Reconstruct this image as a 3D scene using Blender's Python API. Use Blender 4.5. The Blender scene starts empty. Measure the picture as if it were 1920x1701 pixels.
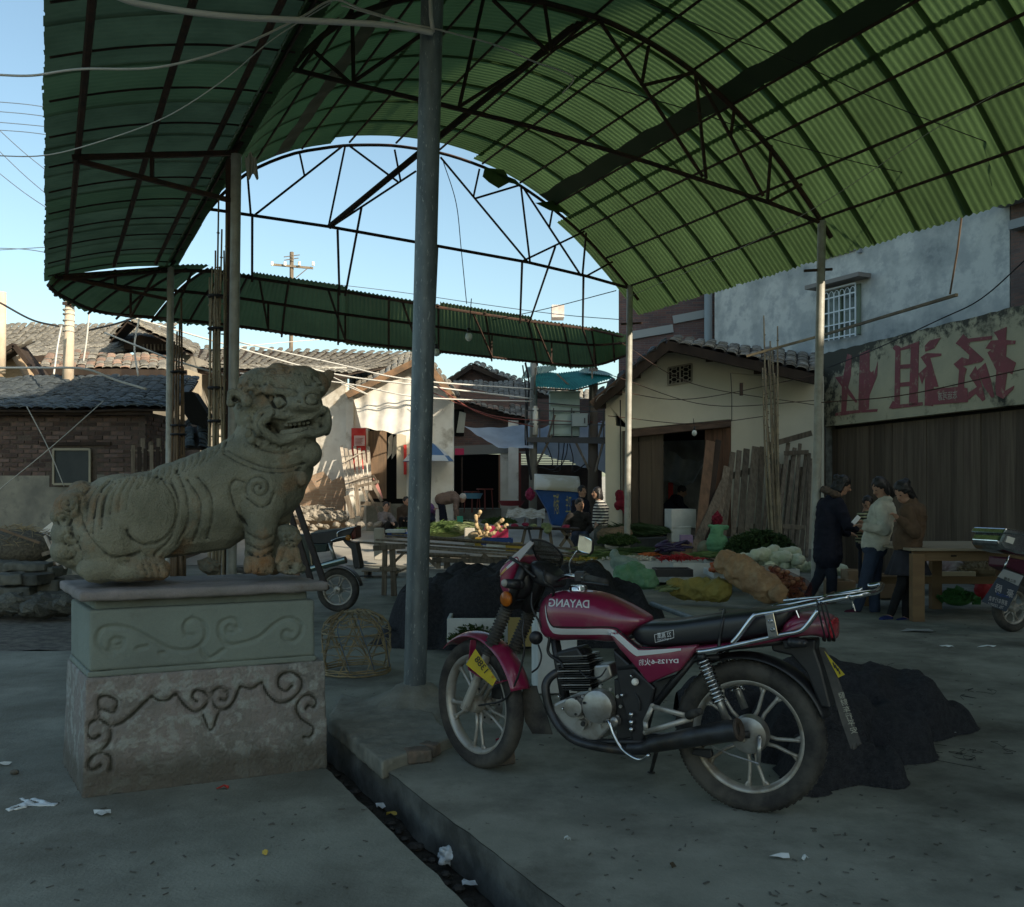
import bpy,math,random
import numpy as np
from mathutils import Vector,Matrix,kdtree,noise
random.seed(7)
R=math.radians
sc=bpy.context.scene
col=sc.collection
F=1800.0;CX=960.0;HY=922.0;H=1.4
cd=bpy.data.cameras.new('camera');cam=bpy.data.objects.new('camera',cd);col.objects.link(cam)
cam.location=(0,0,H);cam.rotation_euler=(R(90),0,0)
cd.sensor_fit='HORIZONTAL';cd.sensor_width=36;cd.lens=36*F/1920
cd.shift_y=(HY-850.5)/1920;cd.clip_end=2000;cd.clip_start=.05
sc.camera=cam
SUN_AZ=Vector((.75,-.66,0)).normalized();SUN_EL=R(24)
w=bpy.data.worlds.new('World');sc.world=w;w.use_nodes=True
nt=w.node_tree;bg=nt.nodes['Background'];sky=nt.nodes.new('ShaderNodeTexSky')
sky.sky_type='NISHITA';sky.sun_disc=False;sky.sun_elevation=SUN_EL
sky.sun_rotation=math.atan2(SUN_AZ.x,SUN_AZ.y);sky.altitude=200;sky.air_density=1.0;sky.dust_density=2.2;sky.ozone_density=.5
tint=nt.nodes.new('ShaderNodeMix');tint.data_type='RGBA';tint.blend_type='MULTIPLY';tint.inputs[0].default_value=1;tint.inputs[7].default_value=(.92,1.0,.92,1);nt.links.new(sky.outputs[0],tint.inputs[6]);nt.links.new(tint.outputs[2],bg.inputs[0]);bg.inputs[1].default_value=0.12
sd=bpy.data.lights.new('sun','SUN');sun=bpy.data.objects.new('sun',sd);col.objects.link(sun)
sd.energy=3.9;sd.angle=R(.55);sd.color=(1,.88,.70)
sv=SUN_AZ*math.cos(SUN_EL)+Vector((0,0,math.sin(SUN_EL)))
sun.rotation_euler=sv.to_track_quat('Z','Y').to_euler();sun.location=(20,-20,20)
sc.view_settings.view_transform='Standard';sc.view_settings.look='None'
sc.view_settings.exposure=0.95;sc.view_settings.gamma=1
sc.view_settings.use_curve_mapping=False
def P(px,py,Y):return Vector(((px-CX)*Y/F,Y,H+(HY-py)*Y/F))
def PZ(px,py,z):return P(px,py,(H-z)*F/(py-HY))
def gz(Y):return max(0,min((Y-18)*.05,2.5))
class Fr:
 def __init__(s,O,a):
  s.O=Vector(O);s.a=a;s.ea=Vector((math.cos(a),math.sin(a),0));s.eb=Vector((-math.sin(a),math.cos(a),0))
 def L(s,px,py,b=0.):
  d=Vector(((px-CX)/F,1,(HY-py)/F));n=s.eb
  c=Vector((0,0,H));t=(b+(s.O-c).dot(n))/d.dot(n)
  p=c+d*t-s.O
  return Vector((p.dot(s.ea),b,p.z))
 def W(s,p):return s.O+s.ea*p[0]+s.eb*p[1]+Vector((0,0,p[2]))
 def I(s,p):
  q=Vector(p)-s.O;return Vector((q.dot(s.ea),q.dot(s.eb),q.z))
def link(o,parent=None):
 col.objects.link(o)
 if parent:o.parent=parent
 return o
def tag(o,label=None,cat=None,group=None,kind=None):
 if label:o['label']=label
 if cat:o['category']=cat
 if group:o['group']=group
 if kind:o['kind']=kind
 return o
def thing(name,label,cat,loc=(0,0,0),rz=0.,group=None):
 o=bpy.data.objects.new(name,None);o.empty_display_size=.1;link(o)
 o.location=loc;o.rotation_euler=(0,0,rz);return tag(o,label,cat,group)
def copy_tree(o,parent=None):
 c=o.copy();link(c);c.parent=parent
 for ch in list(o.children):copy_tree(ch,c)
 return c
class MB:
 def __init__(s):s.v=[];s.f=[]
 def add(s,vs,fs):
  n=len(s.v);s.v+=[Vector(a)for a in vs];s.f+=[tuple(i+n for i in f)for f in fs];return s
 def box(s,c,d,rz=0.,m=None):
  x,y,z=d[0]/2,d[1]/2,d[2]/2
  vs=[Vector((a,b,e))for a in(-x,x)for b in(-y,y)for e in(-z,z)]
  M=m or Matrix.Rotation(rz,3,'Z');c=Vector(c)
  return s.add([M@q+c for q in vs],[(0,1,3,2),(4,6,7,5),(0,4,5,1),(2,3,7,6),(0,2,6,4),(1,5,7,3)])
 def bar(s,p0,p1,a,b,up=(0,0,1)):
  p0=Vector(p0);p1=Vector(p1);d=p1-p0;l=d.length
  if l<1e-6:return s
  x=d/l;y=Vector(up).cross(x)
  if y.length<.05:y=Vector((0,1,0)).cross(x)
  if y.length<.05:y=Vector((1,0,0))
  y.normalize();z=x.cross(y)
  return s.box((p0+p1)/2,(l,a,b),m=Matrix((x,y,z)).transposed())
 def tube(s,pts,r,n=8,cap=True,closed=False,flat=1.):
  pts=[Vector(p)for p in pts];k=len(pts)
  rs=r if isinstance(r,(list,tuple))else[r]*k
  T=[((pts[(i+1)%k]-pts[i-1])if closed else(pts[min(i+1,k-1)]-pts[max(i-1,0)]))for i in range(k)]
  T=[t.normalized()if t.length>1e-9 else Vector((0,0,1))for t in T]
  a=T[0].cross(Vector((0,0,1)))
  if a.length<.1:a=T[0].cross(Vector((0,1,0)))
  a.normalize();vs=[]
  for i in range(k):
   a=(a-T[i]*a.dot(T[i])).normalized();b=T[i].cross(a)
   for j in range(n):
    t=2*math.pi*j/n;vs.append(pts[i]+(a*math.cos(t)+b*math.sin(t)*flat)*rs[i])
  fs=[]
  for i in range(k if closed else k-1):
   i2=(i+1)%k
   for j in range(n):fs.append((i*n+j,i*n+(j+1)%n,i2*n+(j+1)%n,i2*n+j))
  if cap and not closed:
   fs.append(tuple(range(n))[::-1]);fs.append(tuple((k-1)*n+j for j in range(n)))
  return s.add(vs,fs)
 def ell(s,c,r,seg=16,ring=10,m=None):
  c=Vector(c);r=(r,r,r)if isinstance(r,(int,float))else r;vs=[Vector((0,0,r[2]))]
  for i in range(1,ring):
   a=math.pi*i/ring
   for j in range(seg):
    b=2*math.pi*j/seg;vs.append(Vector((r[0]*math.sin(a)*math.cos(b),r[1]*math.sin(a)*math.sin(b),r[2]*math.cos(a))))
  vs.append(Vector((0,0,-r[2])));fs=[]
  for j in range(seg):fs.append((0,1+j,1+(j+1)%seg))
  for i in range(ring-2):
   for j in range(seg):
    a=1+i*seg+j;b=1+i*seg+(j+1)%seg;fs.append((a,a+seg,b+seg,b))
  e=len(vs)-1;q=1+(ring-2)*seg
  for j in range(seg):fs.append((q+(j+1)%seg,q+j,e))
  if m:vs=[m@p for p in vs]
  return s.add([p+c for p in vs],fs)
 def cap(s,p0,r0,p1,r1,n=12,fb=1.):
  p0=Vector(p0);p1=Vector(p1)
  s.ell(p0,(r0,r0*fb,r0),n,8);s.ell(p1,(r1,r1*fb,r1),n,8)
  k0=len(s.v);s.tube([p0,p1],[r0,r1],n)
  for i in range(k0,len(s.v)):
   c=p0 if i-k0<n else p1;s.v[i].y=c.y+(s.v[i].y-c.y)*fb
  return s
 def prism(s,poly,d):
  poly=[Vector(p)for p in poly];d=Vector(d);n=len(poly)
  return s.add(poly+[p+d for p in poly],[tuple(range(n))[::-1],tuple(range(n,2*n))]+[(i,(i+1)%n,n+(i+1)%n,n+i)for i in range(n)])
 def grid(s,fn,nu,nv,wrapu=False):
  vs=[fn(i/(nu if wrapu else nu),j/nv)for i in range(nu+(0 if wrapu else 1))for j in range(nv+1)]
  fs=[];m=nv+1
  for i in range(nu):
   i2=(i+1)%nu if wrapu else i+1
   for j in range(nv):fs.append((i*m+j,i2*m+j,i2*m+j+1,i*m+j+1))
  return s.add(vs,fs)
 def lathe(s,prof,c,ax=(0,0,1),n=24,closed=False):
  ax=Vector(ax).normalized();a=ax.cross(Vector((0,0,1)))
  if a.length<.1:a=ax.cross(Vector((1,0,0)))
  a.normalize();b=ax.cross(a);c=Vector(c);k=len(prof);vs=[]
  for(r,h)in prof:
   for j in range(n):
    t=2*math.pi*j/n;vs.append(c+ax*h+(a*math.cos(t)+b*math.sin(t))*max(r,1e-4))
  fs=[]
  for i in range(k if closed else k-1):
   i2=(i+1)%k
   for j in range(n):fs.append((i*n+j,i*n+(j+1)%n,i2*n+(j+1)%n,i2*n+j))
  if not closed:fs.append(tuple(range(n))[::-1]);fs.append(tuple((k-1)*n+j for j in range(n)))
  return s.add(vs,fs)
 def mesh(s,name,mat,smooth=False):
  me=bpy.data.meshes.new(name);me.from_pydata([tuple(v)for v in s.v],[],s.f)
  for m in(mat if isinstance(mat,(list,tuple))else[mat]):me.materials.append(m)
  if smooth:me.polygons.foreach_set('use_smooth',[True]*len(me.polygons))
  me.update();return me
 def build(s,name,mat,parent=None,smooth=False,bevel=0,remesh=0,sm=0,sub=0,solid=0,off=None,decim=0,jit=0,jsc=8,autos=False):
  if off is not None:s.v=[v-Vector(off)for v in s.v]
  me=s.mesh(name,mat,smooth);o=bpy.data.objects.new(name,me);link(o,parent)
  if solid:m=o.modifiers.new('s','SOLIDIFY');m.thickness=solid;m.offset=0
  if remesh:
   m=o.modifiers.new('r','REMESH');m.mode='VOXEL';m.voxel_size=remesh;m.use_smooth_shade=True
  if sm:m=o.modifiers.new('sm','SMOOTH');m.iterations=sm;m.factor=.5
  if remesh:bake(o)
  if jit:jitter(o,jit,jsc)
  if decim:m=o.modifiers.new('d','DECIMATE');m.ratio=decim
  if sub:m=o.modifiers.new('sub','SUBSURF');m.levels=m.render_levels=sub
  if bevel:
   m=o.modifiers.new('b','BEVEL');m.width=bevel;m.segments=2;m.limit_method='ANGLE';m.angle_limit=R(40)
  if autos:
   me=o.data;me.polygons.foreach_set('use_smooth',[True]*len(me.polygons))
   me.set_sharp_from_angle(angle=R(38))
  return o
def bake(o):
 dg=bpy.context.evaluated_depsgraph_get();dg.update()
 me=bpy.data.meshes.new_from_object(o.evaluated_get(dg));old=o.data;nm=old.name
 o.modifiers.clear();o.data=me;bpy.data.meshes.remove(old);me.name=nm
 me.polygons.foreach_set('use_smooth',[True]*len(me.polygons));return o
def jitter(o,amp,scl,oct=3):
 me=o.data;n=len(me.vertices);nr=np.empty(n*3);co=np.empty(n*3)
 me.vertices.foreach_get('normal',nr);me.vertices.foreach_get('co',co);nr=nr.reshape(-1,3);co=co.reshape(-1,3)
 f=np.array([noise.fractal(Vector(c)*scl,.9,2.1,oct)for c in co]);co+=nr*(f*amp)[:,None]
 me.vertices.foreach_set('co',co.ravel());me.update()
def carve(o,paths,rad,depth,step=.004):
 pts=[]
 for p in paths:
  for a,b in zip(p[:-1],p[1:]):
   a=Vector(a);b=Vector(b);k=max(1,int((b-a).length/step))
   pts+=[a.lerp(b,i/k)for i in range(k+1)]
 kd=kdtree.KDTree(len(pts))
 for i,p in enumerate(pts):kd.insert(p,i)
 kd.balance();me=o.data
 nr=[v.normal.copy()for v in me.vertices]
 for v,nn in zip(me.vertices,nr):
  c,i,d=kd.find(v.co)
  if d<rad:v.co-=nn*depth*(1-(d/rad)**2)**1.5
 me.update()
def spline(pts,n=8):
 pts=[Vector(p)for p in pts];q=[pts[0]*2-pts[1]]+pts+[pts[-1]*2-pts[-2]];out=[]
 for i in range(1,len(q)-2):
  a,b,c,d=q[i-1:i+3]
  for k in range(n):
   t=k/n;out.append(.5*((2*b)+(c-a)*t+(2*a-5*b+4*c-d)*t*t+(3*b-a-3*c+d)*t**3))
 return out+[pts[-1]]
MATS={}
def mat(name,c,rough=.85,metal=0.,c2=None,sc=6.,lo=.38,hi=.62,c3=None,sc3=1.3,lo3=.5,hi3=.7,bump=0.,bsc=40.,spec=.3,rnd=0.,tr=None,alpha=None,coord='Object',stretch=None,coat=0.,grain=0.):
 m=bpy.data.materials.new(name);m.use_nodes=True;n=m.node_tree;N=n.nodes;Lk=n.links
 b=N['Principled BSDF'];b.inputs['Roughness'].default_value=rough;b.inputs['Metallic'].default_value=metal
 b.inputs['Specular IOR Level'].default_value=spec;b.inputs['Coat Weight'].default_value=coat
 b.inputs['Base Color'].default_value=(*c,1);cur=None
 tc=N.new('ShaderNodeTexCoord');src=tc.outputs[coord]
 if stretch:
  mp=N.new('ShaderNodeMapping');mp.inputs['Scale'].default_value=stretch;Lk.new(src,mp.inputs[0]);src=mp.outputs[0]
 def nz(scale,lo_,hi_,det=8,rg=.6):
  t=N.new('ShaderNodeTexNoise');t.inputs['Scale'].default_value=scale;t.inputs['Detail'].default_value=det;t.inputs['Roughness'].default_value=rg
  Lk.new(src,t.inputs['Vector']);r=N.new('ShaderNodeMapRange');r.inputs[1].default_value=lo_;r.inputs[2].default_value=hi_
  Lk.new(t.outputs[0],r.inputs[0]);return r.outputs[0]
 def mix(fac,a,bcol):
  x=N.new('ShaderNodeMix');x.data_type='RGBA'
  if isinstance(fac,float):x.inputs[0].default_value=fac
  else:Lk.new(fac,x.inputs[0])
  if isinstance(a,tuple):x.inputs[6].default_value=(*a,1)
  else:Lk.new(a,x.inputs[6])
  x.inputs[7].default_value=(*bcol,1);return x.outputs[2]
 cur=tuple(c)
 if c2:cur=mix(nz(sc,lo,hi),cur,c2)
 if c3:cur=mix(nz(sc3,lo3,hi3,10,.65),cur,c3)
 if grain:
  g=nz(180,.2,.8,3);hs=N.new('ShaderNodeHueSaturation')
  if isinstance(cur,tuple):hs.inputs['Color'].default_value=(*cur,1)
  else:Lk.new(cur,hs.inputs['Color'])
  mr=N.new('ShaderNodeMapRange');mr.inputs[3].default_value=1-grain;mr.inputs[4].default_value=1+grain;Lk.new(g,mr.inputs[0]);Lk.new(mr.outputs[0],hs.inputs['Value']);cur=hs.outputs[0]
 if rnd:
  oi=N.new('ShaderNodeObjectInfo');mr=N.new('ShaderNodeMapRange');mr.inputs[3].default_value=1-rnd;mr.inputs[4].default_value=1+rnd
  Lk.new(oi.outputs['Random'],mr.inputs[0]);hs=N.new('ShaderNodeHueSaturation');Lk.new(mr.outputs[0],hs.inputs['Value'])
  if isinstance(cur,tuple):hs.inputs['Color'].default_value=(*cur,1)
  else:Lk.new(cur,hs.inputs['Color'])
  cur=hs.outputs[0]
 if not isinstance(cur,tuple):Lk.new(cur,b.inputs['Base Color'])
 if bump:
  t=N.new('ShaderNodeTexNoise');t.inputs['Scale'].default_value=bsc;t.inputs['Detail'].default_value=6;Lk.new(src,t.inputs['Vector'])
  bp=N.new('ShaderNodeBump');bp.inputs['Strength'].default_value=min(1,bump);bp.inputs['Distance'].default_value=.01*max(1,bump);Lk.new(t.outputs[0],bp.inputs['Height']);Lk.new(bp.outputs[0],b.inputs['Normal'])
 if tr is not None:
  out=N['Material Output'];ts=N.new('ShaderNodeBsdfTranslucent');ms=N.new('ShaderNodeMixShader');ms.inputs[0].default_value=tr
  if isinstance(cur,tuple):ts.inputs[0].default_value=(*cur,1)
  else:Lk.new(cur,ts.inputs[0])
  Lk.new(b.outputs[0],ms.inputs[1]);Lk.new(ts.outputs[0],ms.inputs[2]);Lk.new(ms.outputs[0],out.inputs[0])
 if alpha is not None:b.inputs['Alpha'].default_value=alpha
 MATS[name]=m;return m
concrete=mat('concrete',(.215,.222,.185),.9,c2=(.275,.28,.235),sc=3,c3=(.14,.142,.12),sc3=.7,lo3=.5,hi3=.68,bump=.35,bsc=55,grain=.12)
concrete2=mat('old_concrete',(.26,.27,.225),.92,c2=(.18,.187,.155),sc=1.6,c3=(.12,.118,.095),sc3=.9,lo3=.55,hi3=.75,bump=.5,bsc=70,grain=.14)
kerbm=mat('kerb_concrete',(.13,.135,.125),.9,c2=(.05,.052,.048),sc=4,bump=.8,bsc=25)
def weather(m,dark_=(.07,.068,.055),amt=.75,cr=.42,cra=.0):
 N=m.node_tree.nodes;Lk=m.node_tree.links;b=N['Principled BSDF'];src=b.inputs['Base Color'].links[0].from_socket;tc=N.new('ShaderNodeTexCoord')
 nz=N.new('ShaderNodeTexNoise');nz.inputs['Scale'].default_value=1.2;nz.inputs['Detail'].default_value=5;Lk.new(tc.outputs['Object'],nz.inputs[0])
 ad=N.new('ShaderNodeVectorMath');ad.operation='MULTIPLY_ADD';Lk.new(nz.outputs[1],ad.inputs[0]);ad.inputs[1].default_value=(.9,.9,.9);Lk.new(tc.outputs['Object'],ad.inputs[2])
 v=N.new('ShaderNodeTexVoronoi');v.feature='DISTANCE_TO_EDGE';v.inputs['Scale'].default_value=cr;Lk.new(ad.outputs[0],v.inputs[0])
 r=N.new('ShaderNodeMapRange');r.inputs[1].default_value=.0015;r.inputs[2].default_value=.0045;r.inputs[3].default_value=cra;r.inputs[4].default_value=0;Lk.new(v.outputs[0],r.inputs[0])
 s1=N.new('ShaderNodeTexNoise');s1.inputs['Scale'].default_value=.55;s1.inputs['Detail'].default_value=12;s1.inputs['Roughness'].default_value=.72;Lk.new(tc.outputs['Object'],s1.inputs[0])
 r2=N.new('ShaderNodeMapRange');r2.inputs[1].default_value=.47;r2.inputs[2].default_value=.66;r2.inputs[4].default_value=amt;Lk.new(s1.outputs[0],r2.inputs[0])
 s2_=N.new('ShaderNodeTexNoise');s2_.inputs['Scale'].default_value=26;s2_.inputs['Detail'].default_value=3;Lk.new(tc.outputs['Object'],s2_.inputs[0])
 r3=N.new('ShaderNodeMapRange');r3.inputs[1].default_value=.68;r3.inputs[2].default_value=.73;r3.inputs[4].default_value=.7;Lk.new(s2_.outputs[0],r3.inputs[0])
 mx=N.new('ShaderNodeMath');mx.operation='MAXIMUM';Lk.new(r.outputs[0],mx.inputs[0]);Lk.new(r2.outputs[0],mx.inputs[1]);m2=N.new('ShaderNodeMath');m2.operation='MAXIMUM';Lk.new(mx.outputs[0],m2.inputs[0]);Lk.new(r3.outputs[0],m2.inputs[1])
 x=N.new('ShaderNodeMix');x.data_type='RGBA';Lk.new(m2.outputs[0],x.inputs[0]);Lk.new(src,x.inputs[6]);x.inputs[7].default_value=(*dark_,1);Lk.new(x.outputs[2],b.inputs['Base Color'])
weather(concrete,amt=.95);weather(concrete2,(.095,.09,.07),.9,.3)
dirtm=mat('dirt',(.022,.02,.017),.95,c2=(.05,.046,.038),sc=14,bump=1,bsc=50,grain=.3)
gravelm=mat('gravel',(.15,.14,.115),.95,c2=(.07,.065,.055),sc=9,bump=1,bsc=60,grain=.3)
streetm=mat('street',(.42,.39,.33),.92,c2=(.34,.32,.27),sc=1.2,c3=(.2,.18,.15),sc3=.5,lo3=.55,hi3=.75,bump=.4,bsc=20)
galv=mat('galvanized_steel',(.15,.18,.19),.5,.35,c2=(.095,.115,.125),sc=14,c3=(.3,.33,.33),sc3=70,lo3=.6,hi3=.64,bump=.12,bsc=90,stretch=(1,1,.25))
colsteel=mat('column_steel',(.42,.42,.38),.5,.1,c2=(.30,.29,.25),sc=5,bump=.1)
rust=mat('rusty_steel',(.04,.03,.025),.75,.2,c2=(.075,.04,.028),sc=9,bump=.3)
pvc=mat('grey_plastic_pipe',(.48,.48,.45),.45)
wirem=mat('pale_wire',(.42,.42,.38),.6)
wireb=mat('dark_wire',(.02,.02,.022),.6)
# ================================================================ the ground
E0=PZ(612,1360,0);E1=PZ(1060,1701,0);ud=(E0-E1);ud.z=0;ud.normalize();pn=Vector((-ud.y,ud.x,0))
def edge(t):return E0+ud*t
m=MB();m.add([(-150,-60,-.22),(150,-60,-.22),(150,18.2,-.22),(-150,18.2,-.22)],[(0,1,2,3)])
tag(m.build('ground',dirtm),kind='structure')
random.seed(3)
pts=[];t=-9.0
while t<13.2:
 o=(noise.noise(Vector((t*2.1,3,0)))*.012+noise.noise(Vector((t*9,1,0)))*.012)
 pts.append((edge(t)+pn*o));t+=.12
far=[Vector((40,18.3,0)),Vector((40,-12,0))]
top=[Vector((p.x,p.y,0))for p in pts]+[Vector((pts[-1].x,18.3,0))]+far
mb=MB();n=len(top);mb.add(top,[tuple(range(n))[::-1]])
mf=mb.build('market_floor',concrete);tag(mf,kind='structure')
mb=MB()
def kf(u,v):
 i=u*(len(pts)-1);a=int(i);b=min(a+1,len(pts)-1);p=pts[a].lerp(pts[b],i-a)
 z=-.21*v;k=.006*math.sin(p.y*9)+.014*noise.noise(Vector((p.y*3.5,z*14,5)))+.012*noise.noise(Vector((p.y*14,z*40,2)))
 return Vector((p.x,p.y,z-(0.004 if v==0 else 0)))+pn*((k-.004)if v else-.001)
mb.grid(kf,(len(pts)-1)*2,6)
tag(mb.build('kerb',kerbm,smooth=True),kind='structure')
gl0=PZ(610,1440,-.08);gl1=PZ(880,1701,-.08);gd=(gl0-gl1);gd.z=0;gd.normalize()
e2=[gl0+gd*t+pn*(noise.noise(Vector((t*6,9,0)))*.02)for t in[x*.1 for x in range(-70,6)]]
e2=[Vector((p.x,p.y,-.08))for p in e2]
poly=e2+[PZ(560,1350,-.08),Vector((-2.6,8.9,-.08)),Vector((-60,9.2,-.08)),Vector((-60,-12,-.08)),Vector((e2[0].x,-12,-.08))]
mb=MB();mb.prism(poly,(0,0,-.13));mb.f[0]=mb.f[0]
tag(mb.build('foreground_slab',concrete2),kind='structure')
mb=MB()
mb.grid(lambda u,v:Vector((-60+56.5*u+(0 if v>0 else 0),9.0+9.4*v,-.1+.03*noise.noise(Vector((u*90,v*15,0)))+.02*v)),120,40)
tag(mb.build('gravel_yard',gravelm),kind='structure')
mb=MB();mb.grid(lambda u,v:Vector((-90+180*u,18.1+110*v*v,gz(18.1+110*v*v)+.004)),20,30)
tag(mb.build('street',streetm),kind='structure')
mb=MB();random.seed(5)
for i in range(900):
 t=random.uniform(-6,1.2);q=E0+ud*t+pn*random.uniform(.03,.3);r_=random.choice([.005,.008,.01,.014,.02,.028])*random.uniform(.6,1.2)
 mb.ell((q.x,q.y,-.215+r_*.4),(r_,r_*random.uniform(.6,1),r_*.6),6,4)
tag(mb.build('gutter_gravel',mat('gutter_stones',(.06,.06,.058),.9,c2=(.03,.03,.028),sc=20)),kind='stuff')
pb=PZ(777,1325,0)
mb=MB()
def cone(u,v):
 a=u*2*math.pi;r_=.078+(.34+.05*math.sin(a*3+1))*v**1.1;z=.16*(1-v)**1.7
 r_+=.02*noise.noise(Vector((math.cos(a)*2,math.sin(a)*2,v*3)))
 return Vector((pb.x+r_*math.cos(a),pb.y+r_*math.sin(a),z+.008*noise.noise(Vector((math.cos(a)*5,math.sin(a)*5,v*5)))-(.005 if v>.99 else 0)))
mb.lathe([(.0,-.02),(.44,-.02),(.36,.02),(.27,.05),(.17,.10),(.11,.15),(.0,.16)],(pb.x,pb.y,0),n=40)
foot=[PZ(614,1346,.05),PZ(717,1428,.06),PZ(800,1400,.06),PZ(850,1380,.06),PZ(812,1335,.05),PZ(640,1300,.02)]
mb.prism(foot,(0,0,-.09))
o=mb.build('pole_footing',mat('footing_cement',(.23,.23,.195),.95,c2=(.16,.16,.135),sc=6,bump=.8,bsc=30),smooth=False,remesh=.014,sm=2,jit=.007,jsc=12)
tag(o,'rough cement footing heaped round the base of the tall grey pole','footing')
brm=mat('dusty_brick',(.17,.13,.1),.95,c2=(.1,.09,.075),sc=12,bump=.7,bsc=40)
for(px,py,rz,lab)in((783,1428,.35,'dusty broken brick lying in front of the pole footing, left one of the pair'),(806,1417,1.0,'small brick end touching the broken brick beside the pole footing'),(938,1432,.5,'dark brick wedged on the ground behind the front wheel of the red motorcycle')):
 q=PZ(px,py,0);mb=MB();mb.box((0,0,.035),(.13 if px!=806 else.07,.1,.068),rz)
 o=mb.build('brick',brm,bevel=.006,remesh=.008,sm=1,jit=.004,jsc=30);o.location=(q.x,q.y,0);tag(o,lab,'brick')
paper=mat('litter_paper',(.5,.55,.56),.7,c2=(.35,.38,.38),sc=30)
def litter(px,py,z,size,color,label,cat='litter',shape=None,seed=0):
 rr=random.Random(seed*7+int(px));q=PZ(px,py,z+.006);n=9;mb=MB();ring=[]
 for i in range(n):
  a=2*math.pi*i/n;k=rr.uniform(.6,1.1);ring.append(Vector((math.cos(a)*size[0]*k,math.sin(a)*size[1]*k,rr.uniform(-.003,.016))))
 mb.add([Vector((0,0,.018))]+ring,[(0,1+i,1+(i+1)%n)for i in range(n)])
 o=mb.build('litter',color,solid=.0015);o.location=q;tag(o,label,cat);return o
plw=mat('white_film',(.55,.6,.62),.4,spec=.5);redl=mat('red_wrapper',(.35,.03,.02),.5);yel=mat('yellow_wrapper',(.4,.3,.05),.5)
leafd=mat('dead_leaf',(.05,.04,.025),.9)
mb=MB()
for a,b,r_ in(((40,1508),(108,1508),.016),((40,1508),(12,1518),.009),((60,1506),(38,1496),.008),((50,1512),(16,1520),.007),((85,1505),(60,1497),.01)):
 p0=PZ(*a,-.076);p1=PZ(*b,-.076);mb.bar(p0,p1,r_*2.6,.008)
o=mb.build('torn_film',plw,remesh=.005,sm=3,jit=.006,jsc=25);tag(o,'torn strip of white plastic on the slab beside the lion pedestal','litter')
litter(192,1526,-.08,(.05,.03),paper,'crumpled white paper scrap lying near the pedestal foot')
litter(8,1434,-.08,(.06,.02),paper,'sliver of white paper at the left edge of the slab')
litter(420,1478,-.08,(.04,.02),redl,'red sweet wrapper on the slab in front of the pedestal')
litter(497,1601,-.08,(.015,.01),yel,'tiny yellow scrap on the middle of the slab')
litter(716,1512,-.2,(.04,.035),plw,'white film scrap on the gutter side, nearest the pedestal')
litter(738,1528,-.2,(.04,.01),yel,'bent yellow straw wrapper in the gutter')
litter(880,1660,-.2,(.045,.03),plw,'flattened pale bag in the gutter at the bottom of the view')
litter(1064,1575,0,(.018,.008),paper,'small white scrap near the kerb on the market floor')
litter(1464,1608,0,(.04,.02),plw,'faded plastic disc on the open floor below the rear wheel')
litter(1510,1611,0,(.018,.012),paper,'square paper chip beside the faded disc on the floor')
litter(1262,1625,0,(.014,.012),leafd,'dark dropping of mud on the floor left of the faded disc')
litter(1720,1183,0,(.2,.1),mat('grey_film',(.3,.32,.32),.5,c2=(.24,.25,.25),sc=5),'flat grey plastic bag on the floor beyond the net, near the table leg')
litter(1786,1376,0,(.05,.02),paper,'red and white wrapper on the floor at the edge of the dark net')
litter(1776,1213,0,(.07,.015),plw,'long white strip of film on the floor far right')
litter(1850,1213,0,(.09,.012),plw,'thin pale film streak on the floor right of the grey bag')
litter(935,1390,0,(.02,.012),mat('pink_scrap',(.3,.02,.06),.6),'crimson scrap on the floor under the front wheel')
q=PZ(840,1618,-.19);mb=MB();mb.ell((0,0,.03),(.04,.035,.035),16,10)
o=mb.build('crumpled_tissue',plw,remesh=.006,jit=.02,jsc=45);o.location=q;tag(o,'crumpled ball of white tissue in the gutter','tissue')
q=PZ(27,1452,-.08);mb=MB();mb.ell((0,0,.012),(.025,.018,.014),10,8);o=mb.build('pebble',gravelm,smooth=True);o.location=q;tag(o,'rounded pebble on the slab left of the pedestal','pebble')
mb=MB();random.seed(11)
for i in range(320):
 if random.random()<.62:px=random.uniform(1050,1920);py=random.uniform(1150,1700);z=0
 elif random.random()<.5:px=random.uniform(640,1300);py=random.uniform(1240,1420);z=0
 else:px=random.uniform(10,690);py=random.uniform(1500,1700);z=-.08
 if px<1060 and py>1400 and z==0:continue
 q=PZ(px,py,z);a=random.uniform(0,3.14);l=random.uniform(.004,.016);wd=random.uniform(.003,.008)
 mb.box((q.x,q.y,z+.005),(l*2,wd,.003),a)
tag(mb.build('floor_crumbs',mat('floor_crumb',(.075,.07,.058),.9,c2=(.12,.12,.11),sc=3)),kind='stuff')
# ================================================================ the green canopy
def Lw(w_):return Vector((-2.86-2.45*w_,9.84+5.05*w_,0))
def Rw(w_):return Vector((3.95-1.95*w_,12.24+4.02*w_,0))
PS=[-.03,0,.05,.1,.16,.25,.36,.46,.57,.66,.74,.82,.9,.95,1,1.05]
PZs=[4.7,4.9,5.55,6.08,6.5,6.82,7.0,7.05,6.98,6.80,6.55,6.17,5.70,5.30,4.88,4.42]
def prof(s):return float(np.interp(s,PS,PZs))
def profs(s):return(prof(s-.03)+prof(s)*2+prof(s+.03))/4 if.03<s<.97 else prof(s)
def C(s,w_,dz=0.):
 a=Lw(w_);b=Rw(w_);p=a.lerp(b,s);p.z=profs(s)+dz;return p
VD=Vector((-.899,-.438,0))
def wz(t):return 4.93-.06*t-.10*max(0,t)**2
def CW(t,w_,dz=0.):
 p=Lw(w_)+VD*t;p.z=wz(t)+dz;return p
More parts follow.
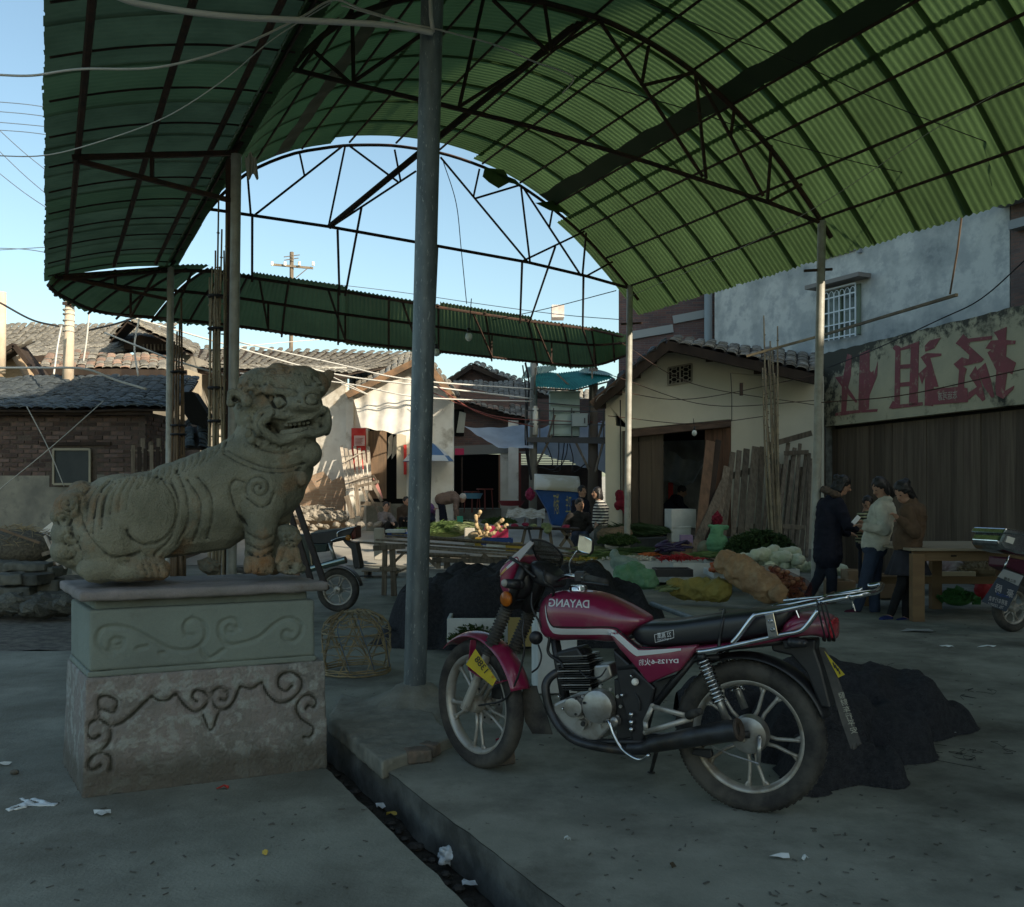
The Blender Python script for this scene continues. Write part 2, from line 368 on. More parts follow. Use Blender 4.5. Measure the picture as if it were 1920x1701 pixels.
def green(name,c,tr=.5):
 m=mat(name,c,.55,c2=tuple(x*.72 for x in c),sc=1.1,c3=(.03,.045,.025),sc3=.8,lo3=.58,hi3=.8,tr=tr,rnd=.12,coord='Generated');return m
gsheet=green('green_fibreglass',(.09,.155,.06),.44)
gdark=mat('old_green_sheet',(.12,.165,.09),.7,c2=(.085,.12,.065),sc=2,tr=.4,rnd=.1)
gsheet2=green('weathered_fibreglass',(.11,.17,.08),.4)
strip=mat('opaque_green_strip',(.045,.07,.04),.7,tr=.12)
cano=thing('market_canopy','arched green corrugated canopy on slim steel columns over the market floor','canopy')
nwv=.076;HOLES=()
def sheet(fn,w0,w1,u0,u1,nu,length,material,parent,name='roof_sheet',dz=0.,ragged=0,rseed=0,amp=.011):
 waves=max(1,round(length/nwv));nv=waves*4;mb=MB();rr=random.Random(rseed)
 off=[(rr.uniform(-ragged,ragged)if ragged else 0)for _ in range(nv+1)]
 for k in range(1,nv):off[k]=off[k]if rr.random()<.25 else off[k-1]
 def g(a,b):
  j=round(b*nv);ww=w0+(w1-w0)*b;u_=u0+(u1-u0)*a
  if ragged and a==1:u_+=off[j]
  p=fn(u_,ww);p.z+=dz+amp*math.cos(j*math.pi/2);return p
 mb.grid(g,nu,nv);keep=[]
 for f in mb.f:
  c_=sum((mb.v[i]for i in f),Vector())/4;px,py=c_.x/max(c_.y,.1)*F+CX,HY-(c_.z-H)/max(c_.y,.1)*F
  if all(math.hypot((px-a)/1.6,py-b_)>r_*(.55+1.1*abs(noise.noise(Vector((px*.21,py*.33,1)))))for a,b_,r_ in HOLES):keep.append(f)
 mb.f=keep;return mb.build(name,material,parent,smooth=True)
bay=5.1;sw=.80/bay;wv=1.0;k=0;random.seed(21)
while wv>-1.75:
 w1=wv;w0=wv-sw*1.12
 tilt=random.uniform(-.004,.004);end=0
 m1=gsheet if k%1==0 else gdark
 e1=w1+(.045 if k==0 else 0)
 for(s0,s1,nn)in((-.01,.333,9),(.325,.648,8),(.64,.861,6),(.855,1.05,5)):
  ww1=w1
  if k==0:ww1=w1+{-.01:.02,.325:-.035,.64:.01,.855:.09}[s0]
  sheet(C,w0,ww1,s0,s1,nn,(ww1-w0)*bay*(1-.25*s0),m1,cano,dz=.04+(k%2)*.006+(.004 if s0 in(.325,.855)else 0),ragged=(.002 if s0>.8 else 0),rseed=k)
 wv-=sw;k+=1
for(s0,s1)in((.788,.819),(.21,.24)):
 mb=MB();mb.grid(lambda a,b:C(s0+(s1-s0)*a+.0015*math.sin(b*70),1.0-2.6*b,.012+.006*math.cos(b*900)),3,120)
 mb.build('lap_strip',strip,cano,smooth=True)
wv=1.07;k=0
while wv>-1.75:
 w1=wv;w0=wv-sw*1.05
 o=sheet(CW,w0,w1,-.16,1.74+random.uniform(-.008,.008),10,(w1-w0)*5.6,gdark if k%4 else gsheet2,cano,dz=.05+(k%2)*.007,ragged=.008,rseed=90+k);wv-=sw;k+=1
def lpath(fn,u_,w0,w1,dz,n=12):return[fn(u_,w0+(w1-w0)*i/n,dz)for i in range(n+1)]
for s in(.005,.08,.165,.27,.37,.47,.565,.66,.745,.82,.885,.945,1.0):
 mb=MB();mb.tube(lpath(C,s,1.0,-1.7,.005),.0175,6);mb.build('purlin',rust,cano)
for t in(1.45,.8,.2):
 mb=MB();mb.tube(lpath(CW,t,1.0,-1.7,.005),.03,6);mb.build('purlin',rust,cano)
wv=1.0
while wv>-1.7:
 mb=MB();mb.tube([CW(-.1+1.8*i/8,wv,.034)for i in range(9)],.010,5);mb.build('batten',rust,cano)
 wv-=sw
def plane_of(w_):
 a=Lw(w_);b=Rw(w_);d=b-a;return Fr(a,math.atan2(d.y,d.x))
def TP(fr,px,py):return fr.W(fr.L(px,py,0))
for w_ in(1.0,0.0,-1.0):
 mb=MB();mb.tube([C(-.0+1.02*i/40,w_,-.045)for i in range(41)],.032 if w_<1 else.026,8);mb.build('arch',rust,cano)
T3=plane_of(1.0);T2=plane_of(0.0)
def web(fr,pairs,r_):
 for a,b,*x in pairs:
  mb=MB();mb.tube([TP(fr,*a),TP(fr,*b)],x[0]if x else r_,6);mb.build('web_bar',rust,cano)
mb=MB();mb.tube([TP(T3,*p)for p in((330,385),(405,394),(616,425),(779,454),(990,492),(1100,518),(1178,540))],.026,6);mb.build('tie_bar',rust,cano)
mb=MB();mb.tube([TP(T2,*p)for p in((450,110),(561,133),(658,157),(830,197),(994,237),(1220,306),(1439,379),(1537,417))],.026,6);mb.build('tie_bar',rust,cano)
web(T3,[((478,403),(645,272)),((561,284),(571,330)),((647,275),(616,425)),((653,272),(746,341)),((740,281),(751,339)),((622,425),(780,321)),((826,295),(990,492)),((899,317),(888,368)),((892,372),(972,348)),((977,352),(994,494)),((983,355),(1090,518)),((1037,388),(1030,427)),((979,490),(1096,434)),((1099,437),(1092,518)),((1099,518),(1150,490)),((462,302),(470,401))],.018)
web(T2,[((583,91),(658,157)),((660,15),(663,155)),((658,157),(790,66)),((906,0),(861,200)),((924,0),(1027,97)),((1021,7),(1034,95)),((1125,40),(1212,170)),((1216,87),(1203,160)),((1207,160),(1300,137)),((1304,139),(1324,335)),((1212,170),(1318,332)),((1308,142),(1431,368)),((1377,204),(1370,255)),((1446,273),(1439,375)),((1439,379),(1508,343)),((561,133),(640,20)),((861,200),(1027,97)),((1032,97),(1125,40))],.022)
mb=MB();mb.tube([TP(T3,618,425),TP(T2,1136,0)],.045,8);mb.build('long_brace',rust,cano)
for(w_,side)in((0.,0),(1.,0),(0.,1),(1.,1),(-1.02,1)):
 b=(Rw if side else Lw)(w_);
 tops={(0.,0):(443,290),(1.,0):(320,500),(0.,1):(1541,415),(1.,1):(1181,536)};bots={(0.,0):(432,1178),(1.,0):(315,1091),(0.,1):(1527,1128),(1.,1):(1175,1075)}
 if(w_,side)in tops:
  p0=P(*bots[(w_,side)],b.y);p1=P(*tops[(w_,side)],b.y)
 else:p0=Vector((b.x,b.y,0));p1=Vector((b.x,b.y,4.85))
 p0.z=-.2;mb=MB();mb.tube([p0,p1],.053,16);c_=mb.build('column',colsteel,cano,autos=True)
 if side and w_>=0:
  q=P(1534,508,b.y)if w_==0 else P(1184,608,b.y)
  mb=MB();mb.bar(q-Vector((.18,.0,0)),q+Vector((.18,.0,.02)),.03,.03);mb.build('cross_arm',rust,cano)
mb=MB();q=Lw(0);mb.bar(P(429,300,q.y),P(424,1178,q.y),.05,.05);mb.build('column_angle',rust,cano)
for w_ in(0.,1.,-1.):
 a=Lw(w_)
 mb=MB();mb.bar(CW(0,w_,-.06),CW(1.5,w_,-.02),.05,.05);mb.build('bracket',rust,cano)
 mb=MB();mb.bar(a+VD*.02+Vector((0,0,4.38)),CW(1.45,w_,-.06),.045,.045);mb.build('bracket_brace',rust,cano)
 mb=MB();mb.bar(CW(.78,w_,-.06),CW(.78,w_,-.06)-Vector((0,0,.28)),.035,.035);mb.build('bracket_strut',rust,cano)
near=[(120,521,4.57),(215,512,4.7),(319,503,4.85),(400,503,4.92),(475,515,4.95),(640,540,4.95),(820,570,4.95),(980,595,4.95),(1100,612,4.95),(1172,630,4.95)]
farp=[(88,535,4.45),(110,558,4.4),(180,590,4.35),(300,603,4.3),(440,617,4.3),(640,645,4.3),(820,664,4.3),(1000,683,4.3),(1110,690,4.3),(1176,668,4.45)]
def PZ2(px,py,z):return P(px,py,(z-H)*F/(HY-py))
NP=spline([PZ2(*p)for p in near],12);FP=spline([PZ2(*p)for p in farp],12)
def FW(a,b,dz=0.):
 i=b*(len(NP)-1);k=min(int(i),len(NP)-2);t=i-k
 n_=NP[k].lerp(NP[k+1],t);f_=FP[k].lerp(FP[k+1],t);p=n_.lerp(f_,a);p.z+=.10*math.sin(a*math.pi)+dz;return p
fwt=thing('rear_canopy','narrow green corrugated awning strip running behind the arch, curved at its left end','awning')
segs=[(0,.2),(.2,.32),(.32,.445),(.445,.56),(.56,.67),(.67,.79),(.79,.9),(.9,1.)]
for k,(b0,b1)in enumerate(segs):
 ln=sum((FW(.5,b0+(b1-b0)*(i+1)/10)-FW(.5,b0+(b1-b0)*i/10)).length for i in range(10));nv=round(ln/.09)*4
 mb=MB();dzk=.03*(k%2);ra=random.uniform(-.03,.02)
 mb.grid(lambda a,b:FW(ra+(1-ra)*a,b0+(b1-b0)*b*1.01,dzk+.014*math.cos(round(b*nv)*math.pi/2)),8,nv)
 mb.build('roof_sheet',(gsheet2 if k<7 else gsheet),fwt,smooth=True)
for a in(.04,.5,.93):
 mb=MB();mb.tube([FW(a,i/60,-.03)for i in range(61)],.028,6);mb.build('purlin',rust,fwt)
for i in range(17):
 b=.03+i*.058;mb=MB();mb.tube([FW(a/6,b,-.02)for a in range(7)],.02,6);mb.build('rafter',rust,fwt)
def FWp(px,py):
 return min((FW(.03,i/300)for i in range(301)),key=lambda q:abs((q.x/q.y*F+CX)-px))
for(a,px)in(((473,401),473),((678,388),649),((633,432),636),((1041,463),992),((979,492),975),((1094,518),1092),((820,461),815)):
 mb=MB();mb.tube([TP(T3,*a),FWp(px,0)+Vector((0,0,-.1))],.02,6);mb.build('hanger',rust,fwt)
for i in range(9):
 b=.22+i*.085;mb=MB();q=FW(.5,b,-.5);mb.bar(FW(.5,b,-.03),q,.03,.03);mb.bar(q,FW(.93,b+.02,-.03),.03,.03);mb.bar(q,FW(.04,b-.02,-.03),.03,.03);mb.build('strut',rust,fwt)
mb=MB();pp=[(909,318),(945,322),(960,347),(978,352),(966,340),(935,357),(917,346),(905,335)]
mb.prism([TP(T3,*p)+Vector((0,-.1,0))for p in pp],(0,.006,.003));mb.build('torn_sheet',gsheet2,cano)
mb=MB();pp=[(1003,384),(1040,380),(1075,398),(1070,405),(1030,398)]
mb.prism([TP(T3,*p)+Vector((0,-.1,.0))for p in pp],(0,.006,.003));mb.build('torn_sheet',gsheet,cano)
rag=mat('pale_rag',(.5,.47,.4),.9,tr=.4)
mb=MB()
mb.grid(lambda u,v:P(458+22*u+5*v,290+42*v+6*math.sin(u*9),9.75+.05*math.sin(u*12+v*3)),14,8)
o=mb.build('torn_rag',rag,smooth=True);tag(o,'torn pale plastic rag caught on top of the left canopy column','rag')
pt=P(812,-60,pb.y);pt=pb+(pt-pb)*1.25
ptl=thing('galvanized_pole','tall thick galvanized pole rising through the middle of the view on a cement footing','pole',pb)
mb=MB();mb.tube([pb+Vector((0,0,.02))-pb,pt-pb],[.0735,.0735],32);mb.build('shaft',galv,ptl,autos=True)
q0=P(797,0,pb.y-.1);q1=P(812,62,pb.y-.1)
pth=spline([P(150,-45,5.4),P(230,-2,5.5),P(300,14,5.6),P(420,30,5.7),P(560,38,5.85),P(700,45,6.0),P(770,54,6.08),P(812,62,6.12)],6)
mb=MB();mb.tube(pth,.0185,10);mb.tube([P(805,-60,6.13),P(808,30,6.14),P(812,60,6.13)],.013,8)
tag(mb.build('plastic_conduit',pvc,smooth=True),'grey plastic conduit pipe sagging from the tall pole to the upper left','pipe')
# ================================================================ buildings
tilem=mat('grey_roof_tile',(.085,.10,.105),.9,c2=(.05,.06,.065),sc=5,c3=(.16,.17,.16),sc3=9,lo3=.6,hi3=.75,rnd=.4,bump=.3)
tilew=mat('weathered_roof_tile',(.27,.25,.21),.92,c2=(.14,.13,.11),sc=6,c3=(.38,.36,.3),sc3=9,lo3=.6,hi3=.75,rnd=.4,bump=.3)
tiler=mat('red_roof_tile',(.32,.21,.155),.92,c2=(.24,.17,.13),sc=9,rnd=.25)
woodd=mat('dark_wood',(.05,.035,.025),.85,c2=(.028,.02,.016),sc=3,stretch=(1,1,.15),bump=.3)
boardm=mat('brown_board',(.13,.10,.07),.85,c2=(.085,.062,.045),sc=5,c3=(.14,.11,.08),sc3=3,lo3=.55,hi3=.8,stretch=(3,3,.16),bump=.3,rnd=.25)
greyw=mat('grey_wood',(.215,.175,.13),.9,c2=(.12,.095,.07),sc=9,stretch=(3,3,.3),bump=.4,rnd=.3)
palew=mat('sunbleached_wood',(.5,.44,.36),.9,c2=(.32,.27,.22),sc=9,stretch=(3,3,.3),bump=.3,rnd=.2)
plaster=mat('cream_plaster',(.68,.64,.51),.93,c2=(.62,.58,.46),sc=1.2,c3=(.48,.44,.34),sc3=.7,lo3=.58,hi3=.78,bump=.25,bsc=12)
whitep=mat('white_plaster',(.84,.80,.71),.93,c2=(.74,.69,.6),sc=2.5,c3=(.42,.36,.27),sc3=1.4,lo3=.56,hi3=.7,bump=.3,bsc=12)
mossp=mat('mouldy_plaster',(.58,.58,.54),.93,c2=(.25,.27,.27),sc=.8,lo=.46,hi=.64,c3=(.40,.41,.40),sc3=2.6,lo3=.48,hi3=.6,bump=.6,bsc=9,grain=.08)
mortar=mat('mortar',(.12,.095,.075),.95,c2=(.08,.065,.055),sc=20,bump=.6)
brick1=mat('old_brick',(.15,.095,.075),.93,c2=(.10,.075,.068),sc=11,rnd=.45,bump=.5,bsc=25)
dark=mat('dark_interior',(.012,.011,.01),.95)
def brickmat(name,c1,c2,cm,scale=1.,bw=.24,bh=.065):
 m=bpy.data.materials.new(name);m.use_nodes=True;N=m.node_tree.nodes;Lk=m.node_tree.links;b=N['Principled BSDF'];b.inputs['Roughness'].default_value=.93
 tc=N.new('ShaderNodeTexCoord');sp=N.new('ShaderNodeSeparateXYZ');cb=N.new('ShaderNodeCombineXYZ');Lk.new(tc.outputs['Object'],sp.inputs[0])
 ad=N.new('ShaderNodeMath');Lk.new(sp.outputs[0],ad.inputs[0]);Lk.new(sp.outputs[1],ad.inputs[1]);Lk.new(ad.outputs[0],cb.inputs[0]);Lk.new(sp.outputs[2],cb.inputs[1])
 t=N.new('ShaderNodeTexBrick');t.inputs['Scale'].default_value=1;t.inputs['Brick Width'].default_value=bw;t.inputs['Row Height'].default_value=bh;t.inputs['Mortar Size'].default_value=.006
 t.inputs['Color1'].default_value=(*c1,1);t.inputs['Color2'].default_value=(*c2,1);t.inputs['Mortar'].default_value=(*cm,1);Lk.new(cb.outputs[0],t.inputs[0])
 nz=N.new('ShaderNodeTexNoise');nz.inputs['Scale'].default_value=1.5;nz.inputs['Detail'].default_value=8;Lk.new(tc.outputs['Object'],nz.inputs[0])
 mx=N.new('ShaderNodeMix');mx.data_type='RGBA';mx.blend_type='MULTIPLY';mx.inputs[0].default_value=.6;Lk.new(t.outputs[0],mx.inputs[6]);Lk.new(nz.outputs[0],mx.inputs[7]);
 hs=N.new('ShaderNodeHueSaturation');hs.inputs['Value'].default_value=1.5;Lk.new(mx.outputs[2],hs.inputs['Color']);Lk.new(hs.outputs[0],b.inputs['Base Color'])
 bp=N.new('ShaderNodeBump');bp.inputs['Distance'].default_value=.01;Lk.new(t.outputs[1],bp.inputs['Height']);bp.invert=True;Lk.new(bp.outputs[0],b.inputs['Normal']);return m
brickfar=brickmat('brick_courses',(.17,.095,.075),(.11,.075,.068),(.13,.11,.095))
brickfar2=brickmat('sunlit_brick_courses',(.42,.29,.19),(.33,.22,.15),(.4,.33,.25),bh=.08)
mudb=mat('mud_brick',(.42,.31,.2),.95,c2=(.33,.24,.15),sc=7,stretch=(1,1,4),bump=.8,bsc=14)
def wall(parent,name,material,pts,th,off,**k):
 mb=MB();mb.prism(pts,th);return mb.build(name,material,parent,off=off,**k)
def tile_mesh(name,w_,l_,m,convex=True):
 mb=MB();n=5;h=w_*.17;vs=[]
 for y in(0,l_):
  for k in range(n):
   a=math.pi*(k/(n-1));vs.append(Vector((-math.cos(a)*w_/2*(1 if y==0 else.9),y,(math.sin(a)if convex else-math.sin(a))*h+(.012 if y==0 else 0))))
 top_=vs+[v-Vector((0,0,.014))for v in vs];q=2*n;fs=[]
 for k in range(n-1):fs+=[(k,k+1,n+k+1,n+k),(q+k,q+n+k,q+n+k+1,q+k+1),(k,q+k,q+k+1,k+1)]
 mb.add(top_,fs);return mb.mesh(name,m)
def tiled(parent,a,b,c,d,m,off,w_=.2,row=.2,lim=300,sag=.0,mred=None,seed=1,base=woodd):
 """a,b eave left/right; c,d ridge left/right"""
 rr=random.Random(seed);a,b,c,d=map(Vector,(a,b,c,d));off=Vector(off)
 ex=(b-a).length;nc=max(1,int(ex/w_));ls=((c-a).length+(d-b).length)/2;nr=max(1,int(ls/row))
 tm=tile_mesh('tile',w_*.98,row*1.45,m);tm2=tile_mesh('tile',w_*.98,row*1.45,mred)if mred else None
 def S(u,v):
  p=(a.lerp(b,u)).lerp(c.lerp(d,u),v);p.z-=sag*math.sin(v*math.pi)+.05*noise.noise(Vector((u*5,v*3,seed)));return p
 mb=MB();mb.grid(lambda u,v:S(u,v)-Vector((0,0,.035))-off,max(2,nc//4),6)
 mb.build('roof_deck',base,parent,solid=.03)
 st=MB();cnt=0;order=[]
 for r in range(nr+1):
  for k in range(nc):
   u=(k+.5)/nc;v=min(r/nr,.985);order.append((r,k,u,v))
 for(r,k,u,v)in order:
  p=S(u,v);ax=(S(min(u+.02,1),v)-S(max(u-.02,0),v)).normalized();ay=(S(u,min(v+.05,1))-S(u,max(v-.05,0))).normalized();az=ax.cross(ay).normalized();ax=ay.cross(az)
  jr=rr.uniform(-.09,.09);M=Matrix((ax,ay,az)).transposed()@Matrix.Rotation(jr,3,'Z')@Matrix.Rotation(rr.uniform(-.05,.07),3,'X')
  p=p+az*(.012+rr.uniform(0,.012))-off+ax*rr.uniform(-.012,.012)+ay*rr.uniform(-.03,.03)
  if r==0:p-=ay*.05
  if cnt<lim and not(lim<len(order)and lim<260 and rr.random()<.0):
   me=tm2 if(mred and rr.random()<.3)else tm
   o=bpy.data.objects.new('tile',me);link(o,parent);o.matrix_local=Matrix.Translation(p)@M.to_4x4();cnt+=1
  else:
   st.add([M@v_.co+p for v_ in tm.vertices],[tuple(f.vertices)for f in tm.polygons])
 if st.v:tag(st.build('tile_field',m,parent),kind='stuff')
 return S
def bricks(parent,p0,ex,up,W_,Hh,off,m,bw=.235,bh=.062,gap=.012,lim=300,skip=None,nrm=None,seed=2,proud=.012):
 rr=random.Random(seed);mb=MB();mb.box((0,0,0),(bw,.06,bh));me=mb.mesh('brick',m);cnt=0;st=MB()
 ex=Vector(ex).normalized();p0=Vector(p0);n_=nrm;M=Matrix((ex,-n_,Vector((0,0,1)))).transposed()
 rows=int(Hh/(bh+gap));cols=int(W_/(bw+gap))+1;L_=[]
 for r in range(rows):
  for c_ in range(cols):
   x=(c_+(.5 if r%2 else 0)+rr.uniform(-.05,.05))*(bw+gap)+bw/2;z=r*(bh+gap)+bh/2
   if x+bw/2>W_+.1 or(skip and skip(x,z)):continue
   if rr.random()<.015:continue
   L_.append((x,z))
 rr.shuffle(L_)
 for(x,z)in L_:
  p=p0+ex*x+Vector((0,0,z))+n_*(proud-.03+rr.uniform(-.008,.012))-Vector(off)
  Mr=M@Matrix.Rotation(rr.uniform(-.02,.02),3,'Y')@Matrix.Diagonal((rr.uniform(.9,1.03),1,rr.uniform(.85,1.05)))
  if cnt<lim:o=bpy.data.objects.new('brick',me);link(o,parent);o.matrix_local=Matrix.Translation(p)@Mr.to_4x4();cnt+=1
  else:st.add([Mr@v_.co+p for v_ in me.vertices],[tuple(f.vertices)for f in me.polygons])
 if st.v:tag(st.build('brick_field',m,parent),kind='stuff')
Y_=Vector((0,1,0))
O=Vector((-8,17,0));sh=thing('brick_shed','low red brick shed with grey tiled roof and small dark window behind the stone lion','shed',O)
xl=-12.4;xr=P(272,770,17).x;zt=P(0,772,17).z;zp=P(0,892,17).z
wall(sh,'wall',mortar,[(xl,17,-.2),(xr,17,-.2),(xr,17,zt),(xl,17,zt)],(0,3,0),O)
wx0,wx1,wz0,wz1=P(104,0,17).x,P(172,0,17).x,P(0,908,17).z,P(0,843,17).z
def skw(x,z):
 X=xl+x;Z=zp+z
 return(X>wx0-.1 and X<wx1+.1 and Z<wz1+.05)
bricks(sh,(xl+2.9,17,zp),(1,0,0),None,xr-xl-2.9,zt-zp,O,brick1,skip=lambda x,z:skw(x+2.9,z),nrm=Vector((0,-1,0)),lim=300,gap=.018)
bricks(sh,(xr,17.0,1.0),(0,1,0),None,2.2,zt-1.0,O,brick1,nrm=Vector((1,0,0)),lim=90,seed=6,gap=.018)
mb=MB();plw_=[(xl,16.985,-.1),(xr,16.985,-.1),(xr,16.985,zp),(wx1+.1,16.985,zp+.02),(wx1+.1,16.985,wz0-.05),(wx0-.1,16.985,wz0-.05),(wx0-.1,16.985,zp),(xl,16.985,zp)]
mb.prism(plw_,(0,.012,0));mb.build('plaster_base',mat('shed_plaster',(.30,.285,.225),.95,c2=(.17,.165,.14),sc=1.5,c3=(.10,.10,.09),sc3=2.2,lo3=.56,hi3=.7,bump=.4),sh,off=O)
mb=MB();mb.box(((wx0+wx1)/2,16.95,(wz0+wz1)/2),(wx1-wx0,.02,wz1-wz0));wp=mb.build('window',mat('window_dark_screen',(.03,.038,.038),.5,c2=(.045,.052,.05),sc=3),sh,off=O)
mb=MB()
for a,b in(((wx0,wz0),(wx1,wz0)),((wx0,wz1),(wx1,wz1)),((wx0,wz0),(wx0,wz1)),((wx1,wz0),(wx1,wz1))):mb.bar((a[0],16.93,a[1]),(b[0],16.93,b[1]),.035,.04)
mb.build('window_frame',mat('window_wood',(.33,.30,.22),.8),wp,off=O)
mb=MB();mb.bar((wx0-.25,16.97,wz1+.1),(wx1+.35,16.97,wz1+.1),.04,.06);mb.build('lintel',woodd,sh,off=O)
mb=MB();mb.bar((xl,16.8,zt-.03),(xr+.2,16.8,zt-.03),.08,.09);mb.build('eave_board',woodd,sh,off=O)
tiled(sh,(xl,16.65,zt+.02),(P(325,0,16.65).x,16.65,zt+.02),(xl,19.9,P(0,712,19.9).z),(P(372,0,19.9).x,19.9,P(0,712,19.9).z),tilem,O,w_=.2,row=.17,seed=3,sag=.06,lim=300)
O=Vector((-9,25,0));hb=thing('tiled_house','long old house with sunlit weathered tile roof rising behind the brick shed','house',O)
ze=P(0,662,24).z;zr=P(0,612,28).z
wall(hb,'wall',mat('grey_wall',(.25,.23,.19),.93,c2=(.18,.16,.13),sc=2),[(-18,24.3,0),(P(350,0,24).x,24.3,0),(P(350,0,24).x,24.3,ze),(-18,24.3,ze)],(0,4,0),O)
tiled(hb,(-15,24,ze-.25),(P(232,0,24).x,24,ze),(-16,28,zr),(P(330,0,28).x,28,zr),tilew,O,w_=.175,row=.18,seed=4,sag=.1,lim=300)
mb=MB();mb.bar((-15,23.9,ze-.3),(P(232,0,24).x,23.9,ze-.08),.1,.16);mb.build('eave_board',woodd,hb,off=O)
zg=P(0,628,24).z
mb=MB();mb.prism([P(232,655,23.9),P(318,655,23.9),P(318,640,23.9),P(262,628,23.9),P(232,645,23.9)],(0,1.2,0));mb.build('gable',woodd,hb,off=O)
for i in range(7):
 mb=MB();x=P(268+i*7,0,23.8).x;mb.bar((x,23.84,P(0,657,23.8).z),(x,23.84,P(0,645,23.8).z),.03,.03);mb.build('grille_bar',greyw,hb,off=O)
tiled(hb,P(205,640,23.4),P(238,602,23.2),P(225,637,26.5),P(262,603,26.5),tilew,O,w_=.2,row=.2,seed=14,lim=60)
tiled(hb,P(238,601,23.2),P(362,665,22.6),P(262,603,26.5),P(372,648,26.5),tilew,O,w_=.2,row=.2,seed=15,lim=80)
O=Vector((-8,22,0));h2=thing('lean_to_roof','lower lean-to roof edged with broken red tiles between the shed and the long house','roof',O)
tiled(h2,P(75,690,21.6),P(345,693,21.6),P(88,664,23),P(345,672,23),tilew,O,w_=.2,row=.2,mred=tiler,seed=5,lim=250)
wall(h2,'wall',mat('tan_wall',(.40,.34,.25),.93,c2=(.3,.25,.18),sc=2),[P(80,735,22),P(352,735,22),P(352,692,22),P(80,690,22)],(0,1,0),O)
mb=MB();mb.bar(P(72,697,21.5),P(350,700,21.5),.08,.14);mb.build('eave_board',woodd,h2,off=O)
O=P(20,700,20.8);O.z=0;h3=thing('mud_brick_gable','small mud brick gable with plank roof edge poking up at the far left','house',O)
wall(h3,'wall',mudb,[P(-90,760,21),P(52,760,21),P(48,712,21),P(18,664,21),P(-90,720,21)],(0,2.5,0),O)
mb=MB();mb.bar(P(36,650,20.7),P(80,706,20.7),.5,.09);mb.bar(P(36,650,20.7),P(-90,720,20.7),.5,.09);mb.build('barge_board',woodd,h3,off=O)
tiled(h3,P(-100,715,20.5),P(-95,700,23),P(36,648,20.5),P(38,645,23),tilew,O,w_=.25,row=.25,seed=33,lim=90)
O=P(650,960,26);O.z=gz(26);wh=thing('white_house','sunlit white plastered house with tiled gable roof and cloth hung over its doorway','house',O)
yw=25.5;base=gz(26)-.3
def q(px,py,y=yw):return P(px,py,y)
brickw=brickfar2
LW=[q(345,1000,27),q(648,1000),q(648,700),q(345,690,27)]
wall(wh,'side_wall',whitep,[(LW[0].x,27,base),(LW[1].x,yw,base),(LW[1].x,yw,P(0,688,yw).z),(LW[0].x,27,P(0,686,27).z)],(0,.3,0),O)
mb=MB();
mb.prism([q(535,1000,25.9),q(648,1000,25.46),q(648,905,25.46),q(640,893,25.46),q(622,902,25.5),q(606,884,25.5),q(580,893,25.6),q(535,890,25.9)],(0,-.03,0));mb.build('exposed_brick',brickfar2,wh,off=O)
X=lambda px:P(px,0,yw).x
Z=lambda py:P(0,py,yw).z
def fr(pts,name,m,th=.3,y=yw):wall(wh,name,m,[(X(a),y,Z(b))for a,b in pts],(0,th,0),O)
fr([(648,1000),(690,1000),(690,800),(648,735)],'front_wall',whitep)
fr([(762,1000),(850,1000),(850,800),(762,800)],'front_wall',whitep)
fr([(648,738),(690,800),(762,800),(850,800),(850,752),(792,672)],'gable_wall',whitep,.28,yw+.004)
fr([(690,945),(762,945),(762,1000),(690,1000)],'threshold',concrete,.6,yw-.3)
fr([(650,1000),(650,735),(664,727),(664,1000)],'pilaster',whitep,.12,yw-.12)
fr([(744,935),(744,800),(762,800),(762,935)],'door_frame',mat('beige_post',(.5,.45,.35),.9),.1,yw-.03)
fr([(690,808),(724,808),(724,935),(690,935)],'door_leaf',mat('door_brown',(.2,.13,.08),.85,c2=(.13,.09,.06),sc=6,stretch=(3,3,.3)),.05,yw+.05)
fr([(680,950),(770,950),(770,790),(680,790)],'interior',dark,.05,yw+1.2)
tiled(wh,(P(338,0,24.8).x,24.8,P(0,690,24.8).z),q(655,700,24.8),(P(345,0,29).x,29,P(0,652,29).z),P(790,664,29),tilew,O,w_=.165,row=.17,seed=7,sag=.08,lim=240)
tiled(wh,q(655,742,24.9),q(790,670,24.8),P(655,700,28.8),P(795,655,28.8),tilew,O,w_=.165,row=.17,seed=8,lim=30)
tiled(wh,q(790,668,24.8),q(850,748,24.8),P(795,660,28),P(862,742,28),tilew,O,w_=.165,row=.17,seed=9,lim=30)
mb=MB();mb.bar(q(650,742,24.7),q(792,672,24.7),.1,.16);mb.bar(q(792,670,24.7),q(852,750,24.7),.1,.16);mb.build('barge_board',mat('orange_board',(.26,.15,.08),.9,c2=(.12,.08,.05),sc=3),wh,off=O)
mb=MB();mb.bar((P(338,0,24.8).x,24.9,P(0,697,24.8).z),q(655,706,24.8),.08,.12);mb.build('eave_board',woodd,wh,off=O)
def cloth(name,corners,m,label,cat,amp=.04,nu=24,nv=16,sag=0.,parent=None,seed=0,off=None,fold=6):
 a,b,c,d=[Vector(x)for x in corners]
 nrm=(b-a).cross(d-a).normalized()
 def g(u,v):
  p=a.lerp(b,u).lerp(d.lerp(c,u),v);p+=nrm*amp*(math.sin(u*fold*3+v*2+seed)+noise.noise(Vector((u*4,v*4,seed)))*1.5)
  p.z-=sag*math.sin(u*math.pi)*math.sin(v*math.pi)+sag*.6*math.sin(u*math.pi)*(1-v);return p
 mb=MB();mb.grid(g,nu,nv);o=mb.build(name,m,parent,smooth=True,off=off);
 if label:tag(o,label,cat)
 return o
clw=mat('white_cloth',(.78,.74,.66),.85,c2=(.66,.62,.55),sc=4,tr=.25)
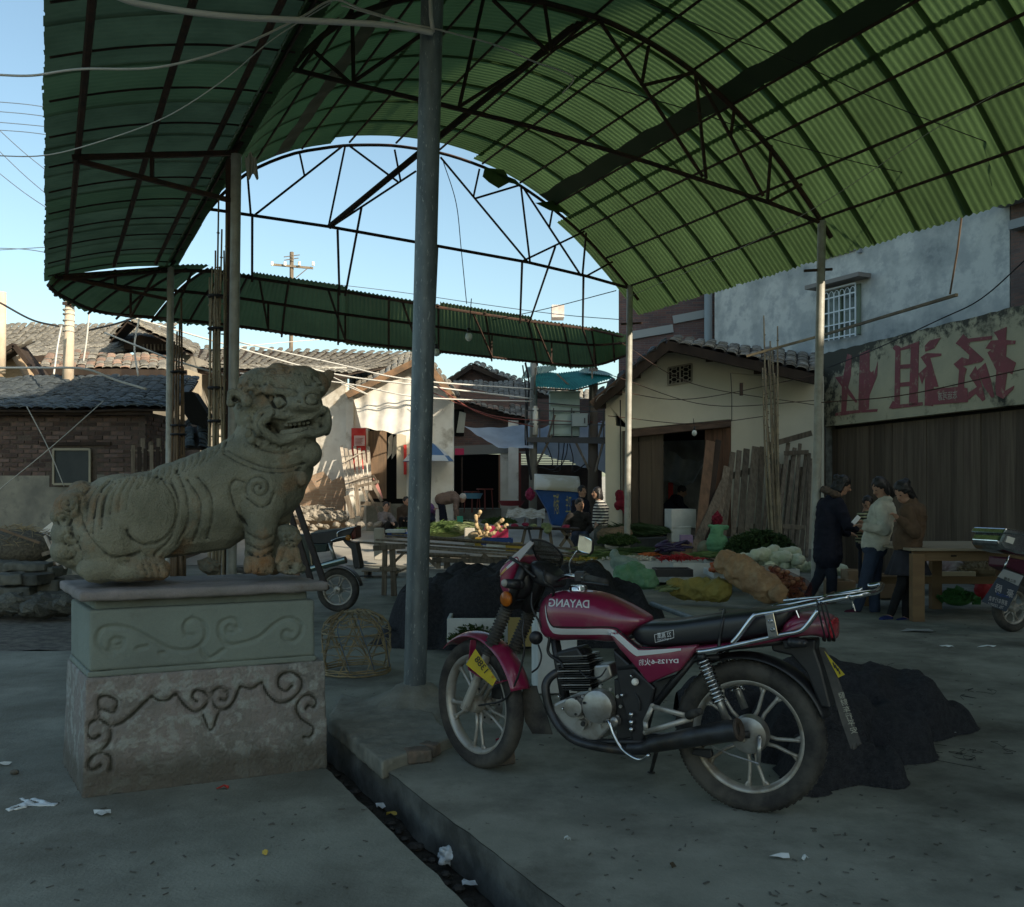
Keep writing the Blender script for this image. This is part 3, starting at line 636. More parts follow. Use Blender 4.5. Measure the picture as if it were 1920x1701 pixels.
cloth('cloth_awning',(q(662,745,25.1),q(772,700,25.1),q(768,818,24.5),q(676,801,24.5)),clw,'white sheet hung as an awning above the doorway of the sunlit house','awning',amp=.035)
redp=mat('red_poster',(.55,.035,.03),.8,c2=(.62,.07,.06),sc=5)
def plate(name,px0,px1,py0,py1,Y,m,label,cat,d=.02,parent=None,off=None):
 mb=MB();a=P(px0,py1,Y);b=P(px1,py0,Y);mb.box(((a.x+b.x)/2,Y,(a.z+b.z)/2),(abs(b.x-a.x),d,abs(b.z-a.z)))
 o=mb.build(name,m,parent,off=off)
 if label:tag(o,label,cat)
 return o
plate('red_poster',659,686,803,880,25.33,redp,'tall red paper poster with a pink notice, left of the sunlit doorway','poster')
plate('notice',664,684,817,836,25.30,mat('pink_notice',(.75,.5,.45),.8),'pale pink printed notice pasted on the red poster','notice')
plate('door_couplet',757,762.5,834,890,25.4,redp,'narrow red couplet strip right of the sunlit doorway beside the tall pole','poster')
mb=MB()
for i in range(5):
 a=P(666,822+i*2.6,25.28);b=P(681-(i*3%5),822+i*2.6,25.28);mb.bar(a,b,.01,.008)
tag(mb.build('print_lines',mat('red_ink',(.4,.05,.04),.8),bpy.data.objects['notice']),None)
for i in range(2):
 cloth('door_curtain',(q(728+i*10,820,yw+.2),q(737+i*10,812,yw+.2),q(735+i*8,850,yw+.2),q(726+i*8,862,yw+.2)),clw,['white curtain rag tied in the dark doorway, left one','white curtain rag tied in the dark doorway, right one'][i],'curtain',amp=.02,nu=8,nv=8)
O=q(665,930,24.9);pk=thing('picket_fence','bleached picket panel leaning against the red poster in the sun','fence panel',O)
for i in range(7):
 x0=642+i*7.2;mb=MB();mb.bar(P(x0+10,920,24.6),P(x0-2+i*1.2,836+(i*37%11),25.2),.075,.03,up=(0,-1,0));mb.build('picket',palew,pk,off=O)
mb=MB();mb.bar(P(643,868,24.85),P(679,848,24.9),.03,.09,up=(0,-1,0));mb.bar(P(652,905,24.6),P(690,892,24.6),.03,.07,up=(0,-1,0));mb.build('rail',palew,pk,off=O)
O=q(690,960,24.3);tz=thing('scrap_trestle','heap of broken grey trestle frames and sticks below the picket panel','trestle',O)
for k,(a,b,w_)in enumerate((((668,908),(672,968),.09),((672,912),(710,903),.07),((680,915),(688,940),.06),((697,905),(716,940),.08),((706,902),(700,892),.05),((660,905),(700,893),.04),((650,930),(662,972),.12),((676,944),(732,946),.1),((680,950),(678,975),.08),((729,946),(731,965),.08),((690,925),(712,965),.06),((702,896),(716,935),.07))):
 mb=MB();mb.bar(P(*a,24.2+.05*(k%3)),P(*b,24.1+.07*(k%2)),w_,w_*.6,up=(0,-1,0));mb.build('plank',mat('pink_paint',(.45,.2,.17),.9)if k==11 else greyw,tz,off=O)
stonem=mat('rubble_stone',(.33,.29,.23),.95,c2=(.2,.18,.15),sc=6,bump=.8,bsc=15,rnd=.35)
stoneg=mat('grey_stone',(.11,.115,.10),.95,c2=(.06,.065,.058),sc=7,bump=.8,bsc=20,rnd=.35)
def rock(seed,r=1.):
 rr=random.Random(seed);mb=MB();mb.ell((0,0,0),1,10,7);me=mb.mesh('stone',stonem,False)
 for v in me.vertices:
  v.co=v.co*(1+.45*noise.noise(v.co*1.7+Vector((seed*3.1,0,0))));v.co.z*=.75
 return me
RK=[rock(i)for i in range(6)]
RKg=[]
for me in RK:m2=me.copy();m2.materials[0]=stoneg;RKg.append(m2)
def rocks(n,fn,lab,grp,lst=RK,sz=(.1,.2),cat='stone',seed=0,name='stone'):
 rr=random.Random(seed)
 for i in range(n):
  p=fn(rr,i);o=bpy.data.objects.new(name,lst[i%len(lst)]);link(o);s_=rr.uniform(*sz);o.scale=(s_*rr.uniform(.8,1.3),s_,s_*rr.uniform(.6,1))
  o.rotation_euler=(rr.uniform(-.4,.4),rr.uniform(-.4,.4),rr.uniform(0,6));o.location=p;tag(o,lab,cat,grp)
def rf(rr,i):
 px=558+(i%13)*7+rr.uniform(-3,3);lay=i//13;return P(px,972-lay*8-rr.uniform(0,3),25.0+lay*.12)
rocks(36,rf,'rough stone in the rubble footing of the sunlit white house','rubble stones at the foot of the white house',sz=(.1,.17))
rocks(13,lambda rr,i:P(520+i*16+rr.uniform(-5,5),985+rr.uniform(-3,6),23.2),'loose stone lying on the street edge before the white house','loose stones along the street edge',sz=(.07,.13),seed=4)
O=P(900,960,30);O.z=gz(30);sp=thing('open_shop','two storey brick shop with a wide dark opening and yellow signboard under cables','shop',O)
ys=30
def q(px,py,y=ys):return P(px,py,y)
def fs(pts,name,m,th=.3,y=ys):return wall(sp,name,m,[P(a,b,ys).xz.to_3d()if False else Vector((P(a,b,ys).x,y,P(a,b,ys).z))for a,b in pts],(0,th,0),O)
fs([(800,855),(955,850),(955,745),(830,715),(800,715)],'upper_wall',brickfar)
fs([(800,855),(800,838),(955,833),(955,850)],'lintel_band',mat('grey_band',(.22,.22,.2),.9),.35,ys-.05)
fs([(938,1000),(955,1000),(955,850),(938,850)],'pier',whitep,.3,ys)
fs([(935,985),(938,985),(938,853),(935,853)],'door_post',mat('post_brown',(.28,.15,.09),.8),.2,ys-.06)
fs([(800,992),(940,992),(940,953),(800,953)],'step',concrete2,1.2,ys-.9)
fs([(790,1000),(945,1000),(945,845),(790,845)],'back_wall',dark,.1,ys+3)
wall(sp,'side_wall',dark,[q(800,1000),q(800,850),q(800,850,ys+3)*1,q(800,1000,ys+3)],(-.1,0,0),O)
fs([(864,957),(867,957),(867,856),(864,856)],'post',rust,.1,ys+.1)
fs([(953,1010),(972,1010),(972,790),(953,790)],'pillar',whitep,.5,ys-.4)
fs([(972,1000),(977,1000),(977,850),(972,850)],'red_post',mat('maroon',(.2,.06,.05),.8),.2,ys-.2)
fs([(845,818),(870,818),(870,768),(845,768)],'upper_window',dark,.03,ys-.04)
fs([(856,812),(870,812),(874,775),(862,772)],'shutter',mat('grey_shutter',(.42,.42,.36),.9),.03,ys-.12)
for i in range(7):fs([(812+i*3.6,782),(814.6+i*3.6,782),(814.6+i*3.6,764),(812+i*3.6,764)],'louvre',greyw,.04,ys-.07)
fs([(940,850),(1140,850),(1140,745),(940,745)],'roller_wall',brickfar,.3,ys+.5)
mb=MB();
for i in range(9):mb.box((P(1030,0,30).x,29.9,P(0,848+i*3,30).z),(1.9,.03,.035))
mb.build('roller_shutter',mat('roller_grey',(.3,.31,.29),.6),sp,off=O)
fs([(975,1000),(1140,1000),(1140,868),(975,868)],'inner_room',mat('pinkish_wall',(.12,.09,.08),.9,c2=(.05,.045,.04),sc=1),.1,ys+2)
tiled(sp,q(838,748,29.6),q(1010,790,29.4),q(850,716,33),q(1000,722,33),tilew,O,w_=.175,row=.18,seed=10,lim=120,mred=tiler)
sg=plate('signboard',805,848,796,838,29.7,mat('yellow_board',(.5,.4,.16),.8,c2=(.42,.38,.25),sc=4),'faded yellow signboard with dark lettering on the brick shop','sign')
plate('pink_cloth',853,870,841,853,29.6,mat('hot_pink',(.6,.05,.13),.8),'bright pink square cloth pinned above the dark shop opening','cloth')
O=P(900,740,34);O.z=gz(34);g2=thing('brick_gable_house','brick gable house with stepped tile ridge against the sky beyond the shop','house',O)
wall(g2,'gable_wall',brickfar,[P(845,800,34),P(1040,800,34),P(1040,752,34),P(885,688,34),P(845,712,34)],(0,3,0),O)
tiled(g2,P(885,684,33.7),P(1045,752,33.6),P(890,680,36),P(1050,742,36),tilew,O,w_=.22,row=.26,seed=11,lim=60)
tiled(g2,P(838,716,33.7),P(885,684,33.7),P(842,712,36),P(888,680,36),tilew,O,w_=.22,row=.26,seed=12,lim=60)
mb=MB();mb.bar(P(838,718,33.5),P(885,687,33.5),.1,.15);mb.bar(P(885,687,33.5),P(1045,756,33.5),.1,.15);mb.build('barge_board',woodd,g2,off=O)
O=P(1000,760,38);O.z=gz(38);g3=thing('distant_roof','pale distant tile roof seen between the shop and the transformer platform','roof',O)
tiled(g3,P(940,790,32),P(1120,800,32),P(950,722,38),P(1120,735,38),tilew,O,w_=.24,row=.26,seed=13,lim=60,mred=tiler)
yc=18.0;O=P(1330,1010,yc);O.z=.2;ch=thing('cream_gable_house','cream plastered gable house with timber doors open and a pierced vent under its roof','house',O)
rcv=.075
def fy(px):return yc+(1330-px)/200*.35
def c(px,py,dy=0.):
 return P(px,py,fy(px)+dy)
def fc(pts,name,m,th=.25,dy=0.,**k):
 mb=MB();mb.prism([c(a,b,dy)for a,b in pts],(th*.1,th,0));return mb.build(name,m,ch,off=O,**k)
fc([(1135,1030),(1183,1030),(1183,803),(1135,795),(1135,752)][:4]+[(1135,752)],'front_wall',plaster)
fc([(1371,1030),(1545,1030),(1545,716),(1371,700)],'front_wall',plaster)
fc([(1135,752),(1183,803),(1371,785),(1371,700),(1545,716),(1545,700),(1256,648)][:1]+[(1135,753),(1183,804),(1371,786),(1371,699),(1256,648)],'gable_wall',plaster,.24,.006)
fc([(1371,699),(1545,716),(1545,706),(1256,648)][:3]+[(1256,648.5)],'gable_wall',plaster,.22,.012)
fc([(1180,806),(1371,787),(1371,800),(1180,820)],'lintel',mat('lintel_wood',(.16,.10,.075),.85,c2=(.09,.06,.045),sc=5,stretch=(.3,3,3),bump=.5),.3,-.1,bevel=.01)
fc([(1167,1020),(1177,1020),(1177,808),(1167,808)],'door_post',greyw,.1,-.08)
for(a,b)in((1184,1197),(1199,1222),(1222.4,1244)):fc([(a,1012),(b,1010),(b,812),(a,816)],'door_plank',boardm,.06,.02,bevel=.004)
for(a,b)in((1322,1338),(1338.4,1354),(1354.4,1371)):fc([(a,1012),(b,1010),(b,800),(a,803)],'door_plank',mat('red_board',(.17,.085,.05),.8,c2=(.10,.055,.035),sc=5,stretch=(3,3,.2),rnd=.2),.06,.02,bevel=.004)
fc([(1160,1038),(1440,1038),(1440,1008),(1160,1010)],'sill_step',mat('grey_step',(.13,.135,.13),.9,c2=(.09,.09,.09),sc=4),.9,-.5)
wall(ch,'inner_wall',mat('inner_white',(.38,.38,.36),.9,c2=(.22,.22,.2),sc=2),[c(1150,1020,4.5),c(1480,1020,4.5),c(1480,780,4.5),c(1150,780,4.5)],(0,.1,0),O)
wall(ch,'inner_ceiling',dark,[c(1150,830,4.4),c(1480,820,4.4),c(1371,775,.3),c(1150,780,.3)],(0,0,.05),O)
wall(ch,'side_wall',plaster,[c(1135,1030),c(1135,752),c(1135,752,6)+Vector((.4,0,0)),c(1135,1030,6)+Vector((.4,0,0))],(.2,0,0),O)
vt=fc([(1253,722),(1297,715),(1297,682),(1253,690)],'vent',dark,.02,-.012)
vm=mat('vent_concrete',(.3,.27,.21),.9)
mb=MB()
for i in range(3):
 mb.bar(c(1253+i*22,722-i*3.5,-.03),c(1253+i*22,690-i*4,-.03),.03,.03)
for t in(0,1):mb.bar(c(1253,722-t*32,-.03),c(1297,715-t*33,-.03),.03,.03)
for i in range(2):
 for j in range(2):
  cx_,cy_=1264+i*22,712-j*15.5-i*3.5;ring=[c(cx_+6*math.cos(k*math.pi/3),cy_+5*math.sin(k*math.pi/3),-.03)for k in range(6)]
  mb.tube(ring,.011,5,closed=True)
  for k in range(6):mb.bar(ring[k],c(cx_+10.5*math.cos(k*math.pi/3),cy_+8*math.sin(k*math.pi/3),-.03),.018,.02)
mb.build('vent_lattice',vm,vt,off=O)
yr=-.55
S1=tiled(ch,c(1252,640,yr),c(1538,700,yr),c(1262,634,4.5),c(1538,668,4.5),tilew,O,w_=.2,row=.24,seed=17,lim=260)
tiled(ch,c(1118,757,yr),c(1250,641,yr),c(1118,740,4.5),c(1254,634,4.5),tilem,O,w_=.22,row=.24,seed=18,lim=200)
mb=MB();mb.bar(c(1112,762,yr+.03),c(1250,648,yr+.03),.12,.2);mb.bar(c(1250,648,yr+.03),c(1530,712,yr+.03),.12,.17);mb.build('barge_board',woodd,ch,off=O)
for i,(px,py)in enumerate(((1130,760),(1160,735),(1195,703),(1225,676),(1256,655),(1330,672),(1420,695))):
 mb=MB();mb.bar(c(px,py,yr+.1),c(px,py,.2),.13,.13);mb.build('purlin_end',woodd,ch,off=O)
rb=mat('crimson_cloth',(.22,.012,.03),.85,c2=(.13,.008,.02),sc=9)
mb=MB();
for(x,y,r_)in((1162,930,.09),(1166,945,.1),(1158,950,.07),(1172,958,.06),(1176,968,.05)):a=c(x,y,-.35);mb.ell(a,(r_,r_*.8,r_*1.2),10,8)
tag(mb.build('crimson_bag',rb,remesh=.02,jit=.03,jsc=9),'crimson cloth bundle hanging on the left post of the gable house','bag')
mb=MB();mb.tube([c(1163,750,-.35),c(1164,930,-.35)],.012,5);tag(mb.build('hanging_rope',wireb),'dark rope hanging down the left corner of the gable house','rope')
clb=mat('plastic_sheet',(.55,.6,.62),.5,c2=(.42,.47,.5),sc=2,tr=.3)
cloth('plastic_sheet',(c(1243,832,3.5),c(1325,860,3.5),c(1300,905,3.2),c(1243,902,3.2)),clb,'translucent plastic sheet draped inside the gable house doorway','sheet',amp=.06,sag=.3)
plate('red_scroll',1253,1262,905,950,22.2,redp,'narrow red paper scroll on the inner wall of the gable house','poster')
fm=mat('foam_box',(.62,.63,.6),.8,c2=(.5,.51,.48),sc=3,bump=.2)
def crate(name,px0,px1,py0,py1,Y,dep,m,label,cat,rz=0.,lid=False,grp=None,open_=True):
 a=P(px0,py1,Y);b=P(px1,py0,Y);w_=b.x-a.x;h_=b.z-a.z;O_=Vector(((a.x+b.x)/2,Y+dep/2,a.z));t_=thing(name,label,cat,O_,rz,grp)
 th=min(.03,w_*.08);mb=MB();mb.box((0,0,th/2),(w_-.001,dep-.001,th));mb.build('base',m,t_)
 for i,(cx_,cy_,sx,sy)in enumerate(((0,-dep/2+th/2,w_,th),(0,dep/2-th/2,w_,th),(-w_/2+th/2,0,th,dep-2*th-.002),(w_/2-th/2,0,th,dep-2*th-.002))):
  mb=MB();mb.box((cx_,cy_,h_/2+.001),(sx,sy,h_));mb.build('side',m,t_,bevel=.006)
 if lid:mb=MB();mb.box((0,0,h_+.015),(w_+.02,dep+.02,.03));mb.build('lid',m,t_,bevel=.008)
 return t_
crate('foam_box',1255,1303,955,990,17.0,.4,fm,'upper white foam box tilted in the gable house doorway','box',.15)
crate('foam_box',1258,1295,990,1016,17.0,.4,fm,'lower white foam box on the doorway step under the tilted one','box',.05,lid=True)
def plank(name,a,b,Ya,Yb,w_,th,m,label,cat='plank',grp=None,parent=None):
 mb=MB();mb.bar(P(*a,Ya),P(*b,Yb),w_,th,up=(0,-1,0));o=mb.build(name,m,parent,bevel=.004);
 if label:tag(o,label,cat,grp)
 return o
redb=mat('reddish_plank',(.20,.115,.07),.85,c2=(.13,.08,.05),sc=4,stretch=(3,3,.2),bump=.2)
plank('leaning_board',(1308,1045),(1332,828),16.2,17.3,.17,.05,redb,'wide reddish board leaning upright at the right side of the doorway')
plank('leaning_board',(1320,1040),(1347,826),16.4,17.4,.1,.05,woodd,'dark narrow board leaning just behind the wide reddish board')
gw=[((1335,1050),(1363,875),.11),((1298,1040),(1358,905),.16),((1352,1040),(1374,848),.10),((1372,1040),(1386,845),.09),((1385,1045),(1400,842),.11),((1398,1050),(1418,838),.15),((1418,1040),(1430,838),.1),((1452,1045),(1478,830),.07),((1468,1045),(1490,840),.07),((1482,1045),(1500,832),.06),((1490,1050),(1512,845),.06),((1440,1045),(1462,870),.06),((1500,1040),(1518,850),.05),((1425,1050),(1446,870),.06)]
O=P(1370,1040,16.6);fe=thing('picket_fence','weathered grey picket fence panel leaning on the cream wall left of the bamboo','fence panel',O)
for i,(a,b,w_)in enumerate(gw[2:7]):plank('picket',a,b,16.6,17.4,w_,.03,greyw,None,parent=None)if 0 else None
def pick(parent,O_,a,b,w_,Ya=16.6,Yb=17.4,nm='picket'):
 mb=MB();mb.bar(P(*a,Ya),P(*b,Yb),w_,.03,up=(0,-1,0));mb.build(nm,greyw,parent,off=O_,bevel=.004)
for(a,b,w_)in gw[2:7]:pick(fe,O,a,b,w_)
pick(fe,O,(1362,895),(1420,880),.12,17.35,17.35,'rail');pick(fe,O,(1355,1000),(1425,985),.1,16.85,16.85,'rail')
O=P(1480,1040,16.6);fe2=thing('slat_frame','grey slatted wooden frame leaning on the wall between the bamboo and the steel column','fence panel',O)
for k in range(9):pick(fe2,O,(1436+k*9.5,1045),(1452+k*8.5+(k%2)*5,850+(k*29%37)),.055,16.75,17.5,'slat')
for(a,b,w_)in gw[7:]:pick(fe2,O,a,b,w_,nm='slat')
pick(fe2,O,(1440,835),(1522,812),.1,17.3,17.3,'rail');pick(fe2,O,(1450,985),(1510,990),.08,16.8,16.8,'rail');pick(fe2,O,(1470,850),(1516,848),.08,17.3,17.3,'rail')
plank('leaning_plank',*gw[0][:2],16.3,17.2,.12,.03,greyw,'grey plank leaning between the reddish board and the picket panel')
plank('leaning_plank',*gw[1][:2],16.0,17.0,.15,.04,greyw,'thick weathered plank sloping steeply from the doorway corner to the wall')
bam=mat('bamboo',(.26,.21,.13),.7,c2=(.15,.12,.08),sc=5,rnd=.3)
bamd=mat('dark_bamboo',(.15,.10,.06),.7,c2=(.1,.07,.045),sc=5,rnd=.3)
def bundle(name,poles,label,m,r_=.018,ties=(),tm=wireb,node=True):
 O_=Vector(poles[0][0]);O_.z=0;t_=thing(name,label,'bamboo',O_)
 for k,(a,b)in enumerate(poles):
  a=Vector(a);b=Vector(b);n_=10;mb=MB();rs=[r_*(1-.45*i/n_)*(1.0 if i%1 else 1)for i in range(n_+1)]
  bend=Vector((random.uniform(-.03,.03),0,0));mb.tube([a.lerp(b,i/n_)+bend*math.sin(i/n_*math.pi)for i in range(n_+1)],rs,7)
  if node:
   for i in range(1,12):q_=a.lerp(b,i/12+.01*(k%3));mb.lathe([(r_*.9,-.006),(r_*1.12,0),(r_*.9,.006)],q_,(b-a),7)
  mb.build('bamboo_pole',m,t_,off=O_,smooth=True)
 for(cc,rr_,hh)in ties:mb=MB();mb.lathe([(rr_,-hh),(rr_+.008,0),(rr_,hh)],cc,(0,0,1),12);mb.build('tie',tm,t_,off=O_)
 return t_
random.seed(31)
bp=[((1452,1045),(1432,592)),((1456,1045),(1444,640)),((1460,1045),(1458,612)),((1464,1045),(1440,668)),((1450,1045),(1436,690)),((1446,1045),(1430,690)),((1468,1045),(1452,700)),((1458,1045),(1448,655)),((1470,1045),(1434,745)),((1448,1045),(1452,800))]
bundle('bamboo_bundle',[(P(*a,16.3+.03*(i%3)),P(*b,17.1+.04*(i%4)))for i,(a,b)in enumerate(bp)],'tall bundle of thin bamboo poles leaning before the cream house wall',bam,.024)
bp=[(393,520),(398,500),(404,470),(410,372),(416,430),(420,470),(401,540),(412,500),(407,560),(425,400)]
yb=Lw(0).y-.12
bundle('bamboo_bundle',[(P(390+i*3.2+(i%3),1150,yb-.05*(i%3)),P(a,b,yb-.06*(i%3)))for i,(a,b)in enumerate(bp)],'bamboo bundle strapped to the left canopy column above the lion\'s back',bam,.0155,ties=[(P(406,y,yb-.06),.085,.012)for y in(556,617,728,790,840)])
bp=[(327,640),(332,622),(337,600),(340,560),(335,700),(329,720),(343,690)]
yb=Lw(1).y-.1
bundle('bamboo_bundle',[(P(322+i*4,1085,yb-.04*(i%3)),P(a,b,yb-.04*(i%3)))for i,(a,b)in enumerate(bp)],'dark bamboo bundle tied to the rear left column beside the brick shed',bamd,.026,ties=[(P(335,y,yb-.03),.12,.014)for y in(698,798,815)])
mb=MB();mb.bar(P(1545,628,14.6),P(1794,553,11.4),.035,.035);q_=mb.build('bamboo_rail',bam);tag(q_,'long bamboo rail slung across in front of the barred window','bamboo')
mb=MB();mb.bar(P(1400,668,15.2),P(1545,628,14.6),.035,.035);tag(mb.build('bamboo_rail',bam),'short bamboo rail piece behind the thin bamboo poles, left of the steel column','bamboo')
mb=MB();mb.tube([P(1820,230,11.1),P(1810,350,11.3),P(1795,470,11.4),P(1781,552,11.5)],.012,5)
tag(mb.build('rail_rope',bamd),'rope and thin pole holding up the bamboo rail from the green roof','rope')
W0=Vector((P(1545,0,18.0).x,18.0,0));W1=Vector((P(1920,0,13.3).x,13.3,0));wd=(W1-W0).normalized();ang=math.atan2(wd.y,wd.x)
RB=thing('sign_wall_building','mould-stained building with faded painted characters over tall brown board doors','building',W0,ang)
fw=Fr(W0,ang);LL=(W1-W0).length
def pl(px,py,b=0.):return fw.L(px,py,b)
zl=pl(1550,800).z;zt=(pl(1550,653).z+pl(1915,584).z)/2
mouldm=mat('stained_sign_plaster',(.50,.46,.31),.93,c2=(.42,.39,.27),sc=2,c3=(.05,.05,.04),sc3=1.3,lo3=.56,hi3=.66,bump=.4,grain=.1)
def mould(m):
 N=m.node_tree.nodes;Lk=m.node_tree.links;b=N['Principled BSDF'];src=b.inputs['Base Color'].links[0].from_socket
 tc=N.new('ShaderNodeTexCoord');sp_=N.new('ShaderNodeSeparateXYZ');Lk.new(tc.outputs['Object'],sp_.inputs[0])
 a=N.new('ShaderNodeMapRange');a.inputs[1].default_value=zt-.55;a.inputs[2].default_value=zt+.05;Lk.new(sp_.outputs[2],a.inputs[0])
 c_=N.new('ShaderNodeMapRange');c_.inputs[1].default_value=1.7;c_.inputs[2].default_value=-.2;Lk.new(sp_.outputs[0],c_.inputs[0])
 ad=N.new('ShaderNodeMath');ad.operation='ADD';Lk.new(a.outputs[0],ad.inputs[0]);Lk.new(c_.outputs[0],ad.inputs[1])
 t=N.new('ShaderNodeTexNoise');t.inputs['Scale'].default_value=5;t.inputs['Detail'].default_value=10;t.inputs['Roughness'].default_value=.7;Lk.new(tc.outputs['Object'],t.inputs[0])
 mu=N.new('ShaderNodeMath');mu.operation='MULTIPLY_ADD';Lk.new(ad.outputs[0],mu.inputs[0]);mu.inputs[1].default_value=.32;Lk.new(t.outputs[0],mu.inputs[2])
 r=N.new('ShaderNodeMapRange');r.inputs[1].default_value=.68;r.inputs[2].default_value=.8;Lk.new(mu.outputs[0],r.inputs[0])
 x=N.new('ShaderNodeMix');x.data_type='RGBA';Lk.new(r.outputs[0],x.inputs[0]);Lk.new(src,x.inputs[6]);x.inputs[7].default_value=(.08,.078,.06,1);Lk.new(x.outputs[2],b.inputs['Base Color'])
mould(mouldm)
mb=MB();rr=random.Random(9);topp=[]
for i in range(61):topp.append(Vector((-.25+(LL+3.3)*i/60,0,zt+rr.uniform(-.012,.012))))
mb.prism([Vector((LL+3.05,0,zl))]+[Vector((-.25,0,zl))]+topp,(0,.35,0));mb.build('painted_wall',mouldm,RB)
mb=MB();mb.prism([(-.25,0,-.1),(.06,0,-.1),(.06,0,zl-.002),(-.25,0,zl-.002)],(0,.3,0));mb.build('pier',mat('pier_plaster',(.25,.25,.22),.93,c2=(.12,.12,.1),sc=6,bump=.6),RB)
xb=.08;k=0;rr=random.Random(3)
while xb<LL+2.8:
 bw=rr.choice([.14,.2,.24,.3,.36]);mb=MB();mb.box((xb+bw/2,.14+rr.uniform(-.008,.008),(zl-.05)/2),(bw-.006,.04,zl-.06));mb.build('door_board',boardm,RB,bevel=.004);xb+=bw;k+=1
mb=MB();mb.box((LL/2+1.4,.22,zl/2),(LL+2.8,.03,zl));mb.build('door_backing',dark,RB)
mb=MB();mb.tube([(.0,-.04,zl-.05),(.05,-.06,zl-.06),(.06,-.06,1.2)],.045,10);mb.build('down_pipe',greyw,RB,smooth=True)
paint=mat('faded_red_paint',(.29,.09,.10),.9,c2=(.24,.09,.09),sc=5,c3=(.38,.31,.22),sc3=9,lo3=.55,hi3=.72)
zo=(1460,560);zs=460/1778
strokes=[[(500,400),(530,410),(525,560),(505,640),(490,820),(455,825),(460,640),(410,570),(470,560)],[(410,850),(415,830),(460,818),(575,808),(720,800),(715,820),(560,830),(480,845)],[(500,640),(575,750),(560,755),(500,690)],[(590,400),(660,370),(660,520),(690,560),(720,455),(715,560),(660,700),(655,800),(580,815),(580,710),(585,560)],[(600,600),(690,520),(690,590),(600,680)],[(828,360),(850,336),(885,350),(880,790),(840,795),(848,380)],[(850,372),(1020,308),(1018,345),(880,378)],[(960,360),(1018,345),(1010,770),(945,775)],[(880,480),(1010,470),(1010,500),(880,510)],[(880,610),(1010,595),(1010,630),(880,640)],[(800,795),(830,740),(860,770),(1045,750),(1045,775),(830,800)],[(1060,345),(1095,305),(1178,282),(1130,360),(1065,385)],[(1030,425),(1075,395),(1180,398),(1180,415),(1100,430),(1160,640),(1125,640),(1120,780),(1060,775),(1062,560),(1040,620),(1015,545),(1075,490)],[(1285,325),(1340,258),(1375,290),(1550,270),(1545,295),(1390,315),(1380,340),(1490,440),(1470,460),(1340,490),(1365,510),(1350,560),(1345,650),(1300,650),(1310,520),(1270,475),(1330,425),(1380,440),(1385,410),(1320,350)],[(1370,740),(1380,680),(1440,640),(1385,560),(1430,490),(1470,610),(1500,730),(1480,745),(1430,690)],[(1440,520),(1500,465),(1540,590),(1565,710),(1545,720),(1490,640)],[(1560,245),(1655,205),(1650,300),(1720,305),(1715,330),(1655,335),(1650,420),(1722,465),(1695,550),(1660,530),(1640,670),(1710,630),(1700,660),(1630,727),(1580,700),(1572,640),(1580,520),(1515,390),(1545,370),(1500,362),(1540,305),(1595,300),(1580,270)],[(1095,655),(1300,640),(1370,650),(1375,750),(1120,770),(1100,740)]]
for k,s in enumerate(strokes):
 pts_=[pl(zo[0]+a*zs,zo[1]+b*zs,0)for a,b in s];mb=MB();mb.prism([Vector((p.x,-.002-.0012*(k%3),p.z))for p in pts_],(0,-.004,0));mb.build('painted_stroke',paint,RB)
fontc=None
def text(s,m,parent,origin,right,up,height,mirrored=True,depth=.002,name='lettering',cw=None,bold=0.,align='CENTER'):
 cu=bpy.data.curves.new('t','FONT');cu.body=s;cu.size=1;cu.align_x=align;cu.extrude=0;cu.offset=bold
 o=bpy.data.objects.new('t',cu);link(o);dg=bpy.context.evaluated_depsgraph_get();dg.update();me=bpy.data.meshes.new_from_object(o.evaluated_get(dg));bpy.data.objects.remove(o)
 right=Vector(right).normalized();up=Vector(up);up=(up-right*up.dot(right)).normalized();nn=right.cross(up)
 xs=[v.co.x for v in me.vertices];ys_=[v.co.y for v in me.vertices]
 if not xs:return None
 h_=max(ys_)-min(ys_);sx=height/h_;w0=(max(xs)+min(xs))/2;wsc=(cw/(max(xs)-min(xs))if cw else sx)
 for v in me.vertices:
  x=(v.co.x-w0)*wsc*(-1 if mirrored else 1);y=(v.co.y-(max(ys_)+min(ys_))/2)*sx;v.co=Vector(origin)+right*x+up*y+nn*depth
 me.materials.clear();me.materials.append(m);me.name=name;o=bpy.data.objects.new(name,me);link(o,parent);return o
text('志运河源',mat('stamp_white',(.5,.5,.4),.9),RB,pl(1778,742)+Vector((0,-.012,0)),(1,0,0),(0,0,1),.12,name='stamp_lettering',cw=.42)
B0=Vector((P(1340,0,25.).x,25.,0));B1=Vector((P(1893,0,17.5).x,17.5,0));bd=(B1-B0).normalized();ba=math.atan2(bd.y,bd.x);BL=(B1-B0).length
BB=thing('plaster_block','tall grey plastered block with mould streaks and a white barred window','building',B0,ba);fb=Fr(B0,ba)
mb=MB();mb.prism([(0,0,0),(BL,0,0),(BL,0,9.4),(0,0,9.4)],(0,7,0));mb.build('wall',mossp,BB)
wa=fb.L(1545,640);wb=fb.L(1614,532);
mb=MB();mb.box(((wa.x+wb.x)/2,-.003,(wa.z+wb.z)/2),(wb.x-wa.x,.02,wb.z-wa.z));wn=mb.build('window',mat('dark_glass',(.05,.07,.06),.15,c2=(.16,.2,.18),sc=2),BB)
mb=MB();x0,x1,z0,z1=wa.x,wb.x,wa.z,wb.z
for f_ in(.02,.5,.98):mb.bar((x0+(x1-x0)*f_,-.03,z0),(x0+(x1-x0)*f_,-.03,z1),.07,.06)
for f_ in(.3,):mb.bar((x0,-.03,z0+(z1-z0)*f_),(x1,-.03,z0+(z1-z0)*f_),.05,.06)
mb.build('window_frame',mat('green_frame',(.18,.22,.16),.7),wn)
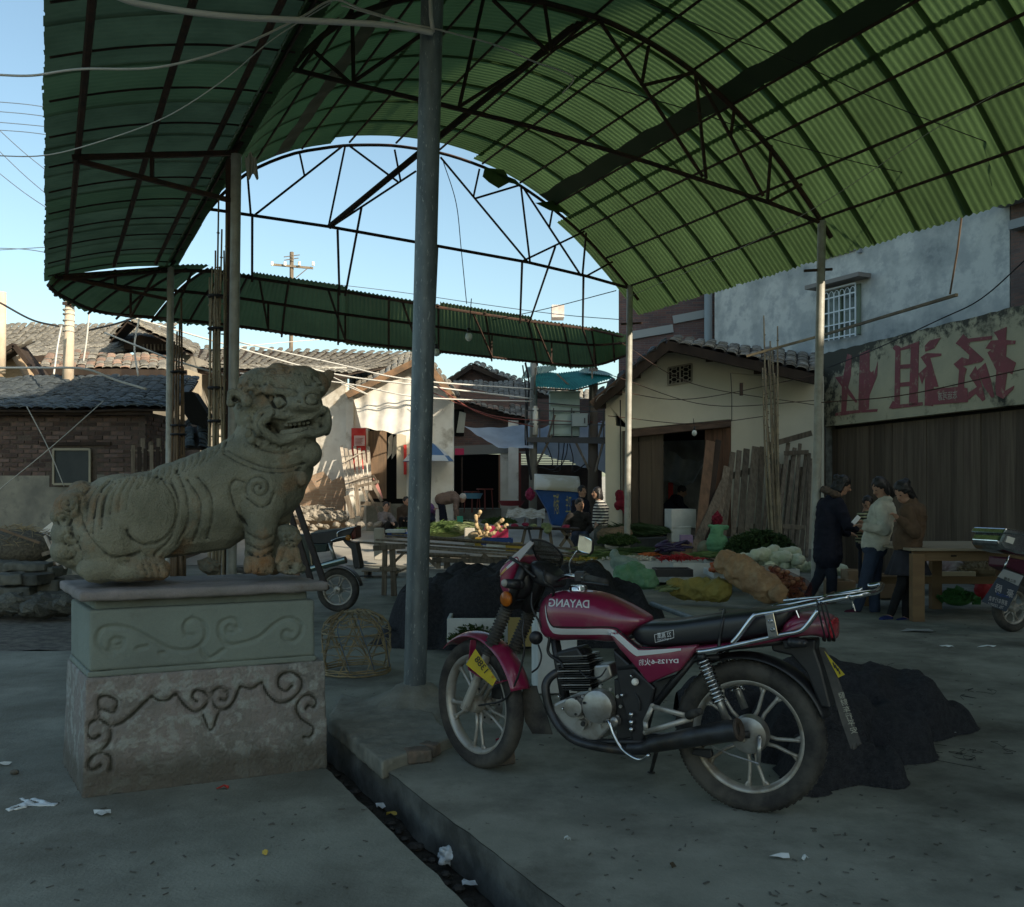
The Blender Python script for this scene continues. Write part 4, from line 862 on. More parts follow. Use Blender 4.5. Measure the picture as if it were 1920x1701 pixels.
wht=mat('white_grille',(.72,.76,.78),.5)
for i in range(8):
 mb=MB();f_=i/7;x=x0+(x1-x0)*f_;mb.tube([(x,-.16,z0-.05),(x,-.16,z1+(.0 if i in(0,7)else-.12))],.017,6);mb.build('grille_bar',wht,wn)
for f_ in(0.,.26,.52,.82,1.):mb=MB();mb.bar((x0,-.16,z0+(z1-z0)*f_),(x1,-.16,z0+(z1-z0)*f_),.026,.026);mb.build('grille_rail',wht,wn)
for i in range(7):
 x=x0+(x1-x0)*(i+.5)/7;w_=(x1-x0)/14;mb=MB();mb.tube([(x+w_*math.cos(a*math.pi/8),-.16,z1-.2+.14*math.sin(a*math.pi/8))for a in range(9)],.009,5);mb.build('grille_arch',wht,wn)
mb=MB();mb.box(((x0+x1)/2+.03,-.14,z1+.12),(x1-x0+.5,.45,.09));mb.build('window_hood',mat('hood',(.24,.22,.2),.9),BB)
va=fb.L(1545,486);vb=fb.L(1612,448);mb=MB();mb.box(((va.x+vb.x)/2,-.006,(va.z+vb.z)/2),(vb.x-va.x,.03,vb.z-va.z));vn=mb.build('louvre_vent',dark,BB)
for i in range(7):z=va.z+(vb.z-va.z)*(i+.5)/7;mb=MB();mb.box(((va.x+vb.x)/2,-.03,z),(vb.x-va.x,.05,.045),m=Matrix.Rotation(.5,3,'X'));mb.build('louvre',mat('louvre_grey',(.28,.3,.32),.8)if i==0 else MATS['louvre_grey'],vn)
mb=MB();mb.bar((vb.x+.03,-.04,va.z-.1),(vb.x+.03,-.04,vb.z+.5),.08,.08);mb.bar((va.x+.7*(vb.x-va.x)-.3,-.06,va.z),(va.x+.7*(vb.x-va.x)-.3,-.06,vb.z+.3),.05,.05);mb.build('vent_frame',MATS['louvre_grey'],vn)
B2=B1+Vector((.05,-.02,0));bk=thing('brick_flank','brick flank with projecting concrete slab at the far right edge','building',B2,ba);fk=Fr(B2,ba)
mb=MB();mb.prism([(0,-.06,0),(14,-.06,0),(14,-.06,11),(0,-.06,11)],(0,5,0));mb.build('wall',brickfar,bk)  # wall lengthened and raised out of view to shade the cream house
for(px0,py0,py1,dd)in((1895,415,432,.25),(1850,362,385,.5)):
 a=fk.L(px0,py0,-dd);b=fk.L(px0,py1,-dd);mb=MB();mb.box((a.x+2,-dd/2-.065,(a.z+b.z)/2),(4,dd,abs(a.z-b.z)));mb.build('concrete_slab',mat('slab',(.3,.31,.31),.9)if dd==.25 else MATS['slab'],bk)
TY=27;O=Vector((P(1160,0,TY).x,TY,0));bt=thing('brick_tower','bare brick side wall with concrete bands and a grey pipe, behind the cream gable','building',O,-.12);ft=Fr(O,-.12)
a=ft.L(1162,640);b=ft.L(1338,560);mb=MB();mb.prism([(0,0,0),(b.x+.6,0,0),(b.x+.6,0,10),(0,0,10)],(0,6,0));mb.build('wall',brickmat('brown_brick_courses',(.19,.10,.085),(.12,.08,.08),(.16,.14,.13)),bt)
for(y0,y1,x0_,x1_)in((630,642,1180,1262),(600,616,1262,1335)):
 p=ft.L(x0_,y0,-.03);p2=ft.L(x1_,y0-14,-.03);mb=MB();mb.bar(p,p2,.08,.22);mb.build('concrete_band',mat('band',(.36,.37,.36),.9)if y0==630 else MATS['band'],bt)
p=ft.L(1328,560,-.2);mb=MB();mb.tube([(p.x,-.2,0),(p.x,-.2,9)],.11,14);mb.build('drain_pipe',mat('drain_grey',(.33,.37,.38),.6),bt,smooth=True)
Dn=Vector((.66,.75,0)).normalized();an=math.atan2(Dn.y,Dn.x)
def block(O,L_,Hh,dep,label,nf):  # unseen buildings, placed and sized to cast shade over the foreground
 t_=thing('shade_building',label,'building',O,an);mb=MB();mb.box((L_/2,-dep/2,Hh/2-.1),(L_,dep,Hh));mb.build('wall',plaster,t_)
 mb=MB();mb.box((L_/2,-dep/2,Hh),(L_+.3,dep+.6,.2));mb.build('roof_slab',concrete2,t_)
 for f_ in range(nf):
  for i in range(int(L_/3)):mb=MB();mb.box((1.6+i*3,.02,1.7+f_*3),(1.3,.06,1.3));mb.build('window',MATS['dark_glass'],t_)
block(Vector((7.5,-14.,0)),14.6,18.,8,'tall unseen plastered block added behind the viewpoint to shade the foreground',5)
block(Vector((16.9,-3.3,0)),12.,12.,8,'lower unseen plastered block added beside the tall one to shade the market',3)
yt=26.;O=P(1055,985,yt);O.z=gz(yt);tp=thing('transformer_platform','raised steel platform on two concrete poles carrying pale green electric cabinets','platform',O)
polem=mat('pole_concrete',(.30,.29,.25),.9,c2=(.22,.21,.18),sc=3,stretch=(1,1,.2))
for(x,w_,y1)in((1000,.11,650),(1112,.14,690)):
 mb=MB();a=P(x-1,992,yt);b=P(x+1,y1,yt);mb.tube([a,b],[w_*1.05,w_*.85],14);mb.build('pole',polem if x==1000 else mat('brown_pole',(.14,.11,.085),.9),tp,off=O,smooth=True)
st=mat('platform_steel',(.09,.085,.08),.7,.3)
mb=MB();mb.bar(P(988,825,yt-.3),P(1140,828,yt-.3),.08,.12);mb.bar(P(988,825,yt+.5),P(1140,828,yt+.5),.08,.12);mb.box(P(1064,823,yt+.1),(2.2,.8,.04));mb.build('deck',st,tp,off=O)
for a,b in(((985,770),(1140,772)),((985,795),(1140,797)),((1010,755),(1135,765))):mb=MB();mb.bar(P(*a,yt-.35),P(*b,yt-.35),.03,.03);mb.build('rail',st,tp,off=O)
for x in(985,1012,1038,1072,1105,1132):mb=MB();mb.bar(P(x,825,yt-.35),P(x,765,yt-.35),.03,.03);mb.build('rail_post',st,tp,off=O)
for a,b in(((1035,815),(1005,875)),((1040,778),(1028,820)),((1132,825),(1116,885)),((1080,830),(1104,880)),((1138,770),(1122,820))):mb=MB();mb.bar(P(*a,yt-.3),P(*b,yt-.2),.05,.05);mb.build('brace',greyw,tp,off=O)
cab=mat('cabinet_green',(.42,.5,.42),.5,c2=(.36,.44,.38),sc=3)
def boxt(name,x0,x1,y0,y1,Y,d,m,label,cat,extra=None):
 a=P(x0,y1,Y);b=P(x1,y0,Y);O_=Vector(((a.x+b.x)/2,Y+d/2,a.z));t_=thing(name,label,cat,O_)
 mb=MB();mb.box((0,0,(b.z-a.z)/2),(b.x-a.x,d,b.z-a.z));mb.build('body',m,t_,bevel=.012)
 W_=b.x-a.x;H_=b.z-a.z
 mb=MB();mb.box((0,-d/2-.012,H_*.45),(W_*.9,.02,H_*.82));mb.build('door',m,t_,bevel=.004)
 mb=MB();mb.box((W_*.3,-d/2-.035,H_*.5),(.03,.03,.14));mb.build('handle',st,t_)
 mb=MB();mb.box((0,0,H_+.02),(W_*1.06,d*1.06,.04));mb.build('cap',m,t_,bevel=.005);return t_
boxt('electric_cabinet',1031,1087,736,818,yt-.25,.6,cab,'tall pale green cabinet half in sunlight on the transformer platform','cabinet')
boxt('meter_box',1072,1102,778,800,yt-.45,.25,mat('meter_grey',(.33,.37,.34),.6),'small grey meter box fixed to the platform rail','box')
ac=thing('awning_roof','turquoise corrugated awning roof bolted over the transformer platform','awning',P(1070,700,yt))
tq=mat('turquoise_sheet',(.02,.22,.2),.5,c2=(.015,.16,.15),sc=3,tr=.35);tg=mat('pale_turquoise_sheet',(.25,.36,.33),.55,tr=.2)
off_=P(1070,700,yt)
def quadc(a,b,c_,d,m,nm):
 a,b,c_,d=[P(*x)for x in(a,b,c_,d)];mb=MB();nv=60
 mb.grid(lambda u,v:a.lerp(b,v).lerp(d.lerp(c_,v),u)+Vector((0,0,.015*math.cos(round(v*nv)*math.pi/2)+.1*math.sin(u*math.pi/2))),4,nv);mb.build(nm,m,ac,off=off_,smooth=True)
quadc((1044,700,yt+.6),(1112,692,yt+.6),(1150,716,yt-.9),(1077,738,yt-.9),tq,'roof_sheet')
quadc((1000,692,yt+.4),(1044,700,yt+.6),(1077,738,yt-.9),(1005,732,yt-.9),tq,'roof_sheet')
quadc((990,688,yt+.2),(1040,685,yt+.5),(1044,700,yt+.6),(976,720,yt-.4),tg,'side_sheet')
quadc((1100,690,yt+.6),(1125,695,yt+.2),(1150,712,yt-.9),(1085,705,yt),tg,'side_sheet')
for a,b in(((1005,728),(1077,732)),((1077,732),(1151,713)),((1044,701),(1077,732)),((1110,692),(1112,760)),((1004,690),(1002,740))):mb=MB();mb.bar(P(*a,yt-.5),P(*b,yt-.5),.04,.04);mb.build('frame_bar',greyw,ac,off=off_)
for k,(a,m_,b)in enumerate((((1022,828),(1035,872),(1008,872)),((1048,830),(1040,880),(1010,876)),((1058,830),(1045,885),(1006,870)),((1068,832),(1075,885),(1100,868)),((1064,832),(1054,870),(1045,876)))):
 mb=MB();mb.tube(spline([P(*a,yt-.2),P((a[0]+m_[0])/2+3,(a[1]+m_[1])/2,yt-.25),P(*m_,yt-.3),P(*b,yt-.15)],8),.016,5)
 tag(mb.build('cable_loop',wireb,smooth=True),'black cable loop sagging beneath the transformer platform','cable','black cable loops under the transformer platform')
mb=MB();mb.tube(spline([P(985,680,yt-.2),P(992,720,yt-.2),P(988,780,yt-.2),P(990,850,yt-.25),P(996,900,yt-.2)],8),.03,6);mb.tube(spline([P(980,685,yt-.22),P(986,740,yt-.2),P(985,830,yt-.2),P(993,890,yt-.2)],8),.02,6)
tag(mb.build('cable_riser',wireb,smooth=True),'thick black cables running down the left pole of the platform','cable')
mb=MB();a=P(1004,815,yt-.3);b=P(1004,765,yt-.3);mb.tube([a,b],.075,12);mb.tube([b,b+Vector((0,0,.05))],.05,10);tag(mb.build('insulator_tube',mat('cream_tube',(.7,.66,.55),.6),smooth=True),'cream coloured tube strapped upright to the left platform pole','tube')
bl=mat('blue_bin',(.02,.09,.30),.5,c2=(.015,.07,.22),sc=3);O=P(1050,985,23.5);O.z=gz(23.5);bn=thing('waste_hopper','large blue waste hopper with rounded cream lid in the lane','hopper',O)
mb=MB();mb.prism([P(1004,918,23.4),P(1085,922,23.4),P(1085,990,23.4),P(1035,985,23.4),P(1028,960,23.4)],(0,1.1,0));mb.build('body',bl,bn,off=O,bevel=.03)
mb=MB();a0=P(1003,918,23.35);a1=P(1088,923,23.35);hh=.38
mb.grid(lambda u,v:a0.lerp(a1,v)+Vector((0,.62-.62*math.cos(u*math.pi),hh*math.sin(u*math.pi))),12,14);o=mb.build('lid',mat('cream_lid',(.5,.45,.33),.7,c2=(.62,.6,.52),sc=1.2,lo=.45,hi=.52),bn,off=O,smooth=True,solid=.03)
mb=MB();mb.prism([a0+Vector((0,.62-.62*math.cos(t*math.pi/8),hh*math.sin(t*math.pi/8)))for t in range(9)],(.02,0,0));mb.prism([a1+Vector((0,.62-.62*math.cos(t*math.pi/8),hh*math.sin(t*math.pi/8)))for t in range(9)],(-.02,0,0));mb.build('lid_end',MATS['cream_lid'],bn,off=O)
text('港环',mat('gold_text',(.45,.4,.15),.7),bn,P(1043,945,23.37)-O,(1,0,0),(0,0,1),.5,cw=.14)
text('卫生',MATS['gold_text'],bn,P(1066,945,23.37)-O,(1,0,0),(0,0,1),.4,cw=.14)
clt=mat('lane_tarp',(.55,.6,.66),.6,c2=(.44,.48,.54),sc=2,tr=.4)
cloth('market_tarp',(P(870,799,27),P(1000,790,27.5),P(1000,843,25.5),P(935,838,25)),clt,'white translucent tarp slung from the shop to the platform pole','tarp',amp=.03,sag=.15,fold=1)
cloth('lane_tarp',(P(1000,800,28),P(1137,790,28),P(1137,886,27.5),P(1000,848,27.5)),mat('blue_tarp',(.42,.48,.56),.6,c2=(.34,.4,.48),sc=2,tr=.4),'pale blue tarp hanging behind the transformer platform','tarp',amp=.07)
bg_=mat('pink_bag',(.35,.03,.08),.5,c2=(.25,.02,.06),sc=8,tr=.2)
def bag(x,y,s,Y,label,m=bg_,name='plastic_bag',sz=(1,.7,1.25)):
 O_=P(x,y,Y);mb=MB();mb.ell((0,0,-s*.1),(s*sz[0],s*sz[1],s*sz[2]),14,10);mb.cap((0,0,s*.6),s*.35,(0,0,s*1.5),s*.12,8)
 o=mb.build(name,m,remesh=s*.12,jit=s*.25,jsc=2.2/s);o.location=O_;return tag(o,label,'bag')
bag(994,927,.13,25.5,'pink carrier bag hanging on the left platform pole')
bag(1345,973,.09,16.0,'dark red plastic bag hanging on the sloping plank beside the doorway',MATS['crimson_cloth'])
up_=thing('utility_pole','distant wooden utility pole with crossarm and aerial above the awning strip','pole',P(546,760,42)*1)
Oq=P(546,760,42)
mb=MB();mb.tube([P(545,760,42),P(547,473,42)],.09,8);mb.build('shaft',greyw,up_,off=Oq)
mb=MB();mb.bar(P(509,496,41.9),P(587,503,41.9),.09,.09);mb.build('crossarm',greyw,up_,off=Oq)
for x in(510,534,561,587):mb=MB();mb.tube([P(x,498,41.8),P(x,491,41.8)],.06,8);mb.build('insulator',whitep,up_,off=Oq)
mb=MB()
for(a,b)in(((532,482),(562,478)),((533,488),(560,484)),((548,472),(548,490)),((555,521),(577,503))):mb.bar(P(*a,41.8),P(*b,41.8),.03,.03)
mb.build('aerial',greyw,up_,off=Oq)
up2=thing('concrete_pole','short sunlit concrete pole bound with pale wire above the shed roof','pole',P(128,706,19.8));Oq=P(128,706,19.8)
mb=MB();mb.tube([P(127,740,19.8),P(131,566,19.8)],[.115,.09],14);mb.build('shaft',mat('sunlit_concrete_pole',(.6,.5,.38),.9,c2=(.5,.4,.3),sc=4),up2,off=Oq,smooth=True)
mb=MB();mb.bar(P(118,569,19.7),P(145,571,19.7),.06,.06);mb.build('crossarm',rust,up2,off=Oq)
for y in(582,590,602,612,622):mb=MB();mb.lathe([(.115,-.012),(.122,0),(.115,.012)],P(129,y,19.8),(0,.1,1),14);mb.build('wire_wrap',wirem,up2,off=Oq)
up3=thing('concrete_pole','cropped concrete pole at the far left edge above the roofs','pole',P(2,640,20));Oq=P(2,640,20)
mb=MB();mb.tube([P(1,700,20),P(2,548,20)],.1,12);mb.build('shaft',MATS['sunlit_concrete_pole'],up3,off=Oq,smooth=True)
plate('chimney_stack',1034,1057,575,598,60,mat('pale_block',(.55,.5,.48),.9,c2=(.4,.35,.33),sc=2),'small pale block rising far off against the sky','chimney',d=1.2)
# ================================================================ stone lion on its pedestal
LO=Vector((-2.084,4.63,-.08));LA_=R(25);fl=Fr(LO,LA_)
stl=mat('lion_stone',(.235,.23,.17),.92,c2=(.15,.15,.11),sc=4,c3=(.24,.135,.065),sc3=2.4,lo3=.52,hi3=.68,bump=1.0,bsc=95,grain=.2)
def groove_shade_lichen(m):  # shade painted into carved hollows by pointiness; edges lightened as lichen
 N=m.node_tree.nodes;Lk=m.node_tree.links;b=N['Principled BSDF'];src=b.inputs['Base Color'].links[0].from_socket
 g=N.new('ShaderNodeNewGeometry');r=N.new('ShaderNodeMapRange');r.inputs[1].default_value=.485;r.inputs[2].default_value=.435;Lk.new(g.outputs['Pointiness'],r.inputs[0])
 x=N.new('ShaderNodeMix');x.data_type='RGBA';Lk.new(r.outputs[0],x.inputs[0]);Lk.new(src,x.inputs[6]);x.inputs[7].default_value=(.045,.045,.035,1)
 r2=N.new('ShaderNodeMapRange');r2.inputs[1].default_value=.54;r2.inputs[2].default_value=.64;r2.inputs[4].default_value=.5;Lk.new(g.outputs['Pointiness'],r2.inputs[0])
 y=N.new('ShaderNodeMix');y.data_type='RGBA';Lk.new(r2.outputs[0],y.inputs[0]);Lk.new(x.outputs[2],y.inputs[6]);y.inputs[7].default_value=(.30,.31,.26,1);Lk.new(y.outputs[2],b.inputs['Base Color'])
groove_shade_lichen(stl)
lion=thing('stone_lion','weathered carved stone guardian lion standing on a two tier cement pedestal','statue',LO,LA_)
BM=.31
def lp(px,py,b=BM):return fl.L(px,py,b)
def surf_b(px,py,b):return fl.L(px,py,b)
PX=1/362.
mb=MB()
def cp(a,ra,b,rb,fb=.8,ba=BM,bb=BM,n=16):mb.cap(lp(*a,ba),ra*PX,lp(*b,bb),rb*PX,n,fb)
def el(a,r,b=BM):mb.ell(lp(*a,b),tuple(x*PX for x in r),20,14)
el((232,985),(98,84,98));el((180,1000),(62,70,88));cp((250,972),84,(400,950),88,.82);cp((330,950),84,(470,905),88,.8);cp((440,905),80,(520,850),78,.82)
cp((300,930),52,(420,890),60,.8);el((505,905),(72,74,78));cp((505,880),70,(520,790),66,.85);cp((470,860),52,(505,800),56,.8);cp((530,900),50,(548,850),44,.9)
cp((555,880),36,(520,960),30,.9)
HB=BM-.02
cp((500,770),66,(545,762),66,.92);el((535,730),(78,64,42));cp((480,735),34,(590,722),30,.9);el((560,790),(52,56,40),HB-.05);el((540,820),(56,52,34),HB-.04);cp((520,700),22,(590,712),18,1.2);el((495,720),(50,56,32));el((560,704),(40,50,20))
el((570,745),(34,44,24),HB-.08);el((560,762),(46,50,20),HB-.12);el((575,850),(30,34,30),HB-.06);el((545,845),(40,44,28),HB-.04)
FB=BM-.155
el((262,975),(86,30,84),FB);el((225,1000),(70,34,76),FB+.03);cp((205,1010),52,(190,1064),30,.7,FB,FB-.01)
cp((175,1072),20,(300,1070),19,1.1,FB-.02,FB-.03);cp((262,1062),24,(300,1068),20,1.,FB-.02,FB-.03);el((190,1066),(42,34,24),FB)
cp((185,1070),20,(290,1070),18,1.1,BM+.13,BM+.13);cp((205,1010),50,(200,1060),30,.7,BM+.12,BM+.12)
el((492,930),(48,30,66),FB+.01);cp((492,950),35,(486,1040),27,1.,FB+.02,FB);cp((484,1050),24,(492,1058),24,1.1,FB-.02,FB-.04)
cp((524,950),30,(505,1040),22,1.,BM+.13,BM+.13);cp((500,1052),22,(512,1060),20,1.,BM+.13,BM+.1)
for i in range(4):cp((466+i*12.5,1048),8.5,(465+i*13,1069),8.5,1.2,FB-.065+.01*abs(i-1.5),FB-.085+.01*abs(i-1.5),10)
for i in range(4):cp((262+i*13,1063),9,(268+i*13,1076),9,1.2,FB-.07,FB-.08,10)
for(a,b,c_,bb)in(((455,748),(436,738),(432,756),HB-.14),((606,712),(618,702),(612,722),HB+.05)):
 cp(a,16,b,10,.8,bb,bb);cp(b,9,c_,8,.8,bb,bb-.01);cp(a,14,c_,9,.7,bb,bb)
el((462,752),(12,10,12),HB-.17)
for(x,y,r_)in((126,950,24),(118,965,22),(128,1000,30),(122,1032,26),(140,950,34),(134,1046,20)):el((x,y),(r_,r_*1.5,r_),BM-.03)
cp((152,926),25,(125,965),24,1.4);cp((135,960),26,(130,1030),24,1.6)
NB=HB-.165
EY=[((523,754),NB+.0),((586,748),NB+.03)]
for(e,bb)in EY:el(e,(11.5,9,11),bb);
cp((566,744),10,(576,748),10,1.,NB-.02,NB-.02);cp((560,752),13,(582,752),11,.9,NB-.01,NB-.0);cp((500,732),9,(548,738),8,1.,NB+.01,NB-.01);cp((572,732),8,(604,730),7,1.,NB,NB+.04)
up=[(498,786),(512,776),(530,780),(552,778),(572,774),(590,776),(606,768)]
for a,b in zip(up[:-1],up[1:]):cp(a,8.5,b,8.5,1.1,NB-.012,NB-.012,10)
up2=[(496,776),(512,768),(530,770)]
for a,b in zip(up2[:-1],up2[1:]):cp(a,9,b,9,1,NB+.005,NB+.005,10)
lo_=[(492,806),(505,818),(524,828),(545,824),(570,812),(592,814),(608,808)]
for a,b in zip(lo_[:-1],lo_[1:]):cp(a,8.5,b,8.5,1.1,NB-.005,NB-.005,10)
el((612,790),(10,20,30),NB+.03);el((486,795),(12,20,24),NB+.02)
for(x,y,r_)in((468,800,8),(466,815,8),(472,825,9),(484,832,10),(500,833,10),(516,836,11),(532,840,11),(465,786,7),(480,850,0)):
 if r_:el((x,y),(r_,r_*.8,r_),NB+(.02 if y<830 else.03))
rr=random.Random(2)
for k in range(60):
 t=k/59;x=452+150*t+rr.uniform(-5,5);y=738-36*math.sin(t*2.6)+rr.uniform(-14,14)+8*t;
 if y>745:continue
 el((x,y),(6,6,5.5),NB+.045+rr.uniform(-.01,.015)-(.02 if y>720 else-.03))
for k in range(0):
 t=k/21;x=262+190*t;y=np.interp(x,[262,330,400,440,455],[893,870,836,800,770])+8;cp((x,y),9,(x-10,y+20),6,.8,BM-.06,BM-.12,8)
for k in range(0):t=k/8;x=160+100*t;y=920-30*t;cp((x,y-10),9,(x-14,y+20),6,.8,BM-.08,BM-.15,8)
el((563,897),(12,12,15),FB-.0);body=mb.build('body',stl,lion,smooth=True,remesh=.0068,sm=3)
jitter(body,.004,16,4)
def front(paths2,bofs,ob=None):
 out=[];me=(ob or body).data;from mathutils.bvhtree import BVHTree
 bv=BVHTree.FromPolygons([v.co for v in me.vertices],[p.vertices for p in me.polygons])
 o=fl.I((0,0,H))
 for p in paths2:
  q_=[]
  for(x,y)in p:
   d=(fl.I(P(x,y,5))-o).normalized();h=bv.ray_cast(o,d)
   if h[0]is not None:q_.append(h[0])
  if len(q_)>1:out.append(q_)
 return out
def spiral(cx_,cy_,r0,turns,a0,dirn=1,n=40,sq=1.):return[(cx_+r0*(1-i/n*.9)*math.cos(a0+dirn*i/n*turns*2*math.pi),cy_+sq*r0*(1-i/n*.9)*math.sin(a0+dirn*i/n*turns*2*math.pi))for i in range(n+1)]
def s2(pts):return[(v.x,v.y)for v in spline([Vector((a,b,0))for a,b in pts],8)]
grooves=[spiral(262,975,88,.8,-1.2)[:30],spiral(486,915,27,1.6,2.6),s2([(462,905),(440,900),(432,920),(445,960),(462,985)]),s2([(462,935),(485,950),(505,945),(515,925)]),s2([(420,850),(450,868),(490,882),(530,885),(565,878)]),s2([(424,843),(460,862),(500,875),(540,878),(570,870)]),s2([(435,770),(428,800),(420,845)]),s2([(330,880),(350,930),(352,980),(335,1020)]),s2([(352,900),(376,940),(372,990),(362,1015)]),s2([(372,895),(396,930),(398,975),(388,1010)]),s2([(318,895),(336,945),(320,1010),(290,1040)]),s2([(150,930),(158,990),(200,1040),(232,1045),(262,1036)]),s2([(125,940),(135,1000),(150,1030)]),s2([(205,900),(180,940),(172,1000)]),s2([(215,905),(195,940),(190,990)]),s2([(462,1000),(490,1012),(512,1006)]),s2([(462,1036),(485,1042),(512,1036)]),s2([(460,1020),(488,1030),(514,1022)]),s2([(478,838),(500,846),(530,850),(556,842)]),s2([(500,742),(516,768),(510,790)]),s2([(492,775),(480,795),(490,815)])]
for k in range(14):
 x=270+k*13;y=np.interp(x,[262,330,400,450],[893,872,838,800]);grooves.append(s2([(x,y-2),(x-3,y+14),(x-13,y+26)]))
for(x,y)in((470,712),(490,702),(512,697),(538,695),(462,730),(484,722),(452,700),(478,768),(462,772),(500,716),(560,700),(584,712)):grooves.append(spiral(x,y,9,1.3,x,n=16))
for k in range(7):x=160+k*15;grooves.append(s2([(x+8,915-k*4),(x-8,940-k*3),(x-14,980-k*4)]))
for k in range(5):grooves.append(s2([(478+k*4,705+k*4),(520+k*5,700+k*5),(560+k*6,706+k*4),(598,716+k*2)]))
for k in range(4):grooves.append(spiral(*[(124,945),(118,972),(130,1008),(124,1036)][k],18,1.3,0))
for k in range(3):grooves.append([(459+12.5*(k+1),1042),(459+12.8*(k+1),1072)]);grooves.append([(256+13*(k+1),1058),(262+13*(k+1),1078)])
for(x,y)in((484,832),(500,833),(516,836),(532,840),(466,815)):grooves.append(spiral(x,y,7,1.2,0,n=14))
carve(body,front(grooves[:21],0),.0145,.0105);carve(body,front(grooves[21:],0),.011,.0055)
carve(body,front([s2([(504,797),(530,803),(560,799),(588,793)]),s2([(504,800),(518,806),(524,802)]),s2([(530,808),(560,802),(590,797)])],0),.024,.075)
carve(body,front([s2([(440,748),(448,756),(446,764)])],0),.02,.03)
for(e,bb)in EY:carve(body,front([[(e[0]+13*math.cos(a/3),e[1]+12*math.sin(a/3))for a in range(20)]],0),.009,.014)
carve(body,front([[(562,752),(563,752.5)],[(577,750),(578,750.5)]],0),.012,.02)
mb=MB()
for i in range(6):a=lp(536+i*8.2,797-i*.9,NB+.012);mb.box(a,(.018,.02,.016))
mb.build('teeth',stl,lion,bevel=.003)
mb=MB();mb.cap(lp(530,812,NB+.02),.016,lp(590,802,NB+.03),.014,10,1);mb.build('tongue',stl,lion,smooth=True)
mb=MB();mb.ell(lp(566,898,FB-.02),(.032,.032,.042),16,12);mb.build('bell',stl,lion,smooth=True)
cub=MB();mb=cub;CB=FB-.05
def ce(a,r,b=CB):mb.ell(lp(*a,b),tuple(x*PX for x in r),14,10)
ce((540,1040),(23,22,30));ce((542,1002),(22,22,18));ce((550,1010),(16,22,12),CB-.02);ce((538,992),(18,20,9));ce((530,1062),(12,16,14),CB-.02);ce((556,1060),(12,16,16),CB-.02);ce((545,1072),(18,24,6),CB-.02);ce((562,1066),(12,16,9),CB)
for(x,y)in((532,1004),(533,1012),(538,1019),(546,1022),(555,1020),(560,1013)):ce((x,y),(4,5,4),CB-.05)
for(x,y)in((544,1001),(556,1001)):ce((x,y),(3.4,4,3.2),CB-.06)
ce((551,1007),(4,6,3.5),CB-.07)
for i in range(3):ce((536+i*8,1074),(4,8,4),CB-.07)
mb.cap(lp(528,1030,CB-.04),7*PX,lp(520,1052,CB-.04),6*PX,8);mb.cap(lp(555,1032,CB-.04),7*PX,lp(560,1052,CB-.05),6*PX,8)
cb_=mb.build('cub',stl,lion,remesh=.0055,sm=2,jit=.003,jsc=30)
carve(cb_,[[lp(x,y,CB-.065)for(x,y)in p]for p in(s2([(540,1014),(548,1016),(558,1013)]),s2([(530,1028),(545,1030),(560,1028)]),[(545,1062),(544,1075)])],.012,.01)
O_=fl.W(lp(392,1062,BM-.1));rk=bpy.data.objects.new('loose_rock',RKg[2].copy());link(rk);rk.data.materials[0]=stl;rk.location=O_;rk.scale=(.066,.06,.056);rk.rotation_euler=(.2,.3,1);tag(rk,'jagged loose rock on the pedestal between the legs of the stone lion','rock')
ped=thing('pedestal','two tier cement pedestal with carved scrolls and flaking pinkish render under the lion','pedestal',LO,LA_)
pkm=mat('pink_render',(.235,.21,.195),.93,c2=(.18,.175,.16),sc=3,c3=(.28,.29,.27),sc3=11,lo3=.5,hi3=.58,bump=1.4,bsc=45,grain=.14)
grm=mat('green_grey_render',(.20,.235,.205),.93,c2=(.16,.185,.165),sc=2,c3=(.11,.1,.08),sc3=2.5,lo3=.6,hi3=.8,bump=.35,bsc=60,grain=.08)
def dark_bands(m,zlo,zhi,inv=False):  # brown-dark band with a noisy edge; inv puts it at the top
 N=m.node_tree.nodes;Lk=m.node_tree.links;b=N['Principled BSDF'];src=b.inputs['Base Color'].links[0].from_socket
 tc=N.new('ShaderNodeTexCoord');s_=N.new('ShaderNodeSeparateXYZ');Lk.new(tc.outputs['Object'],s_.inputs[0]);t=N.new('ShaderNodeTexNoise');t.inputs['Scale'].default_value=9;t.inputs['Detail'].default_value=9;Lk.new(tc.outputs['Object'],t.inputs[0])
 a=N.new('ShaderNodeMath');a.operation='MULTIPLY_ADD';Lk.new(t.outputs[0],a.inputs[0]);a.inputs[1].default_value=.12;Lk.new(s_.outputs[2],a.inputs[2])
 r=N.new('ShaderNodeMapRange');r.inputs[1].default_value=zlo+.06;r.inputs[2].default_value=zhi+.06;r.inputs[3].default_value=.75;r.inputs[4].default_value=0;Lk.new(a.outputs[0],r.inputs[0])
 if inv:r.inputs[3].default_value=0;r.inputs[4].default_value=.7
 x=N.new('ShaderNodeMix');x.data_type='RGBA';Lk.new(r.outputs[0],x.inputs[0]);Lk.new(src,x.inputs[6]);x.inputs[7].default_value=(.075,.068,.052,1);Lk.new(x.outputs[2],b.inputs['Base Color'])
dark_bands(pkm,.10,.2)
dark_bands(grm,.90,.98,True)
groove_shade_lichen(pkm)
def tierp(z,ins):
 return ins
def loc(px,py,b=0.):return fl.L(px,py,b)
zt2=loc(147,1110,-.02).z;zs2=loc(147,1130,-.02).z;zmid0=loc(156,1266,.02).z;zlow=loc(150,1275,0).z
Lx=loc(612,1440).x
